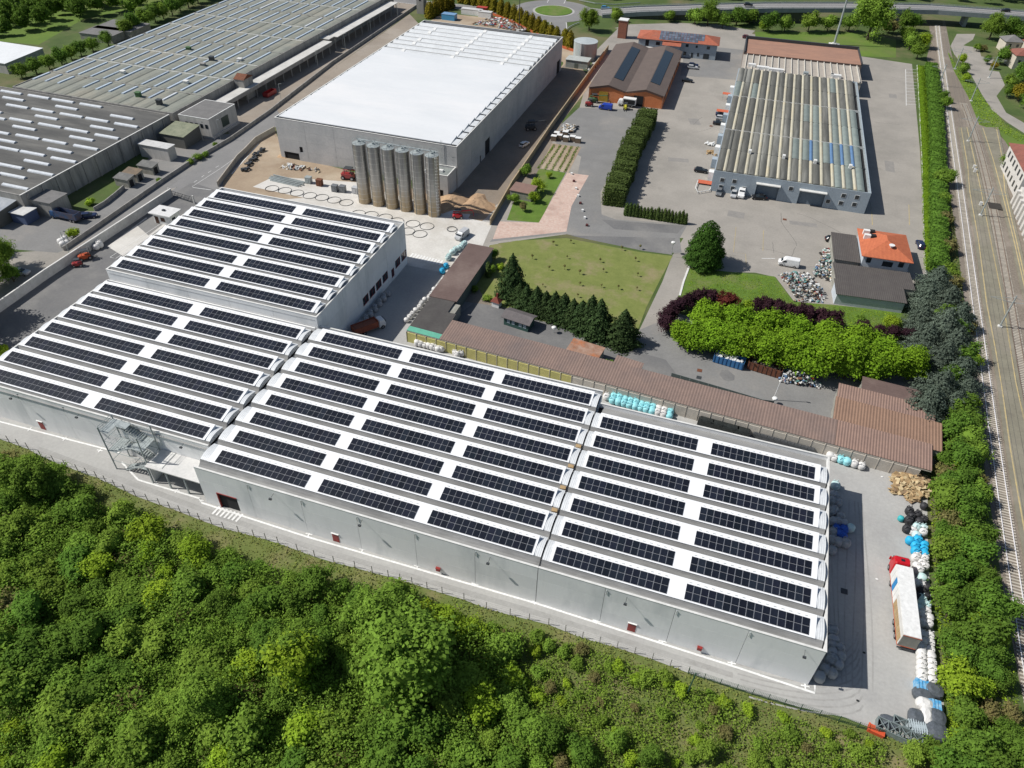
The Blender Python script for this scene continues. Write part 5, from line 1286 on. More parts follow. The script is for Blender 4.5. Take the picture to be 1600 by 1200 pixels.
# wire fence along the verge
wf = thing('wire_fence', 'wire fence on thin concrete posts along the green verge', 'fence')
P = resample([at(*p) for p in FENCE_PX[1:]], 2.9)
pm = MB(); pm.box(0, 0, 0, 0.1, 0.1, 1.9); pme = pm.mesh('post', mat('fence_post', (0.22, 0.21, 0.19)))
for i, a in enumerate(P): o = part('post', pme, None, wf, loc=(*a, 0))
m = MB()
for h_ in (0.6, 1.2, 1.7): strip_mb(m, P, 0.015, h_, 0.015)
part('wires', m, mat('fence_post', (0, 0, 0)), wf)
gw = thing('mesh_fence', 'dark green mesh fence with a tall corner post beside the lane', 'fence')
P = resample([at(1075, 1053), at(1150, 1078), at(1250, 1109), at(1370, 1146), at(1435, 1160)], 2.5)
green_m = mat('green_mesh', (0.03, 0.085, 0.05))
for i, a in enumerate(P): m = MB(); m.box(a[0], a[1], 0, 0.09, 0.09, 1.7); part('post', m, green_m, gw)
m = MB()
for h_ in [0.1 + 0.25 * k for k in range(7)]: strip_mb(m, P, 0.02, h_, 0.02)
for a, b_ in zip(P[:-1], P[1:]):
    for k in range(10): m.box(a[0] + (b_[0] - a[0]) * k / 10, a[1] + (b_[1] - a[1]) * k / 10, 0.1, 0.02, 0.02, 1.5)
part('mesh', m, green_m, gw)
p = at(1073, 1085); m = MB(); m.tube((*p, 0), (p[0] + 0.2, p[1], 6.5), 0.1, 6); part('tall_post', m, green_m, gw)
# gate and yard equipment at the left
gt = thing('sliding_gate', 'dark steel lattice gate at the top of the left yard', 'gate')
a, b_ = at(266, 306), at(304, 318)
m = MB()
for h_ in (0.2, 1.1, 2.0): m.tube((*a, h_), (*b_, h_), 0.06, 4)
for k in range(15): q = (a[0] + (b_[0] - a[0]) * k / 14, a[1] + (b_[1] - a[1]) * k / 14); m.tube((*q, 0.2), (*q, 2.0), 0.05, 4)
for k in range(7): q = (a[0] + (b_[0] - a[0]) * k / 7, a[1] + (b_[1] - a[1]) * k / 7); r = (a[0] + (b_[0] - a[0]) * (k + 1) / 7, a[1] + (b_[1] - a[1]) * (k + 1) / 7); m.tube((*q, 0.2), (*r, 2.0), 0.04, 4)
part('gate_frame', m, dark_steel, gt)
m = MB(); m.box(*a, 0, 0.4, 0.4, 2.6); m.box(*b_, 0, 0.4, 0.4, 2.6); part('gate_post', m, white_wall, gt)
# fence around parking: kerbs
m = MB(); strip_mb(m, [at(850, 499), at(880, 507), at(930, 527), at(975, 541), at(985, 541)], 0.35, 0.02, 0.12); struct('kerb', m, concrete_cap)
m = MB(); strip_mb(m, [at(1077, 416), at(1068, 440), at(1062, 462)], 0.5, 0.02, 0.14); struct('kerb', m, concrete_cap)
m = MB(); strip_mb(m, [at(1433, 102), at(1440, 230), at(1447, 430)], 0.4, 0.02, 0.12); struct('kerb', m, concrete_cap)
# parking lines
line_px([(1150, 355), (1146, 394), (1165, 397), (1166, 415)], 0.13, 0.045, yellow_paint)
line_px([(1193, 360), (1192, 392)], 0.13, 0.045, yellow_paint); line_px([(1190, 404), (1211, 404)], 0.2, 0.045, line_paint); line_px([(1420, 320), (1421, 352)], 0.2, 0.045, yellow_paint)
line_px([(1362, 330), (1363, 352)], 0.2, 0.045, yellow_paint)
pk = MB()
strip_mb(pk, [at(1415, 108), at(1416, 165)], 0.2, 0.04)
for i in range(12): py = 108 + i * 5.0; strip_mb(pk, [at(1416, py), at(1432, py + 1)], 0.18, 0.046)
struct('parking_lines', pk, line_paint)
for i in range(8):
    p = at(893 - i * 0.4 + (8 - i) * 3.0, 353 - i * 11.5) ; m = MB(); m.box(0, 0, 0, 0.7, 0.7, 0.6); o = obj('concrete_block', m.mesh('concrete_block', white_paint if i % 3 else mat('dark_block', (0.1, 0.03, 0.03))), loc=(*p, 0)); tag(o, 'small block marking the edge of the pinkish gravel path', 'block', 'blocks along the gravel path')
# ------------------------------------------------------------ foliage
def leafmat(name, c1, c2, **k):
    return mat(name, c1, c2, 0.35, 0.9, spec=0.1, trans=0.32, isl=0.30, obr=k.pop('obr', 0.16), **k)
L_mid = leafmat('mid_green_leaves', (0.19, 0.30, 0.04), (0.15, 0.24, 0.034))
L_yel = leafmat('yellow_green_leaves', (0.28, 0.40, 0.03), (0.22, 0.33, 0.028))
L_deep = leafmat('deep_green_leaves', (0.125, 0.225, 0.03), (0.095, 0.175, 0.026))
L_lime = leafmat('lime_leaves', (0.205, 0.35, 0.022), (0.16, 0.285, 0.02), obr=0.07)
L_purple = leafmat('purple_leaves', (0.06, 0.026, 0.034), (0.042, 0.02, 0.03))
L_maroon = leafmat('maroon_leaves', (0.11, 0.03, 0.02), (0.08, 0.022, 0.018))
L_blue = leafmat('blue_grey_needles', (0.15, 0.19, 0.145), (0.11, 0.145, 0.11))
L_con = leafmat('dark_needles', (0.07, 0.115, 0.04), (0.05, 0.085, 0.03))
L_ochre = leafmat('ochre_green_leaves', (0.24, 0.20, 0.018), (0.18, 0.16, 0.018))
L_hedge = leafmat('clipped_hedge_leaves', (0.11, 0.16, 0.045), (0.08, 0.12, 0.03))
L_olive = leafmat('olive_brown_leaves', (0.19, 0.20, 0.06), (0.19, 0.15, 0.07))
bark = mat('bark', (0.10, 0.075, 0.05), (0.07, 0.055, 0.04), 2.0, 0.95)

def leaf_mesh(P, Nn, size, name, m, r_, core=None):
    """quads of about the given size at points P, facing roughly along Nn"""
    n_ = len(P)
    Nn = Nn + r_.normal(0, 0.4, Nn.shape); Nn /= np.linalg.norm(Nn, axis=1)[:, None] + 1e-9
    A = np.cross(Nn, r_.normal(0, 1, Nn.shape)); A /= np.linalg.norm(A, axis=1)[:, None] + 1e-9
    B = np.cross(Nn, A)
    s = size * r_.uniform(0.55, 1.3, n_)[:, None]
    V = np.stack([P - A * s * 0.5 - B * s * 0.3, P + A * s * 0.1 - B * s * 0.42, P + A * s * 0.55 + B * s * 0.1, P - A * s * 0.1 + B * s * 0.42], 1).reshape(-1, 3)
    nv = len(V)
    loops = np.arange(nv, dtype=np.int32)
    starts = np.arange(0, nv, 4, dtype=np.int32)
    if core is not None:
        cv, cf_ = core
        base = nv
        V = np.vstack([V, cv]); 
        lf = np.concatenate([np.array(f, dtype=np.int32) + base for f in cf_]); ln = np.array([len(f) for f in cf_], dtype=np.int32)
        st = len(loops) + np.concatenate([[0], np.cumsum(ln)[:-1]]).astype(np.int32)
        loops = np.concatenate([loops, lf]); starts = np.concatenate([starts, st.astype(np.int32)])
    me = bpy.data.meshes.new(name)
    me.vertices.add(len(V)); me.vertices.foreach_set('co', V.astype(np.float32).ravel())
    me.loops.add(len(loops)); me.loops.foreach_set('vertex_index', loops)
    me.polygons.add(len(starts)); me.polygons.foreach_set('loop_start', starts)
    me.update(calc_edges=True); me.validate()
    me.materials.append(m)
    return me
def sphere_dirs(n_, r_, up=0.25):
    d = r_.normal(0, 1, (n_, 3)); d[:, 2] += up; return d / np.linalg.norm(d, axis=1)[:, None]
def blob_core(rx_, ry_, rz_, cz, r_, k=0.72):
    vs, fs = [], []
    nu, nv_ = 9, 6
    for j in range(nv_ + 1):
        ph = math.pi * j / nv_
        for i in range(nu):
            a = 2 * math.pi * i / nu; q = k * (1 + r_.uniform(-0.12, 0.12))
            vs.append((rx_ * q * math.sin(ph) * math.cos(a), ry_ * q * math.sin(ph) * math.sin(a), cz + rz_ * q * math.cos(ph)))
    for j in range(nv_):
        for i in range(nu): fs.append((j * nu + i, (j + 1) * nu + i, (j + 1) * nu + (i + 1) % nu, j * nu + (i + 1) % nu))
    return np.array(vs), fs
def crown_round(r, h, z0, nclump, nleaf, size, seed, m, name='crown', cr=0.36, rough=0.4):
    """crown of separate leaf clumps spread through an ellipsoid r wide and h tall, bottom at z0"""
    r_ = np.random.default_rng(seed)
    d = sphere_dirs(nclump, r_, 0.35); k = r_.uniform(0.35, 1.0, nclump) ** 0.5
    C_ = d * k[:, None] * np.array([r * (1 - cr), r * (1 - cr), h / 2 * (1 - cr)]) * (1 + r_.uniform(-rough, rough, (nclump, 1))) + np.array([0, 0, z0 + h / 2])
    R_ = r * cr * r_.uniform(0.65, 1.25, nclump)
    idx = r_.choice(nclump, nleaf, p=R_ ** 2 / (R_ ** 2).sum())
    dd = sphere_dirs(nleaf, r_, 0.45)
    sq = 1 + 0.35 * np.sin(dd[:, 0] * 6 + idx) * np.cos(dd[:, 1] * 7 + idx * 2)
    P = C_[idx] + dd * (R_[idx] * sq * r_.uniform(0.35, 1.25, nleaf))[:, None]
    P[:, 2] = np.maximum(P[:, 2], 0.08)
    return leaf_mesh(P, dd + np.array([0, 0, 0.7]), size, name, m, r_, blob_core(r * 0.8, r * 0.8, h / 2 * 0.8, z0 + h / 2, r_, 0.75))
def crown_cone(r, h, z0, nleaf, size, seed, m, p=1.0, tiers=0, name='crown', lump=0.18):
    r_ = np.random.default_rng(seed)
    t = r_.uniform(0, 1, nleaf) ** 0.75; t = 1 - t if False else t
    t = 1 - np.sqrt(r_.uniform(0, 1, nleaf)) * 0.98
    a = r_.uniform(0, 2 * math.pi, nleaf)
    prof = np.sin(np.clip((1 - t) ** p * math.pi / 2, 0, math.pi / 2))
    lum = 1 + lump * np.sin(a * 5 + t * 17 + seed) + lump * 0.7 * np.sin(a * 9 - t * 31)
    if tiers: lum = lum * (1 + 0.22 * ((t * tiers) % 1.0 - 0.5) * -1.6)
    rr = r * prof * lum * r_.uniform(0.7, 1.03, nleaf)
    P = np.stack([rr * np.cos(a), rr * np.sin(a), z0 + t * h - (0.10 * rr if tiers else 0)], 1)
    Nn = np.stack([np.cos(a), np.sin(a), np.full(nleaf, 0.45)], 1)
    vs, fs = [], []
    for j in range(5):
        q = j / 4
        for i in range(8):
            aa = 2 * math.pi * i / 8; rc = r * 0.68 * math.sin(max(0.02, (1 - q) ** p) * math.pi / 2); vs.append((rc * math.cos(aa), rc * math.sin(aa), z0 + 0.1 + q * h * 0.9))
    for j in range(4):
        for i in range(8): fs.append((j * 8 + i, j * 8 + (i + 1) % 8, (j + 1) * 8 + (i + 1) % 8, (j + 1) * 8 + i))
    return leaf_mesh(P, Nn, size, name, m, r_, (np.array(vs), fs))
def trunk_mesh(h, r, limbs, seed, spread):
    r_ = random.Random(seed); mb = MB()
    mb.tube((0, 0, -0.1), (0.05, 0, h * 0.55), r, 7, r2=r * 0.7); mb.tube((0.05, 0, h * 0.55), (0, 0.05, h), r * 0.7, 6, r2=r * 0.3)
    for i in range(limbs):
        a = 2 * math.pi * i / max(limbs, 1) + r_.uniform(-.3, .3); z = h * r_.uniform(0.4, 0.7)
        mb.tube((0.03, 0, z), (spread * math.cos(a), spread * math.sin(a), z + spread * r_.uniform(0.4, 0.9)), r * 0.4, 5, r2=r * 0.15)
    return mb.mesh('trunk', bark)
PROTO = {}
def proto(key, name, crown_me, trunk_me, cat='tree'):
    PROTO[key] = (name, crown_me, trunk_me, cat)
def plant(key, x, y, s=1.0, rz_=None, label='', group=None, z=0.0, sz=None):
    name, cm, tm, cat = PROTO[key]
    t = thing(name, label, cat, (x, y, z), random.uniform(0, 6.28) if rz_ is None else rz_, group)
    t.scale = (s * random.uniform(0.92, 1.08), s * random.uniform(0.92, 1.08), s if sz is None else sz)
    obj('crown', cm, t)
    if tm is not None: obj('trunk', tm, t)
    return t
for i in range(3):
    proto('mid%d' % i, 'leafy_tree', crown_round(3.2, 4.8, 0.7, 20, 3600, 0.36, 10 + i, L_mid), trunk_mesh(4.4, 0.2, 4, i, 1.6))
    proto('yel%d' % i, 'leafy_tree', crown_round(3.0, 4.4, 0.6, 16, 3200, 0.34, 20 + i, L_yel), trunk_mesh(4.0, 0.17, 4, i + 3, 1.5))
    proto('deep%d' % i, 'leafy_tree', crown_round(3.2, 5.2, 0.8, 22, 3600, 0.36, 30 + i, L_deep), trunk_mesh(4.8, 0.22, 4, i + 6, 1.6))
    proto('bush%d' % i, 'bush', crown_round(1.6, 1.7, 0.0, 10, 1100, 0.24, 40 + i, L_mid), trunk_mesh(1.2, 0.06, 4, i + 9, 0.6), 'bush')
    proto('ybush%d' % i, 'bush', crown_round(1.4, 1.7, 0.0, 9, 1000, 0.24, 50 + i, L_yel), trunk_mesh(1.2, 0.06, 4, i + 12, 0.6), 'bush')
    proto('olive%d' % i, 'bush', crown_round(2.2, 2.8, 0.1, 20, 1300, 0.36, 60 + i, L_olive), trunk_mesh(2.2, 0.1, 5, i + 15, 1.2), 'bush')
    proto('lime%d' % i, 'hornbeam_tree', crown_round(4.3, 8.2, 0.4, 30, 8500, 0.42, 70 + i, L_lime, cr=0.36), trunk_mesh(6.5, 0.25, 5, i + 18, 2.0))
    proto('blue%d' % i, 'cedar_tree', crown_cone(5.0, 10.0, 0.3, 8500, 0.42, 80 + i, L_blue, p=0.85, tiers=6, lump=0.32), trunk_mesh(10, 0.3, 0, i, 1))
    proto('con%d' % i, 'spruce_tree', crown_cone(3.0, 8.6, 0.2, 5600, 0.38, 90 + i, L_con, p=1.0, tiers=8, lump=0.22), trunk_mesh(7.6, 0.22, 0, i, 1))
    proto('thuja%d' % i, 'columnar_cypress', crown_cone(1.25, 5.4, 0.05, 1500, 0.34, 100 + i, L_ochre, p=0.6, lump=0.1), trunk_mesh(4, 0.1, 0, i, 1), 'cypress')
    proto('col%d' % i, 'columnar_cypress', crown_cone(0.8, 4.4, 0.05, 1300, 0.24, 110 + i, L_hedge, p=0.6, lump=0.12), trunk_mesh(3.5, 0.08, 0, i, 1), 'cypress')
    proto('big%d' % i, 'leafy_tree', crown_round(6.0, 10.0, 1.6, 60, 13000, 0.42, 120 + i, L_mid, cr=0.27), trunk_mesh(9, 0.4, 6, i, 3.2))
    proto('purple%d' % i, 'purple_plum_tree', crown_round(2.7, 4.6, 0.5, 26, 3200, 0.36, 130 + i, L_purple, cr=0.33), trunk_mesh(3.8, 0.16, 4, i, 1.4))
proto('maroon', 'copper_plum_tree', crown_round(3.1, 5.4, 0.5, 28, 3600, 0.38, 140, L_maroon, cr=0.33), trunk_mesh(4, 0.18, 4, 3, 1.4))
proto('maple', 'round_maple_tree', crown_cone(5.6, 13.0, 0.6, 15000, 0.42, 141, leafmat('dense_green_leaves', (0.065, 0.135, 0.022), (0.05, 0.105, 0.018)), p=0.62, lump=0.09), trunk_mesh(9, 0.4, 4, 3, 2))
proto('sapling', 'sapling', crown_round(0.7, 1.1, 0.9, 6, 70, 0.17, 142, L_olive), trunk_mesh(1.9, 0.05, 4, 3, 0.5))
proto('autumn', 'leafy_tree', crown_round(3.4, 5.4, 0.8, 26, 3200, 0.46, 143, L_ochre), trunk_mesh(4.4, 0.2, 4, 5, 1.6))
proto('bare', 'bush', crown_round(1.6, 2.2, 0.4, 12, 420, 0.26, 144, L_olive), trunk_mesh(2.0, 0.08, 6, 5, 1.0), 'bush')

def poly_contains(pts, x, y):
    c = False; n_ = len(pts)
    for i in range(n_):
        (x1, y1), (x2, y2) = pts[i], pts[i - 1]
        if (y1 > y) != (y2 > y) and x < (x2 - x1) * (y - y1) / (y2 - y1) + x1: c = not c
    return c
def scatter(pts, dist, r_, tries=6000, limit=9999):
    xs_, ys_ = [p[0] for p in pts], [p[1] for p in pts]; out = []
    for _ in range(tries):
        x, y = r_.uniform(min(xs_), max(xs_)), r_.uniform(min(ys_), max(ys_))
        if not poly_contains(pts, x, y): continue
        if all((x - a) ** 2 + (y - b_) ** 2 > dist ** 2 for a, b_ in out): out.append((x, y))
        if len(out) >= limit: break
    return out
def far_wood(lbl, pts, s0, s1, nleaf):
    """a distant wood that reads as one mass"""
    r_ = np.random.default_rng(len(pts)); PP, NN, cv, cf_ = [], [], [], []
    for (x, y) in pts:
        s = r_.uniform(s0, s1); c_ = r_.normal(0, 1, (9, 3)); c_ = c_ / np.linalg.norm(c_, axis=1)[:, None] * np.array([1.9, 1.9, 1.5]); c_[:, 2] += 3.6
        d = sphere_dirs(nleaf, r_, 0.4); P = c_[r_.integers(0, 9, nleaf)] + d * r_.uniform(0.7, 1.4, nleaf)[:, None]
        PP.append(P * s + np.array([x, y, 0])); NN.append(d)
        bv, bf = blob_core(2.4, 2.4, 2.3, 3.4, r_); o_ = sum(len(v) for v in cv); cv.append(bv * s + np.array([x, y, 0])); cf_ += [tuple(i + o_ for i in f) for f in bf]
    o = obj('far_wood', leaf_mesh(np.vstack(PP), np.vstack(NN), 0.9, 'far_wood', L_deep, r_, (np.vstack(cv), cf_))); o['kind'] = 'stuff'; o['label'] = lbl
RS = random.Random(3)
# --- thicket on the slope below the lane
fx = [at(*p) for p in FENCE_PX]
thick = [at(*p) for p in [(-130, 700), (0, 715), (60, 742), (110, 775), (170, 800), (250, 830), (330, 862), (400, 892), (480, 910), (560, 930), (650, 955), (720, 985), (800, 1030), (830, 1100), (850, 1180), (860, 1260), (400, 1280), (-150, 1280)]]
TL = {'mid': 'mid green bushy tree in the dense thicket below the factory lane', 'yel': 'yellow green tree in the dense thicket below the factory lane', 'deep': 'dark green tree in the dense thicket below the factory lane', 'olive': 'brownish half leafed bush in the dense thicket below the lane'}
spots = scatter(thick, 3.7, RS, 9000)
bigs = [at(640, 1075), at(600, 1010), at(60, 775), at(330, 1120), at(470, 1050)]
for (x, y) in spots:
    if any((x - b_[0]) ** 2 + (y - b_[1]) ** 2 < 22 for b_ in bigs[:2]): continue
    q = mathutils.noise.noise(Vector((x * 0.05, y * 0.05, 0))) if False else math.sin(x * 0.11 + 1) * math.cos(y * 0.17) + RS.uniform(-0.8, 0.8)
    k = 'yel' if q > 0.75 else 'deep' if q < -0.55 else 'olive' if RS.random() < 0.13 else 'mid'
    s = RS.uniform(0.55, 1.2)
    plant(k + str(RS.randrange(3)), x, y, s if k != 'olive' else s * 1.2, None, TL[k], 'thicket trees', sz=s * RS.uniform(0.6, 0.95))
for i, b_ in enumerate(bigs):
    plant('big%d' % (i % 3), b_[0], b_[1], [1.35, 1.0, 0.8, 0.75, 0.8][i], None, ['tallest dark green tree of the thicket, casting the deep shadow at its right', 'broad tree touching the tallest thicket tree from behind', 'broad dark tree at the upper left edge of the thicket', 'broad tree low in the left half of the thicket', 'broad tree left of the tallest thicket tree'][i], 'thicket trees')
plant('yel1', *at(470, 1060), 1.5, None, 'tall yellow green leaning tree standing out of the thicket', 'thicket trees', sz=2.0)
# low shrubs on the open right part of the slope
open_ = [at(*p) for p in [(700, 962), (800, 985), (900, 1010), (1000, 1045), (1075, 1075), (1180, 1110), (1300, 1140), (1380, 1165), (1380, 1260), (840, 1260), (820, 1100), (760, 1010)]]
for (x, y) in scatter(open_, 2.3, RS, 4000, 230):
    d0 = min(math.hypot(x - b_[0], y - b_[1]) for b_ in [at(870, 1150)])
    if RS.random() < (0.1 if x < 0 else 0.35): continue
    k = RS.choice(['bush', 'bush', 'ybush', 'olive'])
    plant(k + str(RS.randrange(3)), x, y, RS.uniform(0.5, 1.15) * (0.6 if k == 'olive' else 1), None, {'bush': 'low green shrub on the open grassy slope below the lane', 'ybush': 'low yellow green shrub on the open grassy slope below the lane', 'olive': 'low brownish shrub on the open grassy slope below the lane'}[k], 'shrubs on the grassy slope')
for i, (px, py, s) in enumerate(((963, 1046, 0.9), (992, 1064, 0.8), (1040, 1072, 0.7), (1222, 1125, 0.75), (1289, 1148, 0.85), (1357, 1166, 0.7), (1168, 1112, 0.9), (1128, 1100, 0.9))):
    plant('ybush%d' % (i % 3), *at(px, py), s, None, ['round bright shrub in the verge below the second hall door', 'round bright shrub near the bare sandy patch', 'round bright shrub on the right of the bare sandy patch', 'round lime shrub below the mesh fence, left of a pair', 'round lime shrub below the mesh fence, right of a pair', 'round lime shrub near the stacked lattice frames', 'dark shrub close to the mesh fence', 'shrub at the foot of the tall fence post'][i], 'bright shrubs along the verge')
for i, (px, py, k, s) in enumerate(((860, 1160, 'deep1', .8), (905, 1185, 'deep2', .7), (960, 1165, 'mid0', .6), (1015, 1190, 'deep0', .6), (1420, 1185, 'mid1', .6), (1455, 1190, 'mid2', .7), (1500, 1175, 'yel0', .8), (1100, 1180, 'mid1', .55), (1180, 1200, 'mid2', .55))):
    plant(k, *at(px, py), s, None, 'small tree at the bottom edge of the picture on the grassy slope', 'small trees on the slope bottom')
# --- strip between yard and railway, tall leafy trees
strip = [at(*p) for p in [(1462, 740), (1478, 700), (1500, 640), (1520, 700), (1535, 780), (1545, 860), (1558, 950), (1578, 1060), (1610, 1200), (1640, 1280), (1500, 1280), (1484, 1160), (1476, 1050), (1466, 950), (1464, 850)]]
for (x, y) in scatter(strip, 3.0, RS, 5000):
    k = RS.choice(['deep', 'deep', 'mid', 'deep', 'olive', 'yel']) if y < 90 else RS.choice(['deep', 'deep', 'mid', 'olive'])
    edge = abs(x - np.polyval(cf, y)) < 4
    plant(k + str(RS.randrange(3)), x - (1.5 if edge else 0), y, RS.uniform(0.6, 1.3) * (0.7 if edge else 1), None, {'deep': 'dark green tree in the strip between truck yard and railway', 'mid': 'mid green tree in the strip between truck yard and railway', 'yel': 'yellow green tree in the strip between truck yard and railway', 'olive': 'brownish bush in the strip between truck yard and railway'}[k], 'trees between truck yard and railway')
for i, (px, py, k, s) in enumerate(((1492, 668, 'deep0', 1.15), (1500, 690, 'deep1', 1.0), (1500, 740, 'yel1', 0.8), (1512, 570, 'yel2', .8), (1517, 640, 'yel0', 0.6), (1508, 520, 'olive0', 1.1), (1480, 395, 'olive1', 1.3), (1475, 350, 'olive2', 1.2), (1470, 320, 'mid0', .8), (1478, 440, 'mid1', .9), (1490, 450, 'olive0', 1.2), (1515, 700, 'olive2', 0.9), (1525, 760, 'bare', 1.2))):
    plant(k, *at(px, py), s, None, ['round dark bush beside the orange brown shed', 'dark bush below the round one at the shed end', 'bright bush at the end of the long shed', 'bright slim tree between cedars and railway', 'small bright shrub at the ballast edge', 'brownish shrub right of the cedars', 'brownish shrub along the hedge, middle', 'brownish shrub along the hedge, upper', 'green bush along the hedge beside the corrugated hall', 'green bush between hedge and cedars', 'brownish shrub above the cedars', 'brown shrub beside the end of the long shed', 'bare twiggy shrub on the ballast edge'][i], 'bushes along the railway')
# --- blue grey cedars
ced = [(1440, 470), (1455, 445), (1470, 480), (1432, 505), (1462, 520), (1490, 500), (1438, 535), (1480, 545), (1462, 570), (1490, 590), (1456, 618), (1440, 640), (1480, 640), (1498, 615)]
for i, (px, py) in enumerate(ced):
    p = at(px, py + 14); plant('blue%d' % (i % 3), p[0], p[1], [0.8, 0.85, 0.9, 0.75, 1.0, 0.8, 0.8, 0.9, 0.9, 0.85, 0.95, 0.9, 0.8, 0.7][i], None, 'blue grey cedar in the clump beside the railway', 'blue grey cedars')
for i, (px, py) in enumerate(((1468, 505), (1485, 525), (1500, 560), (1475, 600))): plant('deep%d' % (i % 3), *at(px, py + 8), 1.05, None, 'dark green tree mixed into the blue grey cedar clump', 'dark trees among the cedars')
# --- lime hornbeams, purple plums
hb = [(1060, 543), (1082, 548), (1108, 552), (1136, 560), (1165, 563), (1194, 572), (1224, 578), (1254, 585), (1286, 590), (1318, 594), (1350, 597), (1384, 594), (1418, 596)]
for i, (px, py) in enumerate(hb):
    p = at(px, py); plant('lime%d' % (i % 3), p[0], p[1] + 1.0, [0.7, 0.86, 0.9, 0.9, 0.95, 0.95, 1.0, 1.05, 1.1, 1.05, 0.95, 0.9, 0.85][i] * 1.08, None,
        ['leftmost lime green tree of the front row, beside the purple tree', 'lime green tree just right of the leftmost one', 'second lime green tree from the left in the front row', 'third lime green tree from the left in the front row', 'fourth lime green tree from the left in the front row', 'lime green tree directly behind the blue skip', 'lime green tree directly behind the brown waste container', 'lime green tree left of the heap of white scrap', 'lime green tree right behind the heap of white scrap', 'lime green tree above the wide orange brown shed', 'third lime green tree from the right in the front row', 'second lime green tree from the right in the front row', 'rightmost lime green tree, next to the cedars'][i], 'row of lime green trees')
for i, (px, py) in enumerate(((1100, 525), (1145, 530), (1190, 540), (1235, 548), (1280, 556), (1325, 568), (1365, 578))):
    p = at(px, py); plant('lime%d' % ((i + 1) % 3), p[0], p[1] + 0.5, 1.08, None, 'lime green tree in the back of the double row', 'row of lime green trees')
pp = [(1040, 514), (1044, 500), (1056, 488), (1072, 479), (1090, 474), (1108, 476), (1178, 498), (1192, 499), (1208, 502), (1226, 506), (1244, 510), (1262, 513), (1280, 516), (1298, 519), (1345, 530), (1368, 536), (1392, 540), (1418, 543), (1440, 550), (1460, 553)]
for i, (px, py) in enumerate(pp):
    p = at(px, py + (4 if i < 6 else 0)); plant('purple%d' % (i % 3), p[0], p[1] + (0 if i < 6 else 2.2), 0.95 if i < 6 else 0.95 if i < 14 else 0.8, None, 'purple plum tree in the curved end of the purple hedge' if i < 6 else 'low purple plum bush behind the lime green row' if i < 14 else 'purple plum tree near the blue grey cedars', 'purple plum trees')
plant('maroon', *at(1133, 488), 1.0, None, 'round copper red tree between purple hedge and lime green row')
plant('yel0', *at(1165, 492), 0.8, None, 'yellow green bush right of the copper red tree')
plant('yel1', *at(1388, 515), 0.8, None, 'light green bush on the lawn before the dark open shed')
plant('mid1', *at(1340, 512), 0.6, None, 'green bush on the lawn left of the light green bush')
plant('maple', *at(1098, 413), 0.98, None, 'single big round dark green tree at the edge of the car park')
# --- spruces along the orchard
sp = [(800, 462, .95, 1.15), (812, 475, .62, .6), (822, 482, .68, .65), (838, 488, .72, .72), (852, 492, .7, .66), (866, 496, .72, .72), (880, 500, .75, .74), (894, 506, .72, .7), (907, 512, .78, .74), (921, 518, .88, .98), (934, 524, .9, .98), (971, 536, .98, .9)]
sl_ = ['tall slender dark spruce at the left corner of the orchard lawn', 'first small spruce after the tall slender one', 'second small spruce after the tall slender one', 'spruce in the left part of the orchard row', 'spruce behind the green cabin in the orchard row', 'spruce left of the middle of the orchard row', 'spruce at the middle of the orchard row', 'spruce right of the middle of the orchard row', 'spruce left of the two tallest in the orchard row', 'left one of the two tallest spruces in the orchard row', 'right one of the two tallest spruces in the orchard row', 'broad lone spruce at the right end of the orchard row']
for i, (px, py, s, z_) in enumerate(sp): plant('con%d' % (i % 3), *at(px, py), s * 1.3, None, sl_[i], 'spruces along the orchard', sz=z_ * 1.25)
# saplings on the orchard lawn
k_ = 0
for j in range(5):
    for i in range(7):
        px, py = 832 + i * 28 - j * 3 + RS.uniform(-5, 5), 380 + j * 21 + RS.uniform(-4, 4) + i * 1.5
        if px > 1040 - j * 12 or (py < 384 and px < 850): continue
        if RS.random() < 0.35: continue
        plant('sapling', *at(px, py), RS.uniform(0.5, 0.85), None, 'thin sapling with sparse leaves on the orchard lawn', 'orchard saplings')
# garden plants
for i, (px, py, k, s, lb) in enumerate(((822, 275, 'mid0', .75, 'dense green bush against the tan wall by the garden shed'), (840, 300, 'yel0', .9, 'bright tree leaning over the garden shed roof'), (834, 316, 'yel2', .7, 'bright bush in front of the garden shed'), (803, 318, 'mid2', .6, 'bushy plant below the garden shed'), (817, 330, 'bare', 1.1, 'grey twiggy tree on the garden grass'), (858, 278, 'yel1', .4, 'tiny bright tree behind the vegetable plot'),
    (763, 432, 'col0', 1.1, 'thin cypress beside the plum brown canopy'), (772, 405, 'deep0', .5, 'small dark tree by the orchard corner'), (768, 428, 'mid1', .45, 'little bush beside the thin cypress'), (782, 420, 'ybush1', .9, 'bright shrub at the orchard corner'), (742, 455, 'bush0', 1.0, 'shrub at the dry earth patch'), (762, 470, 'bush1', .9, 'shrub left of the white garden oven'),
    (952, 572, 'bush2', .9, 'green plant beside the small lean-to'), (337, 230, 'mid0', .35, 'little tree at the fence by the pale office block'), (310, 250, 'bush1', 1.2, 'bush on the verge of the works yard, right'), (322, 245, 'bush2', 1.0, 'low bush on the verge near the office block'), (298, 256, 'bush0', 1.0, 'low bush on the verge of the works yard, left'), (118, 370, 'ybush0', 1.5, 'bright shrub on the fence below the blue tipper truck'), (142, 320, 'ybush1', 1.2, 'bright shrub on the shaded works grass'), (250, 285, 'bush0', .9, 'small weed bush beside the road wall'))):
    plant(k, *at(px, py), s, None, lb, 'garden and yard plants')
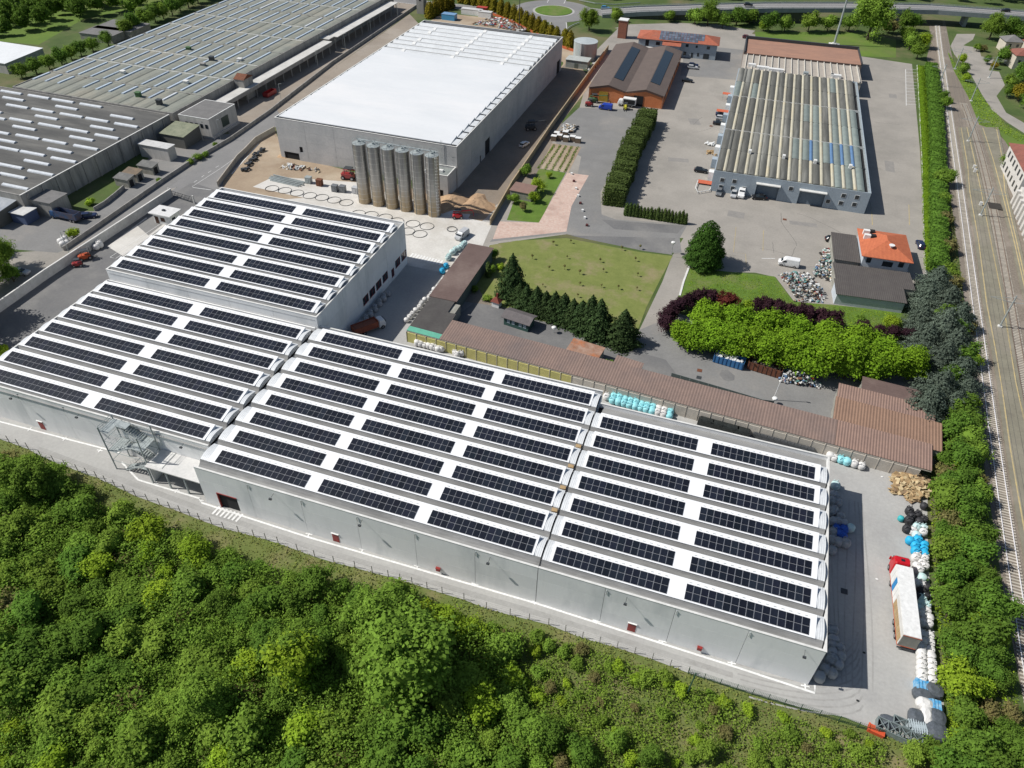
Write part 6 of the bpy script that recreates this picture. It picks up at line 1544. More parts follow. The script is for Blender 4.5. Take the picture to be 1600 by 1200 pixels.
# --- clipped tall hedge and cypress row
def hedge(name, lbl, path, w, h, size, nleaf, m, seed, cat='hedge'):
    r_ = np.random.default_rng(seed); P_ = resample(path, 1.0); n_ = len(P_)
    A = np.array(P_); D = np.gradient(A, axis=0); D /= np.linalg.norm(D, axis=1)[:, None]; Nm = np.stack([-D[:, 1], D[:, 0]], 1)
    i = r_.integers(0, n_ - 1, nleaf); f = r_.uniform(0, 1, nleaf)[:, None]
    base = A[i] * (1 - f) + A[i + 1] * f; nn_ = Nm[i]
    per = r_.uniform(0, 1, nleaf); tot = 2 * h + w; u = per * tot
    wv = 1 + 0.09 * np.sin(base[:, 0] * 0.9 + base[:, 1] * 0.7) + 0.07 * np.sin(base[:, 1] * 2.1)
    side = np.where(u < h, -1.0, np.where(u > h + w, 1.0, (u - h) / w * 2 - 1)); zz_ = np.where(u < h, u, np.where(u > h + w, tot - u, h))
    P = np.column_stack([base + nn_ * (side * w / 2 * wv)[:, None], zz_ * wv]) + r_.normal(0, 0.13, (nleaf, 3))
    top = (u >= h) & (u <= h + w)
    Nn = np.column_stack([nn_ * np.where(top, 0, side)[:, None], np.where(top, 1.0, 0.3)])
    ne = int(w * h * 24)
    for (c_, nn0, dd0) in ((A[0], Nm[0], -D[0]), (A[-1], Nm[-1], D[-1])):
        e = c_ + nn0 * r_.uniform(-w / 2, w / 2, ne)[:, None] + dd0 * r_.uniform(0.0, 0.5, ne)[:, None]
        P = np.vstack([P, np.column_stack([e, r_.uniform(0, h, ne)])]); Nn = np.vstack([Nn, np.tile([dd0[0], dd0[1], 0.3], (ne, 1))])
    vs, fs = [], []
    for j in range(n_):
        for sx, sz in ((-1, 0), (1, 0), (1, 1), (-1, 1)): vs.append((A[j, 0] + Nm[j, 0] * sx * w * 0.43, A[j, 1] + Nm[j, 1] * sx * w * 0.43, sz * h * 0.92))
    for j in range(n_ - 1):
        a = j * 4
        for k in range(4): fs.append((a + k, a + (k + 1) % 4, a + 4 + (k + 1) % 4, a + 4 + k))
    fs.append((0, 1, 2, 3)); fs.append((4 * n_ - 4, 4 * n_ - 1, 4 * n_ - 2, 4 * n_ - 3))
    o = obj(name, leaf_mesh(P, Nn, size, name, m, r_, (np.array(vs), fs))); tag(o, lbl, cat); return o
hedge('clipped_hedge', 'huge tall clipped dark hedge running from the orange workshop to the drive', [at(1012, 190), at(1000, 215), at(984, 245), at(973, 280), at(962, 305), at(958, 322)], 6.4, 5.2, 0.42, 26000, L_hedge, 1)
hedge('dark_hedge', 'dark overgrown hedge beside the railway, behind the bright grass strip', [at(1452, 108), at(1458, 160), at(1461, 220), at(1462, 300), at(1463, 380), at(1462, 425)], 4.6, 3.0, 0.42, 24000, L_deep, 2)
hedge('bright_hedge', 'low bright green ground hedge along the edge of the car park', [at(1438, 106), at(1441, 160), at(1446, 240), at(1449, 330), at(1453, 425)], 2.6, 1.0, 0.3, 15000, L_lime, 3)
for i in range(18):
    s = i / 17; px, py = 978 + 92 * s, 336 + 14 * s
    plant('col%d' % (i % 3), *at(px, py), RS.uniform(0.85, 1.05), None, ['leftmost cypress of the short row by the drive', 'rightmost cypress of the short row by the drive'][i > 8] if i in (0, 17) else 'dark narrow cypress in the short row beside the drive', 'cypresses beside the drive')
# --- ochre cypresses round the compound
oc = [(672, 30), (680, 26), (688, 21), (696, 17), (704, 14), (722, 6), (732, 8), (742, 10), (752, 12), (762, 16), (772, 20), (783, 25), (793, 30), (803, 35), (813, 40), (822, 45), (831, 50), (841, 55), (850, 60), (860, 66), (869, 71), (882, 74), (890, 78)]
for i, (px, py) in enumerate(oc): plant('thuja%d' % (i % 3), *at(px, py - 2), 2.0, None, 'ochre green cypress in the row around the building compound', 'ochre cypresses', sz=1.5)
# --- tree row behind the old halls
tr_ = [(35, 122), (58, 116), (78, 109), (97, 101), (113, 95), (128, 88), (146, 81), (170, 72), (198, 57), (212, 50), (230, 42), (243, 34), (256, 30), (270, 24), (282, 18), (295, 12), (310, 5), (325, 0)]
for i, (px, py) in enumerate(tr_): plant(['mid', 'deep'][i % 2] + str(i % 3), *at(px, py), 1.45 if i > 7 else 1.15, None, 'tree in the row behind the old factory roof' if i > 7 else 'round tree in the row before the gleaming white shed', 'tree row behind the old factory')
# --- woods, top left
w1 = [at(*p) for p in [(-60, -30), (60, -25), (130, -10), (190, 0), (160, 25), (110, 40), (60, 45), (0, 62), (-60, 80)]]
far_wood('loose wood of mixed trees in the upper left corner', scatter(w1, 8, RS, 1500, 70), 1.1, 2.0, 900)
w2 = [at(*p) for p in [(170, -30), (330, -30), (330, -6), (250, 12), (200, 30), (170, 14)]]
far_wood('wood edge behind the old factory at the top left', scatter(w2, 9, RS, 1500, 50), 1.2, 1.8, 700)
# --- trees at the flyover and the top right
ft = [(1085, 38, 'mid0', 1.5), (1105, 40, 'big0', 1.0), (1128, 44, 'mid1', 1.3), (1150, 40, 'deep1', 1.6), (1170, 38, 'mid2', 1.4), (1192, 48, 'yel0', 1.0), (1200, 50, 'deep0', 1.6), (1225, 50, 'mid0', 1.5), (1262, 50, 'mid1', 1.7), (1292, 50, 'mid2', 1.5), (1325, 50, 'deep1', 1.5), (1355, 62, 'big1', 1.7), (1388, 52, 'olive1', 2.2), (1410, 48, 'deep2', 1.7), (1425, 48, 'deep1', 1.4), (920, 48, 'big2', 0.9), (962, 34, 'mid0', 1.3), (1046, 34, 'mid2', 1.0), (1545, 62, 'big0', 1.05), (1575, 62, 'deep0', 1.8), (1598, 66, 'deep1', 1.8), (1420, 78, 'mid0', 1.6), (1440, 75, 'yel1', 1.4), (1432, 92, 'mid1', 1.3), (1412, 66, 'mid2', 1.4), (1562, 100, 'deep2', 1.3), (1590, 128, 'deep0', 1.3), (1575, 140, 'mid1', 1.1), (1590, 158, 'autumn', 1.1), (1572, 152, 'deep1', .9), (1541, 100, 'deep1', .7), (1552, 108, 'autumn', .5), (1525, 80, 'mid0', .7), (1500, 100, 'yel0', .9), (1503, 115, 'mid0', .9), (1508, 128, 'yel1', .7), (1535, 80, 'olive0', 1), (1600, 170, 'deep2', 1.0), (1573, 265, 'deep0', .9), (1467, 290, 'mid0', 1.1), (1478, 290, 'mid2', 1.0), (1475, 170, 'mid1', .9), (1470, 160, 'deep0', .8)]
for i, (px, py, k, s) in enumerate(ft):
    plant(k, *at(px, py), s, None, 'giant leafy tree in front of the flyover' if i == 11 else 'round leafy tree inside the roundabout bend' if i == 15 else 'golden leafed tree beside the promenade' if i == 28 else ('tree in the band along the flyover' if py < 80 and px < 1450 else 'tree or bush near the promenade and railway'), 'trees along the flyover')
w3 = [at(*p) for p in [(930, -25), (1100, -18), (1300, -14), (1440, -12), (1600, -8), (1640, 12), (1600, 16), (1480, 6), (1300, 2), (1100, 3), (930, 3)]]
far_wood('far off wood beyond the flyover', [(x, y + 6) for x, y in scatter(w3, 9, RS, 2500, 90)], 1.1, 2.0, 600)
# left edge trees
for i, (px, py, k, s) in enumerate(((5, 425, 'big0', .85), (-8, 452, 'big1', .8), (22, 440, 'deep0', .9), (0, 560, 'ybush0', 1.6), (8, 552, 'ybush2', 1.2), (-62, 500, 'big2', 1.5), (-20, 400, 'mid1', 1.2), (-100, 555, 'big0', 1.5))):
    plant(k, *at(px, py), s, None, ['big tree at the left edge beyond the white perimeter wall', 'big tree cut by the left edge of the picture', 'dark tree right of the big left edge tree', 'low bright bush where the roof meets the left edge', 'small bright bush beside the roof at the left edge', 'tree outside the left edge shading the yard', 'tree behind the big left edge tree', 'large tree outside the left edge'][i], 'trees at the left edge')

# ground cover: leaf clumps and grass tufts, one object per patch
def cover(name, lbl, pts, dens, size, m, seed, h=0.25, clump=0.0, zr=0.3):
    r_ = np.random.default_rng(seed); xs_, ys_ = [p[0] for p in pts], [p[1] for p in pts]
    area = (max(xs_) - min(xs_)) * (max(ys_) - min(ys_)); n_ = int(area * dens)
    X = r_.uniform(min(xs_), max(xs_), n_); Y = r_.uniform(min(ys_), max(ys_), n_)
    keep = np.zeros(n_, bool); q = len(pts)
    for i in range(q):
        x1, y1 = pts[i]; x2, y2 = pts[i - 1]
        if y1 == y2: continue
        c_ = ((y1 > Y) != (y2 > Y)) & (X < (x2 - x1) * (Y - y1) / (y2 - y1) + x1); keep ^= c_
    X, Y = X[keep], Y[keep]
    hz_ = np.zeros(len(X))
    for cell, amp in ((3.7, 0.7), (1.6, 0.5), (0.8, 0.25)):
        gx, gy = (X - min(xs_)) / cell, (Y - min(ys_)) / cell; T = r_.uniform(0, 1, (int(gx.max()) + 3 if len(gx) else 3, int(gy.max()) + 3 if len(gy) else 3))
        ix, iy = gx.astype(int), gy.astype(int); fx_, fy_ = gx - ix, gy - iy; fx_ = fx_ * fx_ * (3 - 2 * fx_); fy_ = fy_ * fy_ * (3 - 2 * fy_)
        hz_ += amp * ((T[ix, iy] * (1 - fx_) + T[ix + 1, iy] * fx_) * (1 - fy_) + (T[ix, iy + 1] * (1 - fx_) + T[ix + 1, iy + 1] * fx_) * fy_)
    if clump: k = hz_ > clump * r_.uniform(0.4, 1.3, len(X)); X, Y, hz_ = X[k], Y[k], hz_[k]
    P = np.column_stack([X, Y, h * np.clip(hz_, 0.1, 1.4) * r_.uniform(0.3, 1.1, len(X)) + 0.03])
    Nn = np.tile([0, 0, 1.0], (len(X), 1)) + r_.normal(0, 0.5, (len(X), 3))
    o = obj(name, leaf_mesh(P, Nn, size, name, m, r_)); o['kind'] = 'stuff'; o['label'] = lbl; return o
cover('undergrowth', 'leafy undergrowth filling the gaps of the thicket', thick, 40, 0.34, L_mid, 5, 3.5)
cover('scrub', 'low tangled scrub spreading over the open slope', open_, 36, 0.28, L_mid, 55, 1.4, clump=0.7)
allslope = [at(*p) for p in FENCE_PX] + [at(*p) for p in [(1150, 1080), (1250, 1110), (1380, 1150), (1480, 1162), (1500, 1280), (400, 1290), (-160, 1290), (-80, 690)]]
cover('verge_grass', 'rough grass and weeds along the fenced verge', allslope, 11, 0.26, leafmat('weedy_grass', (0.20, 0.27, 0.045), (0.23, 0.22, 0.08), c3=(0.2, 0.17, 0.09), scale3=0.12), 6, 0.35, clump=0.6)
cover('weeds', 'green weeds between yard and railway', [at(*p) for p in [(1452, 745), (1500, 640), (1530, 700), (1550, 860), (1572, 1000), (1615, 1210), (1500, 1280), (1484, 1150), (1470, 1050), (1460, 950), (1453, 850)]], 9, 0.35, L_yel, 7, 0.8)
cover('ivy', 'bright creepers at the yard corner', [at(*p) for p in [(1476, 1080), (1500, 1085), (1505, 1160), (1482, 1160)]], 30, 0.3, L_yel, 8, 0.6)
cover('lawn_tufts', 'tufts in the lush lawn', [at(*p) for p in [(1077, 420), (1208, 434), (1236, 472), (1300, 478), (1408, 490), (1395, 518), (1250, 518), (1072, 470)]], 8, 0.22, L_yel, 9, 0.12, clump=0.4)
cover('rail_weeds', 'weeds along the ballast', [at(*p) for p in [(1448, 95), (1470, 170), (1484, 300), (1498, 400), (1515, 560), (1500, 560), (1475, 430), (1468, 300), (1462, 180), (1445, 100)]], 3, 0.4, L_olive, 10, 0.5)
cover('strip_grass', 'rough bright grass of the strip by the promenade', [at(*p) for p in [(1480, 80), (1500, 110), (1520, 130), (1540, 158), (1572, 195), (1600, 212), (1600, 225), (1560, 205), (1530, 195), (1512, 150), (1490, 110)]], 3, 0.4, L_yel, 11, 0.5)
# rows on the vegetable plot
for j in range(5):
    a = (0.06 + j * 0.215)
    lo_, hi_ = at(838 + 48 * a, 263 + 7 * a), at(864 + 42 * a, 226 + 4 * a)
    pl_ = [(lo_[0] - 0.4, lo_[1]), (lo_[0] + 0.4, lo_[1]), (hi_[0] + 0.4, hi_[1]), (hi_[0] - 0.4, hi_[1])]
    o = cover('crop_row', 'row of low green crops on the plot', pl_, 25, 0.28, L_mid, 20 + j, 0.35)
# ------------------------------------------------------------ vehicles
def paint(name, c, r_=0.3): return mat('paint_' + name, c, rough=r_, spec=0.5)
P_ = dict(silver=paint('silver', (0.45, 0.46, 0.47)), grey=paint('grey', (0.16, 0.17, 0.18)), black=paint('black', (0.015, 0.016, 0.018)), navy=paint('navy', (0.015, 0.025, 0.07)), white=paint('white', (0.75, 0.75, 0.74)),
          blue=paint('blue', (0.02, 0.06, 0.38)), red=paint('red', (0.50, 0.012, 0.02)), yellow=paint('yellow', (0.6, 0.55, 0.05)), maroon=paint('maroon', (0.12, 0.015, 0.02)), sky=paint('sky', (0.06, 0.28, 0.5)), tblue=paint('truck_blue', (0.04, 0.09, 0.2)), dred=paint('dull_red', (0.28, 0.03, 0.03)))
lampm = mat('headlamp_glass', (0.6, 0.6, 0.58), rough=0.15); taill = mat('tail_lamp', (0.3, 0.01, 0.01), rough=0.3); rimm = mat('wheel_rim', (0.35, 0.35, 0.36), rough=0.4, metal=0.7)
def wheels(t, xs_, yw, r, w=0.22):
    for x in xs_:
        for sgn in (-1, 1):
            m = MB(); m.wheel(x, sgn * (yw - w / 2), r, r, w); o = part('wheel', m, rubber, t)
            m = MB(); m.wheel(x, sgn * (yw - w / 2 + 0.02 + (w / 2 - 0.01)), r, r * 0.58, 0.03, 10); part('rim', m, rimm, o)
def loft(sections, m_):
    """sections: (z, x0, x1, half width) rings joined upwards"""
    mb = MB()
    vs, fs = [], []
    for (z, x0, x1, w) in sections:
        c = min(0.18, w * 0.3)
        vs += [(x0 + c, -w, z), (x1 - c, -w, z), (x1, -w + c, z), (x1, w - c, z), (x1 - c, w, z), (x0 + c, w, z), (x0, w - c, z), (x0, -w + c, z)]
    for k in range(len(sections) - 1):
        for i in range(8): fs.append((k * 8 + i, k * 8 + (i + 1) % 8, (k + 1) * 8 + (i + 1) % 8, (k + 1) * 8 + i))
    fs += [tuple(reversed(range(8))), tuple(range(len(sections) * 8 - 8, len(sections) * 8))]
    return mb.add(vs, fs)
def car(lbl, x, y, heading, col, kind='hatch', group='parked cars', z=0.045):
    t = thing('car', lbl, 'car', (x, y, z), heading, group); t.scale = (1.1, 1.1, 1.1)
    c = P_[col]
    part('body', loft([(0.22, -2.05, 2.0, 0.80), (0.5, -2.12, 2.1, 0.86), (0.78, -2.1, 2.0, 0.86), (0.93, -2.02, 1.7, 0.80)], c), c, t)
    fx_, rx__ = (0.95, -1.95) if kind == 'hatch' else (0.85, -1.5)
    part('window_glass', loft([(0.9, rx__ - 0.05, fx_ + 0.1, 0.78), (1.36, rx__ + 0.35, fx_ - 0.75, 0.62)], glass), glass, t)
    part('roof', loft([(1.365, rx__ + 0.3, fx_ - 0.72, 0.64), (1.43, rx__ + 0.45, fx_ - 0.85, 0.56)], c), c, t)
    wheels(t, (1.3, -1.3), 0.86, 0.31, 0.2)
    for sgn in (-1, 1):
        m = MB(); m.box(2.02, sgn * 0.6, 0.6, 0.14, 0.36, 0.16); part('headlight', m, lampm, t)
        m = MB(); m.box(-2.08, sgn * 0.62, 0.68, 0.1, 0.3, 0.18); part('tail_light', m, taill, t)
        m = MB(); m.box(0.75, sgn * 0.93, 0.9, 0.12, 0.16, 0.12); part('mirror', m, c, t)
    return t
def van(lbl, x, y, heading, col, L=5.4, H=2.2, group='vans'):
    t = thing('van', lbl, 'van', (x, y, 0.045), heading, group); c = P_[col]; t.scale = (1.08, 1.08, 1.08)
    f = L / 2
    part('body', loft([(0.3, -f, f - 0.05, 0.92), (0.6, -f, f, 0.97), (1.05, -f, f - 0.1, 0.97), (1.2, -f, f - 0.55, 0.96), (H - 0.15, -f + 0.05, f - 1.45, 0.9), (H, -f + 0.12, f - 1.65, 0.82)], c), c, t)
    m = MB(); m.add([(f - 0.62, -0.8, 1.27), (f - 0.62, 0.8, 1.27), (f - 1.4, 0.74, H - 0.2), (f - 1.4, -0.74, H - 0.2), (f - 0.66, -0.8, 1.2), (f - 0.66, 0.8, 1.2), (f - 1.5, 0.74, H - 0.24), (f - 1.5, -0.74, H - 0.24)], [(0, 1, 2, 3), (4, 7, 6, 5), (0, 4, 5, 1), (1, 5, 6, 2), (2, 6, 7, 3), (3, 7, 4, 0)]); part('windscreen', m, glass, t)
    for sgn in (-1, 1):
        m = MB(); m.box(f - 1.55, sgn * 0.955, 1.25, 0.8, 0.05, 0.5); part('side_window', m, glass, t)
        m = MB(); m.box(f - 0.02, sgn * 0.7, 0.75, 0.12, 0.36, 0.22); part('headlight', m, lampm, t)
        m = MB(); m.box(f - 1.0, sgn * 1.06, 1.25, 0.12, 0.2, 0.28); part('mirror', m, dark_steel, t)
    wheels(t, (f - 0.95, -f + 1.05), 0.97, 0.35, 0.24)
    m = MB(); m.box(0.3, 0, H, 0.5, 0.4, 0.05); part('roof_vent', m, c, t)
    return t
PI = math.pi
def A(px, py, z=0): return at(px, py, z)
CARS = [('silver hatchback at the left front corner of the corrugated hall', 1123, 303, -PI / 2, 'grey', 'hatch'), ('small silver car beside the white van at the corrugated hall', 1146, 306, -PI / 2, 'silver', 'hatch'),
        ('dark saloon before the open gate of the corrugated hall', 1185, 311, -2.9, 'black', 'saloon'), ('navy car half hidden by the red awning at the hall side', 1127, 181, 0.1, 'navy', 'saloon'), ('silver car between navy and black cars at the hall side', 1127, 187, 0.1, 'silver', 'hatch'),
        ('black saloon at the hall side, nearest of three', 1123, 195, 0.05, 'black', 'saloon'), ('black car beside the red mat at the hall corner', 1095, 269, 0.0, 'black', 'hatch'), ('dark blue car by the bright hedge right of the orange roofed house', 1437, 385, 1.7, 'navy', 'hatch'),
        ('dark car half hidden behind the garage of the orange roofed house', 1301, 377, 0.2, 'black', 'hatch'), ('dark car with pale roof reflection in front of the blue grey house', 1083, 104, 0.1, 'navy', 'hatch'), ('silver car right beside the dark one at the blue grey house', 1082, 107.5, 0.1, 'silver', 'hatch'),
        ('black pickup at the edge of the orange workshop shadow', 1074, 128, 0.0, 'black', 'saloon'), ('silver car under the big tree at the left edge', 34, 428, 0.15, 'silver', 'saloon'), ('dark car behind the blue tipper truck', 140, 340, 0.6, 'navy', 'hatch'),
        ('small dark car at the blue grey house entrance', 1083, 88, 0.1, 'black', 'hatch'), ('white pale car in the shaded ground beside the white hall', 819, 228, 1.3, 'white', 'hatch'), ('red car parked on the forecourt behind the blue grey house', 1167, 60, 0.1, 'maroon', 'hatch')]
for (lb, px, py, hd, c, k) in CARS: car(lb, *A(px, py), hd, c, k)
for (lb, px, py, z, hd, c, w_) in (('bright blue car leaving the roundabout', 946, 14, 1.1, 0.1, 'sky', 0), ('dark car on the flyover near the middle of the top edge', 1169, 9, 6.6, 0.15, 'black', 0), ('black car with white roof on the flyover at the right', 1570, 18, 7.05, 3.3, 'black', 0)):
    car(lb, *A(px, py, z), hd, c, 'hatch', 'cars on the road', z)
van('white van parked at the corrugated hall entrance', *A(1158, 305), -PI / 2, 'white', 5.6, 2.4)
van('white panel van standing beside the scrap heap', *A(1231, 415), PI, 'white', 5.2, 2.2)
van('bright blue van in front of the orange workshop', *A(946, 171), PI, 'blue', 5.0, 2.1)
van('silver van parked at the end of the shaded alley', *A(722, 371), PI + 1.35, 'silver', 4.8, 1.9)
# articulated lorry
lt = thing('lorry', 'red tractor unit with long white curtain trailer beside the bulk bags', 'lorry', (*A(1405, 957), 0.045), rad(1.5) + PI / 2)
LX = 7.2
part('trailer_box', (lambda m: m.b2(-LX, -1.35, 1.15, LX - 0.6, 1.35, 4.05))(MB()), mat('trailer_white', (0.68, 0.67, 0.64), (0.6, 0.59, 0.56), 0.6, 0.5), lt)
part('trailer_roof', (lambda m: m.b2(-LX + 0.05, -1.3, 4.054, LX - 0.65, 1.3, 4.1))(MB()), white_paint, lt)
part('rear_frame', (lambda m: m.b2(-LX - 0.06, -1.3, 1.2, -LX - 0.004, 1.3, 3.95))(MB()), mat('trailer_rear', (0.2, 0.2, 0.18), (0.26, 0.25, 0.22), 1.0), lt)
m = MB()
for z in (1.16, 3.98): m.b2(-LX - 0.1, -1.38, z - 0.06, -LX - 0.062, 1.38, z + 0.06)
m.b2(-LX, 1.352, 1.1, LX - 0.6, 1.39, 1.3)
part('red_edge', m, mat('lorry_orange_red', (0.5, 0.1, 0.04)), lt)
for i in range(11):
    x0 = -LX + 0.3 + i * 1.22
    m = MB(); m.b2(x0, 1.354, 1.35, x0 + 1.1, 1.40, 3.9 if i > 5 else 2.9)
    part('side_curtain', m, mat('curtain_timber', (0.45, 0.33, 0.18), (0.36, 0.25, 0.13), 1.0) if i < 6 else (white_paint if i != 8 else mat('curtain_blue', (0.03, 0.22, 0.5))), lt)
m = MB(); m.b2(-LX + 0.2, -0.5, 0.75, LX - 1.5, 0.5, 1.14); part('chassis', m, dark_steel, lt)
m = MB(); m.b2(-LX - 0.1, -1.2, 0.5, -LX + 0.1, 1.2, 0.7); part('bumper', m, dark_steel, lt)
wheels(lt, (-5.2, -3.9, -2.6), 1.3, 0.52, 0.4)
cb = LX - 0.1
part('cab', loft([(0.5, cb + 0.1, cb + 2.3, 1.2), (1.6, cb + 0.1, cb + 2.4, 1.28), (2.6, cb + 0.1, cb + 2.3, 1.28), (3.5, cb + 0.15, cb + 1.9, 1.22), (3.75, cb + 0.3, cb + 1.6, 1.1)], None), P_['red'], lt)
m = MB(); m.b2(cb + 2.25, -1.1, 1.75, cb + 2.44, 1.1, 2.75); part('windscreen', m, glass, lt)
m = MB(); m.b2(cb + 0.7, -0.3, 3.752, cb + 1.2, 0.3, 3.8); part('roof_hatch', m, glass, lt)
for sgn in (-1, 1):
    m = MB(); m.box(cb + 2.1, sgn * 1.5, 2.0, 0.15, 0.3, 0.7); part('mirror', m, P_['red'], lt)
    m = MB(); m.box(cb + 2.33, sgn * 0.9, 0.8, 0.14, 0.45, 0.25); part('headlight', m, lampm, lt)
wheels(lt, (cb + 1.5, cb - 1.9), 1.25, 0.52, 0.4)
def truck(lbl, px, py, hd, cabc, bodyc, L=7.5, H=2.6, box=False, name='truck'):
    t = thing(name, lbl, 'truck', (*A(px, py), 0.045), hd); f = L / 2
    part('cab', loft([(0.5, f - 1.8, f, 1.05), (1.4, f - 1.8, f + 0.05, 1.12), (2.3, f - 1.75, f - 0.25, 1.05), (2.5, f - 1.6, f - 0.45, 0.95)], None), cabc, t)
    m = MB(); m.b2(f - 0.18, -0.95, 1.45, f + 0.03, 0.95, 2.15); part('windscreen', m, glass, t)
    m = MB(); m.b2(-f, -0.45, 0.6, f - 0.4, 0.45, 0.95); part('chassis', m, dark_steel, t)
    m = MB()
    if box: m.b2(-f, -1.2, 1.0, f - 1.95, 1.2, H)
    else:
        m.b2(-f, -1.2, 1.0, f - 2.0, 1.2, 1.15); m.b2(-f, -1.2, 1.15, f - 2.0, -1.1, H); m.b2(-f, 1.1, 1.15, f - 2.0, 1.2, H); m.b2(-f, -1.098, 1.15, -f + 0.1, 1.098, H); m.b2(f - 2.1, -1.098, 1.15, f - 2.0, 1.098, H + 0.2)
    part('load_body', m, bodyc, t)
    wheels(t, (f - 0.9, -f + 1.3, -f + 2.4), 1.15, 0.48, 0.36)
    for sgn in (-1, 1):
        m = MB(); m.box(f + 0.02, sgn * 0.8, 0.8, 0.1, 0.35, 0.2); part('headlight', m, lampm, t)
    return t
t = truck('white cab tipper with orange brown load body at the foot of the shaded alley', 577, 517, 0.95, P_['white'], mat('tipper_orange', (0.32, 0.09, 0.05), (0.24, 0.07, 0.04), 0.8), 8.2, 2.6)
m = MB(); m.b2(-3.9, -1.09, 1.16, 2.0, 1.09, 2.3); part('load', m, mat('tipper_load', (0.30, 0.10, 0.06), (0.2, 0.08, 0.05), 2.0), t)
t = truck('blue tipper truck with rusty load body in the left works yard', 105, 343, PI, P_['tblue'], mat('worn_blue', (0.035, 0.075, 0.16), (0.1, 0.07, 0.07), 0.6), 9.6, 2.9)
t = truck('white box truck with open dark side in front of the orange workshop', 979, 166, PI, P_['white'], white_paint, 7.0, 3.3, True)
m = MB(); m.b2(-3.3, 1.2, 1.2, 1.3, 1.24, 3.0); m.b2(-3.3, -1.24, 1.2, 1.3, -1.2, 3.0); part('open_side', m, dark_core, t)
def machine(name, lbl, cat, px, py, hd, col, mast=False, boom=False, s=1.0):
    t = thing(name, lbl, cat, (*A(px, py), 0.045), hd); t.scale = (s, s, s)
    part('body', loft([(0.4, -1.3, 1.0, 0.6), (1.1, -1.35, 0.9, 0.62), (1.2, -1.2, 0.7, 0.55)], None), col, t)
    m = MB()
    for x, y in ((-0.6, -0.5), (-0.6, 0.5), (0.7, -0.5), (0.7, 0.5)): m.tube((x, y, 1.1), (x * 0.9, y, 2.1), 0.05, 5)
    m.b2(-0.7, -0.58, 2.1, 0.75, 0.58, 2.18); part('cab_frame', m, dark_steel, t)
    wheels(t, (0.75, -0.95), 0.72, 0.38, 0.28)
    if mast:
        m = MB(); m.b2(1.05, -0.4, 0.1, 1.15, -0.3, 2.4); m.b2(1.05, 0.3, 0.1, 1.15, 0.4, 2.4); m.b2(1.16, -0.4, 0.1, 2.2, -0.28, 0.16); m.b2(1.16, 0.28, 0.1, 2.2, 0.4, 0.16); part('mast', m, dark_steel, t)
    if boom:
        m = MB(); m.tube((-1.2, 0.35, 1.5), (3.4, 0.35, 1.9), 0.14, 6); m.tube((3.4, 0.35, 1.9), (3.7, 0.35, 0.9), 0.08, 5); m.b2(3.6, -0.4, 0.7, 3.75, 0.9, 0.9); part('boom', m, col, t)
    return t
machine('forklift', 'yellow forklift beside the white box truck', 'forklift', 977, 171, -1.4, P_['yellow'], True, s=1.15)
machine('telehandler', 'dark red telehandler with long boom beside the first silo', 'loader', 546, 280, 0.1, P_['dred'], boom=True, s=1.8)
machine('excavator', 'red and black compact excavator on the white slab right of the silos', 'excavator', 716, 341, 0.4, P_['red'], boom=True, s=1.25)
machine('forklift', 'orange red forklift parked against the white perimeter wall', 'forklift', 135, 405, 0.9, mat('fork_orange', (0.42, 0.08, 0.03)), True, s=1.3)
machine('forklift', 'small red loader by the kerb lower on the white perimeter wall', 'forklift', 123, 416, 0.6, P_['dred'], False, s=1.0)
machine('tractor', 'green and red tractor left of the blue van at the orange workshop', 'tractor', 928, 160, 0.2, gr, boom=True, s=1.5)
machine('trailer', 'low red farm trailer beside the tractor', 'trailer', 921, 166, 0.1, P_['dred'], s=1.3)
machine('loader', 'dark loader in the shadow of the white hall', 'loader', 830, 203, 0.5, dark_steel, boom=True, s=1.6)
t = thing('waste_container', 'red metal waste container at the shaded edge of the works road', 'container', (*A(422, 149), 0.04), rad(88))
m = MB(); m.b2(-3, -1.2, 0.2, 3, 1.2, 0.3); m.b2(-3, -1.2, 0.3, 3, -1.1, 1.7); m.b2(-3, 1.1, 0.3, 3, 1.2, 1.7); m.b2(-3, -1.098, 0.3, -2.9, 1.098, 1.7); m.b2(2.9, -1.098, 0.3, 3, 1.098, 1.7); part('body', m, P_['dred'], t)
def skip(lbl, px, py, hd, L, W_, H_, col, ribc, fill=None):
    t = thing('skip_container', lbl, 'skip', (*A(px, py), 0.03), hd); m = MB()
    m.b2(-L / 2, -W_ / 2, 0.1, L / 2, W_ / 2, 0.2); m.b2(-L / 2, -W_ / 2, 0.2, L / 2, -W_ / 2 + 0.08, H_); m.b2(-L / 2, W_ / 2 - 0.08, 0.2, L / 2, W_ / 2, H_); m.b2(-L / 2, -W_ / 2 + 0.082, 0.2, -L / 2 + 0.08, W_ / 2 - 0.082, H_); m.b2(L / 2 - 0.08, -W_ / 2 + 0.082, 0.2, L / 2, W_ / 2 - 0.082, H_)
    part('body', m, col, t)
    for i in range(8): m = MB(); m.box(-L / 2 + 0.3 + i * (L - 0.6) / 7, -W_ / 2 - 0.05, 0.15, 0.12, 0.09, H_ - 0.15); part('rib', m, ribc, t)
    m = MB(); r_ = random.Random(5)
    for i in range(60): m.box(r_.uniform(-L / 2 + .5, L / 2 - .5), r_.uniform(-W_ / 2 + .4, W_ / 2 - .4), H_ - 0.8 + r_.uniform(0, 0.6), r_.uniform(.3, .9), r_.uniform(.2, .6), r_.uniform(.1, .3), r_.uniform(0, 3))
    part('rubble', m, fill or concrete_wall, t, stuff=True)
skip('long blue skip container in the shade of the lime green trees', 1138, 568, rad(-7), 7.0, 2.4, 2.0, mat('skip_blue', (0.035, 0.13, 0.30), (0.05, 0.17, 0.34), 0.6), mat('skip_rib', (0.03, 0.1, 0.24)))
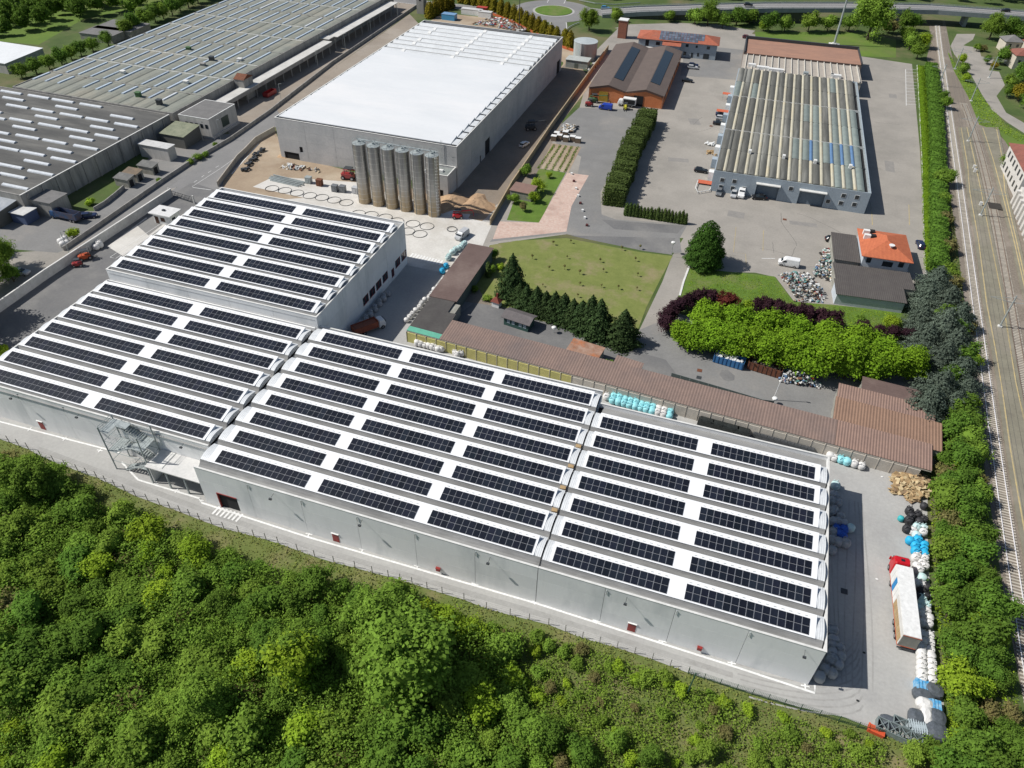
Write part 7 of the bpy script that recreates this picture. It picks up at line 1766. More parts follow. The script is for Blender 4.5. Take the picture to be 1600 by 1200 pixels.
skip('brown rusty skip container full of waste beside the blue one', 1194, 580, rad(-8), 7.6, 2.4, 2.2, rust, mat('rib_brown', (0.1, 0.06, 0.05)), mat('mixed_waste', (0.13, 0.10, 0.08), (0.05, 0.045, 0.04), 2.0, isl=0.6))

# ------------------------------------------------------------ bulk bags
def bagm(n, c, c2=None): return mat('bag_' + n, c, c2 or [v * 0.82 for v in c], 2.0, 0.6, spec=0.35, bump=0.35, bscale=4)
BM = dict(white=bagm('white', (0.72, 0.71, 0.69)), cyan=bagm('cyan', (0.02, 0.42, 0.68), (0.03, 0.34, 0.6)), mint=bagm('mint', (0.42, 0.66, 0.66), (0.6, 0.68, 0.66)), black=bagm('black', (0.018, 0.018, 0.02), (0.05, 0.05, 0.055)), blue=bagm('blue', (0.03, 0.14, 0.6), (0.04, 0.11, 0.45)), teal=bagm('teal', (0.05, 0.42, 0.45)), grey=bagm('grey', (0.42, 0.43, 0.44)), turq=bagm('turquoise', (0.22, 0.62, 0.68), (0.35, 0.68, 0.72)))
BAGME = {}
for c in BM:
    for v in range(3):
        m = MB(); m.blob(0, 0, 0, 0.62, 0.62, 1.25, seed=hash_ if False else (sum(map(ord, c)) + v * 7), nu=16, nv=8, sq=0.45, lump=0.06)
        if v < 2:
            for sx, sy in ((-1, -1), (1, -1), (1, 1), (-1, 1)): m.tube((sx * 0.42, sy * 0.42, 1.1), (sx * 0.22, sy * 0.3, 1.5), 0.05, 4); m.tube((sx * 0.22, sy * 0.3, 1.5), (sx * 0.05, sy * 0.36, 1.1), 0.04, 4)
        BAGME[c, v] = m.mesh('bulk_bag', BM[c], smooth=True)
NB = [0]
def bag(px, py, c, lbl, grp, z=0.0, s=1.0, world=None):
    x, y = world or at(px, py, z + 0.65 * s)
    v = NB[0] % 3; NB[0] += 1
    o = obj('bulk_bag', BAGME[c, v], loc=(x, y, z + 0.008), rz=random.uniform(-0.3, 0.3)); k = s * random.uniform(1.08, 1.22); o.scale = (k, k, k * random.uniform(0.9, 1.1)); tag(o, lbl, 'bag', grp); return o
def zz(lst, ox, oy, sc): return [(ox + a / sc, oy + b_ / sc) for a, b_ in lst]
Gd = 'bulk bags along the yard edge'
for p in zz([(535, 395), (625, 430), (690, 340), (530, 490), (510, 580), (640, 500), (690, 480), (560, 450)], 1340, 740, 6.667): bag(*p, 'black', 'black bulk bag in the cluster below the timber heap', Gd)
bag(1340 + 450 / 6.667, 740 + 470 / 6.667, 'teal', 'single teal bag lying apart left of the black bags', Gd, s=0.8)
for p in zz([(610, 565), (685, 570), (610, 645)], 1340, 740, 6.667): bag(*p, 'mint', 'mint topped bag just below the black bags', Gd)
for p in zz([(575, 600), (680, 620)], 1340, 740, 6.667): bag(*p, 'white', 'white bag between mint and cyan bags', Gd)
for p in zz([(540, 700), (620, 700), (600, 745), (690, 745), (690, 790), (600, 810), (695, 835)], 1340, 740, 6.667): bag(*p, 'cyan', 'bright cyan bulk bag in the cluster above the lorry cab', Gd, s=1.08)
for p in zz([(600, 880), (695, 895), (615, 965), (700, 965), (640, 1010)], 1340, 740, 6.667): bag(*p, 'white', 'white bulk bag right beside the red lorry cab', Gd, s=1.05)
bag(1340 + 670 / 6.667, 740 + 1085 / 6.667, 'mint', 'big mint bag beside the front of the trailer', Gd, s=1.15)
for p in zz([(545, 390), (600, 410)], 1360, 860, 7.5): bag(*p, 'white', 'white bag beside the front third of the trailer', Gd)
for p in zz([(650, 440), (590, 480), (640, 540), (560, 540)], 1360, 860, 7.5): bag(*p, 'black', 'glossy black bag beside the trailer', Gd)
for p in zz([(600, 620), (660, 640), (560, 680)], 1360, 860, 7.5): bag(*p, 'mint', 'mint bag beside the middle of the trailer', Gd)
for p in zz([(660, 720), (600, 760), (680, 800), (680, 870), (610, 850), (620, 1000), (690, 1010), (690, 1080), (630, 1080)], 1360, 860, 7.5): bag(*p, 'white', 'white bag beside the rear half of the trailer', Gd)
for p in zz([(660, 85), (750, 35), (660, 135), (755, 105), (665, 190), (760, 170), (665, 245), (765, 235), (665, 300), (770, 305), (665, 350), (770, 370), (670, 400), (765, 420)], 1340, 1000, 6.667): bag(*p, 'white', 'white bag in the double row behind the lorry', Gd, s=1.1)
Gs = 'bags in the shadow of the hall'
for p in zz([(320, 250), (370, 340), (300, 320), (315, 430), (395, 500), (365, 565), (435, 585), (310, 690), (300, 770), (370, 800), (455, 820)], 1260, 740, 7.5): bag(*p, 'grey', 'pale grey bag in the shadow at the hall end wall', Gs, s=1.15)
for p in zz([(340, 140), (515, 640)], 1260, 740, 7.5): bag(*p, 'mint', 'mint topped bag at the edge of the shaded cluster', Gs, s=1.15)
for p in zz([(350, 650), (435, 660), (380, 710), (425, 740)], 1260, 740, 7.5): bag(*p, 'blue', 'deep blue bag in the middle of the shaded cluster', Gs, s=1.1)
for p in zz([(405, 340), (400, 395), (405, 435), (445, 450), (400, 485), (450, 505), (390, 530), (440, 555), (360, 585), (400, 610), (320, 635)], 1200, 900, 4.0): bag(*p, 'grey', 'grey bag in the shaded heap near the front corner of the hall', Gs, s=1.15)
Gb = 'bags between hall and long shed'
a, b_ = at(958, 624, 0.8), at(1046, 648, 0.8)
for i in range(11):
    s = i / 10
    for r in range(2):
        c = 'turq' if i < 8 or i == 10 else 'white'
        bag(0, 0, c, 'turquoise topped bag in the double row behind the right hall' if c == 'turq' else 'white bag near the right end of the turquoise double row', Gb, world=(a[0] + (b_[0] - a[0]) * s, a[1] + (b_[1] - a[1]) * s - 0.3 + r * 1.35), s=1.1)
bag(948, 620, 'white', 'single white bag in the corner left of the turquoise row', Gb, s=1.15)
for i, (px, c) in enumerate(((1297, 'white'), (1304, 'white'), (1314, 'turq'), (1323, 'turq'), (1335, 'white'), (1346, 'white'))): bag(px, 712 + i * 3.2, c, ('white' if c == 'white' else 'turquoise') + ' bag standing at the rear corner of the truck yard', Gb, s=1.1)
Ga = 'bags in the alley'
for p in zz([(480, 865), (510, 872), (545, 882), (575, 888), (605, 900), (625, 905), (650, 915), (680, 912), (790, 940), (820, 945), (805, 965), (845, 950)], 560, 370, 5.217): bag(*p, 'white', 'white bag in front of the yellow wall panels', Ga, s=1.05)
for i in range(22):
    s = i / 21; bag(0, 0, 'white', 'white bag in the sunny strip along the plum brown canopy', Ga, world=(lambda q: (q[0] + random.uniform(-0.3, 0.3), q[1]))(at(635 + (738 - 635) * s, 500 - (500 - 392) * s, 0.6)), s=0.9)
for i in range(9): bag(700 + i * 3.2 + random.uniform(-2, 2), 402 - i * 3.0 + random.uniform(-2, 2), 'mint', 'pale mint bag in the heap at the top of the canopy', Ga, s=1.0)
for px, py in ((697, 416), (691, 424)): bag(px, py, 'cyan', 'cyan bag, one of a pair beside the canopy', Ga, s=1.0)
for i in range(24):
    s = i / 23; y = 112.9 + 28 * s; bag(0, 0, 'grey', 'white sack, shade painted in as grey, in the row under the windows of the tall hall', Ga, world=(-78.9 + 0.7 * (i % 2), y), s=0.95)  # white sacks given the grey bag colour to carry the alley shade
for (px, py) in ((150, 386), (156, 383), (152, 380)): bag(px, py, 'white', 'white bag leaning on the white perimeter wall', Ga, s=1.2)
for (px, py) in ((95, 378), (101, 374), (104, 380), (98, 382)): bag(px, py, 'white', 'white bag at the fence of the works yard', Ga, s=1.2)
# black tarped goods behind the right hall
def tarp(lbl, px, py, sx, sy, h, c, rz_=rad(-4), z=0.0, name='covered_pallet'):
    x, y = at(px, py, h / 2); m = MB()
    if c is bt or name == 'crate_stack': m.box(0, 0, 0, sx, sy, h * 0.85, 0, top=0.97); m.box(0.1, 0, h * 0.85, sx * 0.9, sy * 0.85, h * 0.13, 0.03, top=0.9)
    else: m.blob(0, 0, 0, sx / 2, sy / 2, h, seed=int(px), nu=18, nv=6, sq=0.35, lump=0.03)
    o = obj(name, m.mesh(name, c, smooth=False), loc=(x, y, z + 0.01), rz=rz_); tag(o, lbl, 'pallet'); return o
bt = mat('black_tarp', (0.012, 0.014, 0.014), (0.03, 0.035, 0.034), 1.2, 0.5, bump=0.5, bscale=3)
gt_ = mat('grey_film', (0.11, 0.125, 0.145), (0.07, 0.08, 0.09), 1.5, 0.35, bump=0.6, bscale=4)
for i, (px, py, sx) in enumerate(((1104, 657, 3.4), (1122, 662, 3.0), (1142, 668, 3.6), (1160, 674, 3.0))): tarp(['black tarped stack, leftmost behind the right hall', 'black tarped stack, second from the left behind the right hall', 'black tarped stack, third from the left behind the right hall', 'black tarped stack, rightmost behind the right hall'][i], px, py, sx, 2.4, 1.7, bt)
for i in range(9): tarp(['first','second','third','fourth','fifth','sixth','seventh','eighth','ninth'][i] + ' dark grey crate stack from the left in the row behind the right hall', 1182 + i * 10.5, 678 + i * 3.1, 1.5, 1.4, 1.3, mat('dark_crate', (0.05, 0.055, 0.06), (0.09, 0.09, 0.095), 1.0), name='crate_stack')
# goods at the lower right corner of the yard
for (zx, zy, sx, sy, h, c, lb) in ((685, 575, 3.2, 2.2, 1.4, gt_, 'slate grey wrapped pile below the white double row'), (792, 530, 2.8, 2.4, 1.5, gt_, 'rounded slate grey pile against the trees'), (695, 668, 2.4, 1.9, 1.5, BM['white'], 'white wrapped block below the grey piles'), (712, 790, 1.7, 3.2, 1.6, BM['white'], 'upright white wrapped roll near the yard corner'),
        (618, 805, 2.6, 2.4, 1.5, gt_, 'ribbed grey stack behind the lattice frames'), (820, 815, 2.6, 2.8, 1.6, gt_, 'dark grey wrapped stack in the corner, the farther'), (820, 955, 3.0, 2.8, 1.7, gt_, 'dark grey wrapped stack in the corner, the nearer'), (322, 852, 2.6, 2.0, 1.0, gt_, 'round grey cover over timbers beside the lattice frames')):
    tarp(lb, 1340 + zx / 6.667, 1000 + zy / 6.667, sx, sy, h, c)
m = MB()
for i in range(4): m.b2(-0.9 + i * 0.48, -0.9, 0.0, -0.52 + i * 0.48, 0.9, 1.3)
sb = mat('sky_blue_plastic', (0.03, 0.30, 0.62), (0.3, 0.5, 0.65), 2.0, 0.4)
for (zx, zy, lb) in ((660, 485, 'blue white striped crate below the white double row'), (788, 697, 'cyan striped crate between white and dark stacks')):
    o = obj('plastic_crate', m.mesh('plastic_crate', sb), loc=(*at(1340 + zx / 6.667, 1000 + zy / 6.667, 0.6), 0.01)); tag(o, lb, 'crate')
def lattice(lbl, zx, zy, L, W_, h, n_):
    t = thing('lattice_frame', lbl, 'frame', (*at(1340 + zx / 6.667, 1000 + zy / 6.667, 0.8), 0.01), rad(-9)); gm = mat('grey_green_steel', (0.16, 0.2, 0.2), (0.22, 0.26, 0.26), 1.0, 0.5)
    m = MB(); m.b2(-L / 2, -W_ / 2, 0, L / 2, -W_ / 2 + 0.1, h); m.b2(-L / 2, W_ / 2 - 0.1, 0, L / 2, W_ / 2, h); m.b2(-L / 2, -W_ / 2 + 0.102, 0, -L / 2 + 0.1, W_ / 2 - 0.102, h); m.b2(L / 2 - 0.1, -W_ / 2 + 0.102, 0, L / 2, W_ / 2 - 0.102, h); part('box_frame', m, gm, t)
    for i in range(n_):
        x0, x1 = -L / 2 + L * i / n_, -L / 2 + L * (i + 1) / n_
        m = MB(); m.tube((x0, -W_ / 2, h - 0.05), (x1, W_ / 2, h - 0.05), 0.07, 4); m.tube((x0, W_ / 2, h - 0.05), (x1, -W_ / 2, h - 0.05), 0.07, 4); m.box(x1 - 0.06, 0, h - 0.1, 0.1, W_ - 0.1, 0.12); part('cross_brace', m, gm, t)
lattice('long grey lattice frame with crossed braces at the yard corner', 430, 965, 6.2, 1.8, 1.3, 4)
lattice('shorter grey lattice frame behind the long one', 495, 888, 3.4, 1.4, 1.3, 2)
o = obj('orange_crate', (lambda m: m.b2(-1.1, -0.55, 0, 1.1, 0.55, 0.7).b2(-1.15, -0.6, 0.7, -0.9, 0.6, 0.78).b2(0.9, -0.6, 0.7, 1.15, 0.6, 0.78))(MB()).mesh('orange_crate', mat('orange_box', (0.62, 0.09, 0.03), (0.5, 0.08, 0.03), 1.0)), loc=(*at(1369, 1141, 0.5), 0.01), rz=rad(-10)); tag(o, 'orange crate left of the lattice frames', 'crate')
for k_, (zx, zy) in enumerate(((600, 895), (625, 925), (650, 955))):
    m = MB()
    for i in range(7): m.box(-1.0 + i * 0.33, 0, 0.0, 0.1, 1.3, 1.35)
    o = obj('pipe_bundle', m.mesh('pipe_bundle', mat('pale_plastic', (0.45, 0.52, 0.55), (0.34, 0.4, 0.43), 2.0)), loc=(*at(1340 + zx / 6.667, 1000 + zy / 6.667, 0.6), 0.01), rz=0.2); tag(o, ['pale ribbed bundle in front of the ribbed grey stack, farthest', 'pale ribbed bundle in front of the ribbed grey stack, middle', 'pale ribbed bundle in front of the ribbed grey stack, nearest'][k_], 'bundle', 'pale ribbed bundles')

# ------------------------------------------------------------ heaps
scrapm = [mat('scrap_' + n, c, rough=0.6) for n, c in (('white', (0.6, 0.6, 0.58)), ('grey', (0.28, 0.29, 0.29)), ('dark', (0.03, 0.03, 0.032)), ('teal', (0.12, 0.26, 0.24)), ('rust', (0.16, 0.08, 0.05)), ('blue', (0.12, 0.2, 0.32)), ('tan', (0.4, 0.32, 0.22)), ('red', (0.3, 0.03, 0.03)))]
def heap(name, lbl, pxs, n_, hmax, mats, wts, seed, s0=0.25, s1=1.1, flat=0.4):
    r_ = random.Random(seed); pts = [at(*p) for p in pxs]; xs_, ys_ = [p[0] for p in pts], [p[1] for p in pts]; m = MB(); k = 0
    cx, cy = sum(xs_) / len(xs_), sum(ys_) / len(ys_); ex = max(max(xs_) - min(xs_), max(ys_) - min(ys_)) / 2
    while k < n_:
        x, y = r_.uniform(min(xs_), max(xs_)), r_.uniform(min(ys_), max(ys_))
        if not poly_contains(pts, x, y): continue
        k += 1
        zt = hmax * max(0.08, 1 - (math.hypot(x - cx, y - cy) / ex) ** 2) * r_.uniform(0.2, 1.0)
        L_, W_, H_ = r_.uniform(s0, s1), r_.uniform(s0, s1) * 0.6, r_.uniform(0.05, 0.5) * flat * 2
        q = MB(); q.box(0, 0, -H_ / 2, L_, W_, H_, 0, top=r_.uniform(0.6, 1)); R_ = Matrix.Rotation(r_.uniform(0, 6.28), 3, 'Z') @ Matrix.Rotation(r_.uniform(-0.5, 0.5), 3, 'X') @ Matrix.Rotation(r_.uniform(-0.5, 0.5), 3, 'Y')
        m.mi = r_.choices(range(len(mats)), wts)[0]
        m.add([tuple(R_ @ Vector(v) + Vector((x, y, zt + 0.1))) for v in q.v], q.f)
    o = obj(name, m.mesh(name, mats)); o['kind'] = 'stuff'; o['label'] = lbl; return o
WT = [5, 4, 3, 2, 1, 1, 1.5, 0.5]
heap('scrap_heap', 'large mixed scrap heap beside the lawn', [(1215, 430), (1240, 425), (1262, 428), (1275, 450), (1290, 462), (1285, 474), (1240, 470), (1232, 450)], 420, 2.0, scrapm, WT, 1)
heap('scrap_heap', 'scrap heap against the open end of the dark sheds', [(1272, 424), (1278, 412), (1303, 400), (1303, 442), (1290, 440), (1270, 432)], 220, 1.6, scrapm, WT, 2)
heap('scrap_heap', 'scrap strewn between garage and parked car', [(1280, 395), (1295, 388), (1304, 396), (1303, 418), (1285, 414)], 90, 0.8, scrapm, WT, 3)
heap('scrap_heap', 'heap of white and dark scrap under the lime green trees', [(1214, 588), (1225, 577), (1255, 580), (1282, 600), (1280, 607), (1245, 602), (1220, 598)], 300, 2.0, scrapm, [7, 3, 3, 1, 0.5, 1, 0.5, 1.5], 4)
heap('timber_heap', 'heap of broken pallets and pale boards at the yard corner', [(1392, 745), (1412, 737), (1446, 743), (1451, 760), (1447, 780), (1425, 786), (1406, 772), (1392, 770)], 420, 1.9, [wood, mat('pale_board', (0.55, 0.44, 0.26), (0.45, 0.35, 0.2), 1.0), mat('old_board', (0.25, 0.17, 0.1))], [5, 3, 1.5], 5, 0.4, 1.7, 0.15)
heap('building_rubbish', 'building materials stored behind the white hall', [(735, 38), (770, 28), (800, 34), (830, 46), (812, 50), (770, 42)], 240, 1.6, scrapm, [5, 3, 1, 0.3, 2, 0.5, 1, 2], 6, 0.6, 2.2)
heap('building_rubbish', 'small building materials by the raw concrete wall', [(432, 262), (450, 256), (480, 262), (500, 266), (500, 270), (460, 266)], 70, 0.5, scrapm, [3, 1, 1, 0, 0.5, 0.5, 4, 0.3], 7, 0.4, 1.6)
heap('stored_goods', 'stored timbers and plastic at the vegetable plot', [(872, 212), (884, 194), (905, 196), (898, 206), (884, 214)], 110, 0.9, scrapm, [5, 2, 1, 0, 1, 0, 3, 0], 8, 0.5, 1.8)
heap('rubble', 'white stones and rubble beside the tan wall', [(915, 122), (930, 108), (942, 92), (930, 98), (914, 110)], 120, 0.6, scrapm, [5, 3, 0, 0, 0.5, 0, 2, 0], 9)
for k_, (pxs, sd) in enumerate((([(690, 318), (700, 305), (718, 310), (722, 322), (705, 328)], 1), ([(722, 330), (735, 312), (752, 308), (765, 318), (745, 335)], 2), ([(438, 232), (448, 240), (452, 252), (440, 250)], 3))):
    pts = [at(*p) for p in pxs]; cx, cy = sum(p[0] for p in pts) / len(pts), sum(p[1] for p in pts) / len(pts); m = MB(); r_ = random.Random(sd); n_ = 16
    for j in range(6):
        k = 1 - j / 6
        for i in range(n_): a = 2 * PI * i / n_; e = (5.2 if k_ < 2 else 1.9) * k * (1 + 0.2 * math.sin(3 * a + sd) + r_.uniform(-.08, .08)); m.v.append((cx + e * math.cos(a), cy + e * 1.3 * math.sin(a), (2.0 if k_ < 2 else 0.9) * (1 - k ** 1.3) + (0.02 if j == 0 else r_.uniform(-.1, .1))))
    for j in range(5):
        for i in range(n_): m.f.append((j * n_ + i, j * n_ + (i + 1) % n_, (j + 1) * n_ + (i + 1) % n_, (j + 1) * n_ + i)); m.m.append(0)
    m.f.append(tuple(range(5 * n_, 6 * n_))); m.m.append(0)
    o = obj('earth_mound', m.mesh('earth_mound', mat('orange_earth', (0.44, 0.30, 0.18), (0.36, 0.24, 0.15), 0.5, 0.95, bump=0.6, bscale=2))); tag(o, ['mound of sandy earth right of the annex', 'bigger mound of orange earth beside the tan wall', 'bank of earth at the far left corner of the white hall'][k_], 'mound', 'earth mounds')
# black formwork bundles along the buff wall, pipes, rings, crates
for k_, (px, py) in enumerate(((408, 237), (401, 244), (395, 251), (389, 258), (384, 266))):
    m = MB(); r_ = random.Random(k_)
    for i in range(14): m.box(r_.uniform(-.9, .9), r_.uniform(-1.2, 1.2), r_.uniform(0, .8), r_.uniform(.4, 1.1), r_.uniform(.3, 1.0), .3, r_.uniform(0, 3))
    o = obj('formwork_bundle', m.mesh('formwork_bundle', dark_steel), loc=(*at(px, py), 0.04)); tag(o, 'dark formwork bundle dumped along the buff wall', 'bundle', 'dark bundles along the buff wall')
t = thing('pipe_stack', 'stack of long grey steel beams on the white slab', 'stack', (*at(448, 284), 0.05), rad(-3))
for i in range(8): m = MB(); m.box(RS.uniform(-.5, .5), -1.6 + i * 0.45, 0.0 + 0.25 * (i % 2), 12 + RS.uniform(-2, 1), 0.3, 0.3, RS.uniform(-.03, .03)); part('beam', m, steel, t)
for k_, (px, py, c, lb) in enumerate(((483, 286, steel, 'grey metal cabinet at the far end of the white slab'), (500, 290, rust, 'rusty brown cabinet on the white slab'), (524, 299, P_['grey'], 'blue grey tank box, left of a pair by the silos'), (536, 300, P_['grey'], 'blue grey tank box, right of a pair by the silos'), (556, 302, P_['silver'], 'pale blue box tight beside the first silo'))):
    m = MB(); m.box(0, 0, 0, 1.8, 1.5, 2.0); m.box(0, 0, 2.0, 1.95, 1.65, 0.12); m.box(0, -0.78, 0.4, 0.8, 0.06, 1.2); o = obj('equipment_box', m.mesh('equipment_box', c), loc=(*at(px, py), 0.05)); tag(o, lb, 'box')
rm = MB(); nn2 = 28
for i in range(nn2):
    a, c = 2 * PI * i / nn2, 2 * PI * (i + 1) / nn2; rm.tube((2.05 * math.cos(a), 2.05 * math.sin(a), 0.08), (2.05 * math.cos(c), 2.05 * math.sin(c), 0.08), 0.07, 4)
rme = rm.mesh('anchor_ring', dark_steel)
for (px, py) in ((425, 295), (445, 298), (464, 302), (484, 306), (503, 309), (522, 313), (541, 317), (560, 334), (580, 336), (602, 340), (645, 350), (667, 354), (637, 362), (656, 366), (620, 346)):
    o = obj('anchor_ring', rme, loc=(*at(px, py), 0.045)); tag(o, 'dark foundation ring for a future silo on the white slab', 'ring', 'foundation rings on the slab')
o = obj('hose_coil', rme, loc=(*at(706, 359), 0.1)); o.scale = (0.7, 0.7, 2); tag(o, 'coil of dark hose at the slab edge near the silver van', 'coil')
for k_, (zx, zy) in enumerate(((570, 240), (628, 230), (695, 250), (765, 245), (822, 262), (600, 205), (690, 195))):
    m = MB(); m.box(0, 0, 0, 1.9, 1.6, 1.7); c_ = MB()
    t = thing('stacked_crate', 'brown crate with white lid in the row above the vegetable plot', 'crate', (*at(780 + zx / 6.667, 180 + zy / 6.667, 0.8), 0.02), rad(3), 'white lidded crates'); part('body', m, mat('crate_brown', (0.22, 0.16, 0.11), (0.16, 0.12, 0.09), 1.0), t); m = MB(); m.box(0, 0, 1.7, 2.0, 1.7, 0.15); part('lid', m, white_paint, t)
# site cabins behind the white hall
for k_, (px, py, w_, d_, c, rc, lb) in enumerate(((736, 24, 11, 3.2, white_paint, MATS['pale_sheet'], 'long white site cabin in the building compound'), (757, 28, 7, 3, white_paint, MATS['pale_sheet'], 'smaller white site cabin in front of the long one'), (752, 21, 5.5, 3, P_['dred'], mat('cabin_red', (0.4, 0.05, 0.04)), 'site cabin with red roof in the compound'), (700, 32, 7, 4, P_['sky'], mat('tarp_blue', (0.12, 0.25, 0.42), (0.2, 0.33, 0.5), 1.0), 'blue tarpaulin covered container in the compound'))):
    p = at(px, py); flat_shed(lb, p[0] - w_ / 2, p[1], w_, d_, 2.7, c, rc, name='site_cabin', cat='cabin', over=0.1)
of = thing('site_fence', 'orange safety net fence in front of the ochre cypresses', 'fence')
P__ = resample([at(770, 24), at(800, 36), at(840, 56), at(880, 76), at(905, 84)], 3)
for a, b_ in zip(P__[:-1], P__[1:]): l = math.hypot(b_[0] - a[0], b_[1] - a[1]); m = MB(); m.box((a[0] + b_[0]) / 2, (a[1] + b_[1]) / 2, 0.1, l - 0.1, 0.06, 1.2, math.atan2(b_[1] - a[1], b_[0] - a[0])); part('net_panel', m, mat('orange_net', (0.45, 0.11, 0.04)), of)
# red awnings beside the corrugated hall
for k_, (px, py, lb) in enumerate(((1135, 147, 'orange red parasol left of the corrugated hall, farthest'), (1129, 174, 'orange red awning over the parked navy car'), (1103, 278, 'orange red mat at the hall corner beside the black car'))):
    t = thing('awning', lb, 'awning', (*at(px, py, 2), 0.0), 0.03); h_ = 2.2 if k_ < 2 else 0.5; m = MB(); m.box(0, 0, h_, 4.6 if k_ else 3.0, 2.6, 0.08); part('canvas', m, mat('red_canvas', (0.5, 0.12, 0.06)), t)
    m = MB()
    for sx in (-1, 1):
        for sy in (-1, 1): m.tube((sx * 1.2, sy * 1.1, 0), (sx * 1.2, sy * 1.1, h_), 0.05, 4)
    part('legs', m, steel, t)
for k_, (px, py) in enumerate(((1108, 226), (1112, 240))):
    m = MB(); r_ = random.Random(k_)
    for i in range(30): m.box(r_.uniform(-1.6, 1.6), r_.uniform(-1.2, 1.2), r_.uniform(0, .6), r_.uniform(.3, 1.2), r_.uniform(.2, .8), .25, r_.uniform(0, 3))
    o = obj('material_pile', m.mesh('material_pile', [white_paint, wood][k_]), loc=(*at(px, py), 0.03)); o['kind'] = 'stuff'; o['label'] = ['white sheets piled beside the corrugated hall', 'tan pieces piled beside the corrugated hall'][k_]
m = MB(); pts = [at(1090, 285), at(1086, 296), at(1090, 303), at(1108, 300), at(1112, 292)]
strip_mb(m, pts, 0.2, 0.6, 0.12); 
for q in resample(pts, 1.6): m.box(q[0], q[1], 0, 0.15, 0.15, 0.8)
o = obj('steel_railing', m.mesh('steel_railing', white_paint)); tag(o, 'low white railing round the hall corner', 'railing')
# street lamp, palm dish, people
for k_, (px, py, lb) in enumerate(((1049, 396, 'white lamp on a short pole at the end of the drive'), (1208, 631, 'white basketball style lamp box by the channel end'), (865, 520, 'small stone fountain with pot on the dark court'))):
    t = thing('garden_lamp' if k_ < 2 else 'fountain', lb, 'lamp' if k_ < 2 else 'fountain', (*at(px, py), 0.02))
    m = MB(); m.tube((0, 0, 0), (0, 0, 3.2 if k_ == 0 else 1.4), 0.07, 5); part('post', m, steel, t)
    m = MB(); m.blob(0, 0, 3.1 if k_ == 0 else 1.2, 0.6, 0.6, 0.7, seed=k_); part('globe', m, white_paint, t)
for (px, py, hh) in ((110, 400, 7.5), (318, 222, 7.0), (345, 218, 7.0), (362, 250 - 60, 6.0), (440, 160, 7), (497, 105, 7), (540, 78, 7), (580, 52, 7), (622, 30, 7)):
    t = thing('street_lamp', 'slender lamp post standing along the road wall', 'lamp post', (*at(px, py), 0.02), 0, 'lamp posts along the road')
    m = MB(); m.tube((0, 0, 0), (0, 0, hh), 0.07, 6); m.tube((0, 0, hh), (1.3, 0, hh + 0.3), 0.05, 5); part('post', m, steel, t); m = MB(); m.box(1.5, 0, hh + 0.22, 0.6, 0.25, 0.12); part('lamp_head', m, dark_steel, t)
t = thing('yard_lamp', 'thin white yard lamp leaning over the court next to the scrap heap', 'lamp post', (*at(1208, 625), 0.02)); m = MB(); m.tube((0, 0, 0), (0.3, 0, 7.5), 0.08, 6); part('post', m, white_paint, t); m = MB(); m.box(0.6, 0, 7.5, 0.8, 0.3, 0.15); part('lamp_head', m, white_paint, t)
# manhole covers and kerb stones on the courts
for (px, py) in ((1093, 579), (1092, 590), (1111, 196 + 1), (1135, 285), (1319, 924), (1226, 343)):
    m = MB(); m.box(0, 0, 0, 1.1, 1.1, 0.03); o = obj('manhole_cover', m.mesh('manhole_cover', rust if py < 590 else dark_steel), loc=(*at(px, py), 0.03)); tag(o, 'square manhole cover set in the paving', 'manhole', 'manhole covers')
# tower at the far end of the works road
t = thing('gate_tower', 'narrow pale concrete tower at the far end of the works road', 'tower', (*at(657, 22), 0.0)); m = MB(); m.b2(-2, 0, 0, 2, 4, 9); part('wall', m, old_wall, t); m = MB(); m.b2(-0.5, -0.06, 6.3, 0.5, -0.004, 7.6); part('window', m, glass, t); m = MB(); m.b2(-2.2, -0.2, 9.004, 2.2, 4.2, 9.3); part('roof_slab', m, concrete_cap, t)

# worn patches, tar seams and tyre marks on the yards
tarm = mat('tar_seam', (0.10, 0.095, 0.09), rough=0.9); patm = mat('patched_asphalt', (0.23, 0.22, 0.205), (0.27, 0.255, 0.235), 0.5, 0.9); markm = mat('tyre_dust', (0.30, 0.295, 0.28), (0.36, 0.355, 0.34), 0.3, 0.9)
for k, (px, py, a_, b_, r_) in enumerate(((1060, 250, 7, 3, .2), (1150, 335, 5, 4, 0), (1255, 350, 8, 2.4, .1), (1085, 190, 4, 6, .3), (1390, 260, 3, 9, 0), (1400, 370, 4, 3, .2), (1120, 400, 5, 2, -.1), (1395, 150, 3, 5, 0))):
    m = MB(); x, y = at(px, py); c_, s_ = math.cos(r_), math.sin(r_); m.add([(x + u * c_ - v * s_, y + u * s_ + v * c_, 0.0105 + 0.0002 * k) for u, v in ((-a_ / 2, -b_ / 2), (a_ / 2, -b_ / 2), (a_ / 2, b_ / 2), (-a_ / 2, b_ / 2))], [(0, 1, 2, 3)]); struct('asphalt_patch', m, patm)
m = MB(); rr_ = random.Random(12)
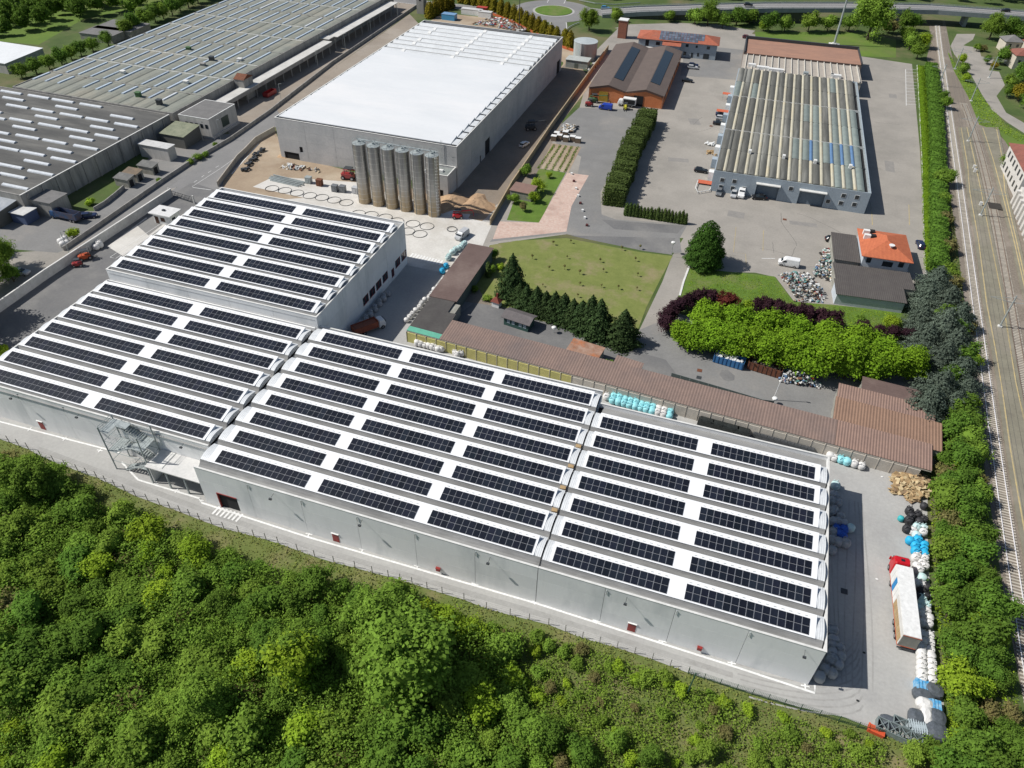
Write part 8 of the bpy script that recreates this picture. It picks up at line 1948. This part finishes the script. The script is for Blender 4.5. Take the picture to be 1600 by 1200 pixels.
for k in range(26):
    px, py = rr_.uniform(1040, 1420), rr_.uniform(110, 470); x, y = at(px, py); a = rr_.choice((0.0, 1.57)) + rr_.uniform(-.3, .3); pts = [(x, y)]
    for q in range(rr_.randrange(4, 12)): a += rr_.uniform(-.25, .25); x += 1.5 * math.cos(a); y += 1.5 * math.sin(a); pts.append((x, y))
    strip_mb(m, pts, 0.09, 0.0135)
struct('tar_seams', m, tarm)
m = MB()
for k in range(9):
    cx, cy, R0 = 33.0 - k * 0.5, 66 + k * 0.8, 6 + k * 1.1
    strip_mb(m, [(cx - 14 + (14 + R0 * 0.4) * math.sin(t_ * 0.19), cy - 3 + R0 * (1 - math.cos(t_ * 0.16))) for t_ in range(0, 9)], 0.28, 0.0092 + k * 0.0003)
for k in range(7):
    x = 30 + k * 1.1; strip_mb(m, [(x + 0.5 * math.sin(y * 0.1 + k), y) for y in range(70, 112, 3)], 0.25, 0.0125 + k * 0.0003)
for k in range(4): strip_mb(m, [at(px + 0, py + 8 + k * 2.2) for px, py in ((60, 690), (200, 742), (330, 790), (480, 842), (838, 946), (1145, 1044))], 0.22, 0.0135 + k * 0.0003)
struct('tyre_marks', m, markm)
for k, (px, py) in enumerate(((1405, 770), (1370, 905), (1340, 1095), (1378, 745), (1350, 1020))):
    m = MB(); m.blob(0, 0, 0, .25, .18, .06, seed=k); o = obj('litter', m.mesh('litter', white_paint if k % 2 else bt), loc=(*at(px, py), 0.03)); tag(o, 'scrap of litter lying on the truck yard', 'litter', 'litter on the truck yard')
for (px, py) in ((1433, 868), (1440, 880), (1436, 952), (1440, 990), (1445, 1003), (1432, 912), (1440, 935)): bag(px, py, 'white' if py != 935 else 'mint', 'white bag squeezed between trailer and trees' if py != 935 else 'mint bag squeezed between trailer and trees', Gd, s=1.0)
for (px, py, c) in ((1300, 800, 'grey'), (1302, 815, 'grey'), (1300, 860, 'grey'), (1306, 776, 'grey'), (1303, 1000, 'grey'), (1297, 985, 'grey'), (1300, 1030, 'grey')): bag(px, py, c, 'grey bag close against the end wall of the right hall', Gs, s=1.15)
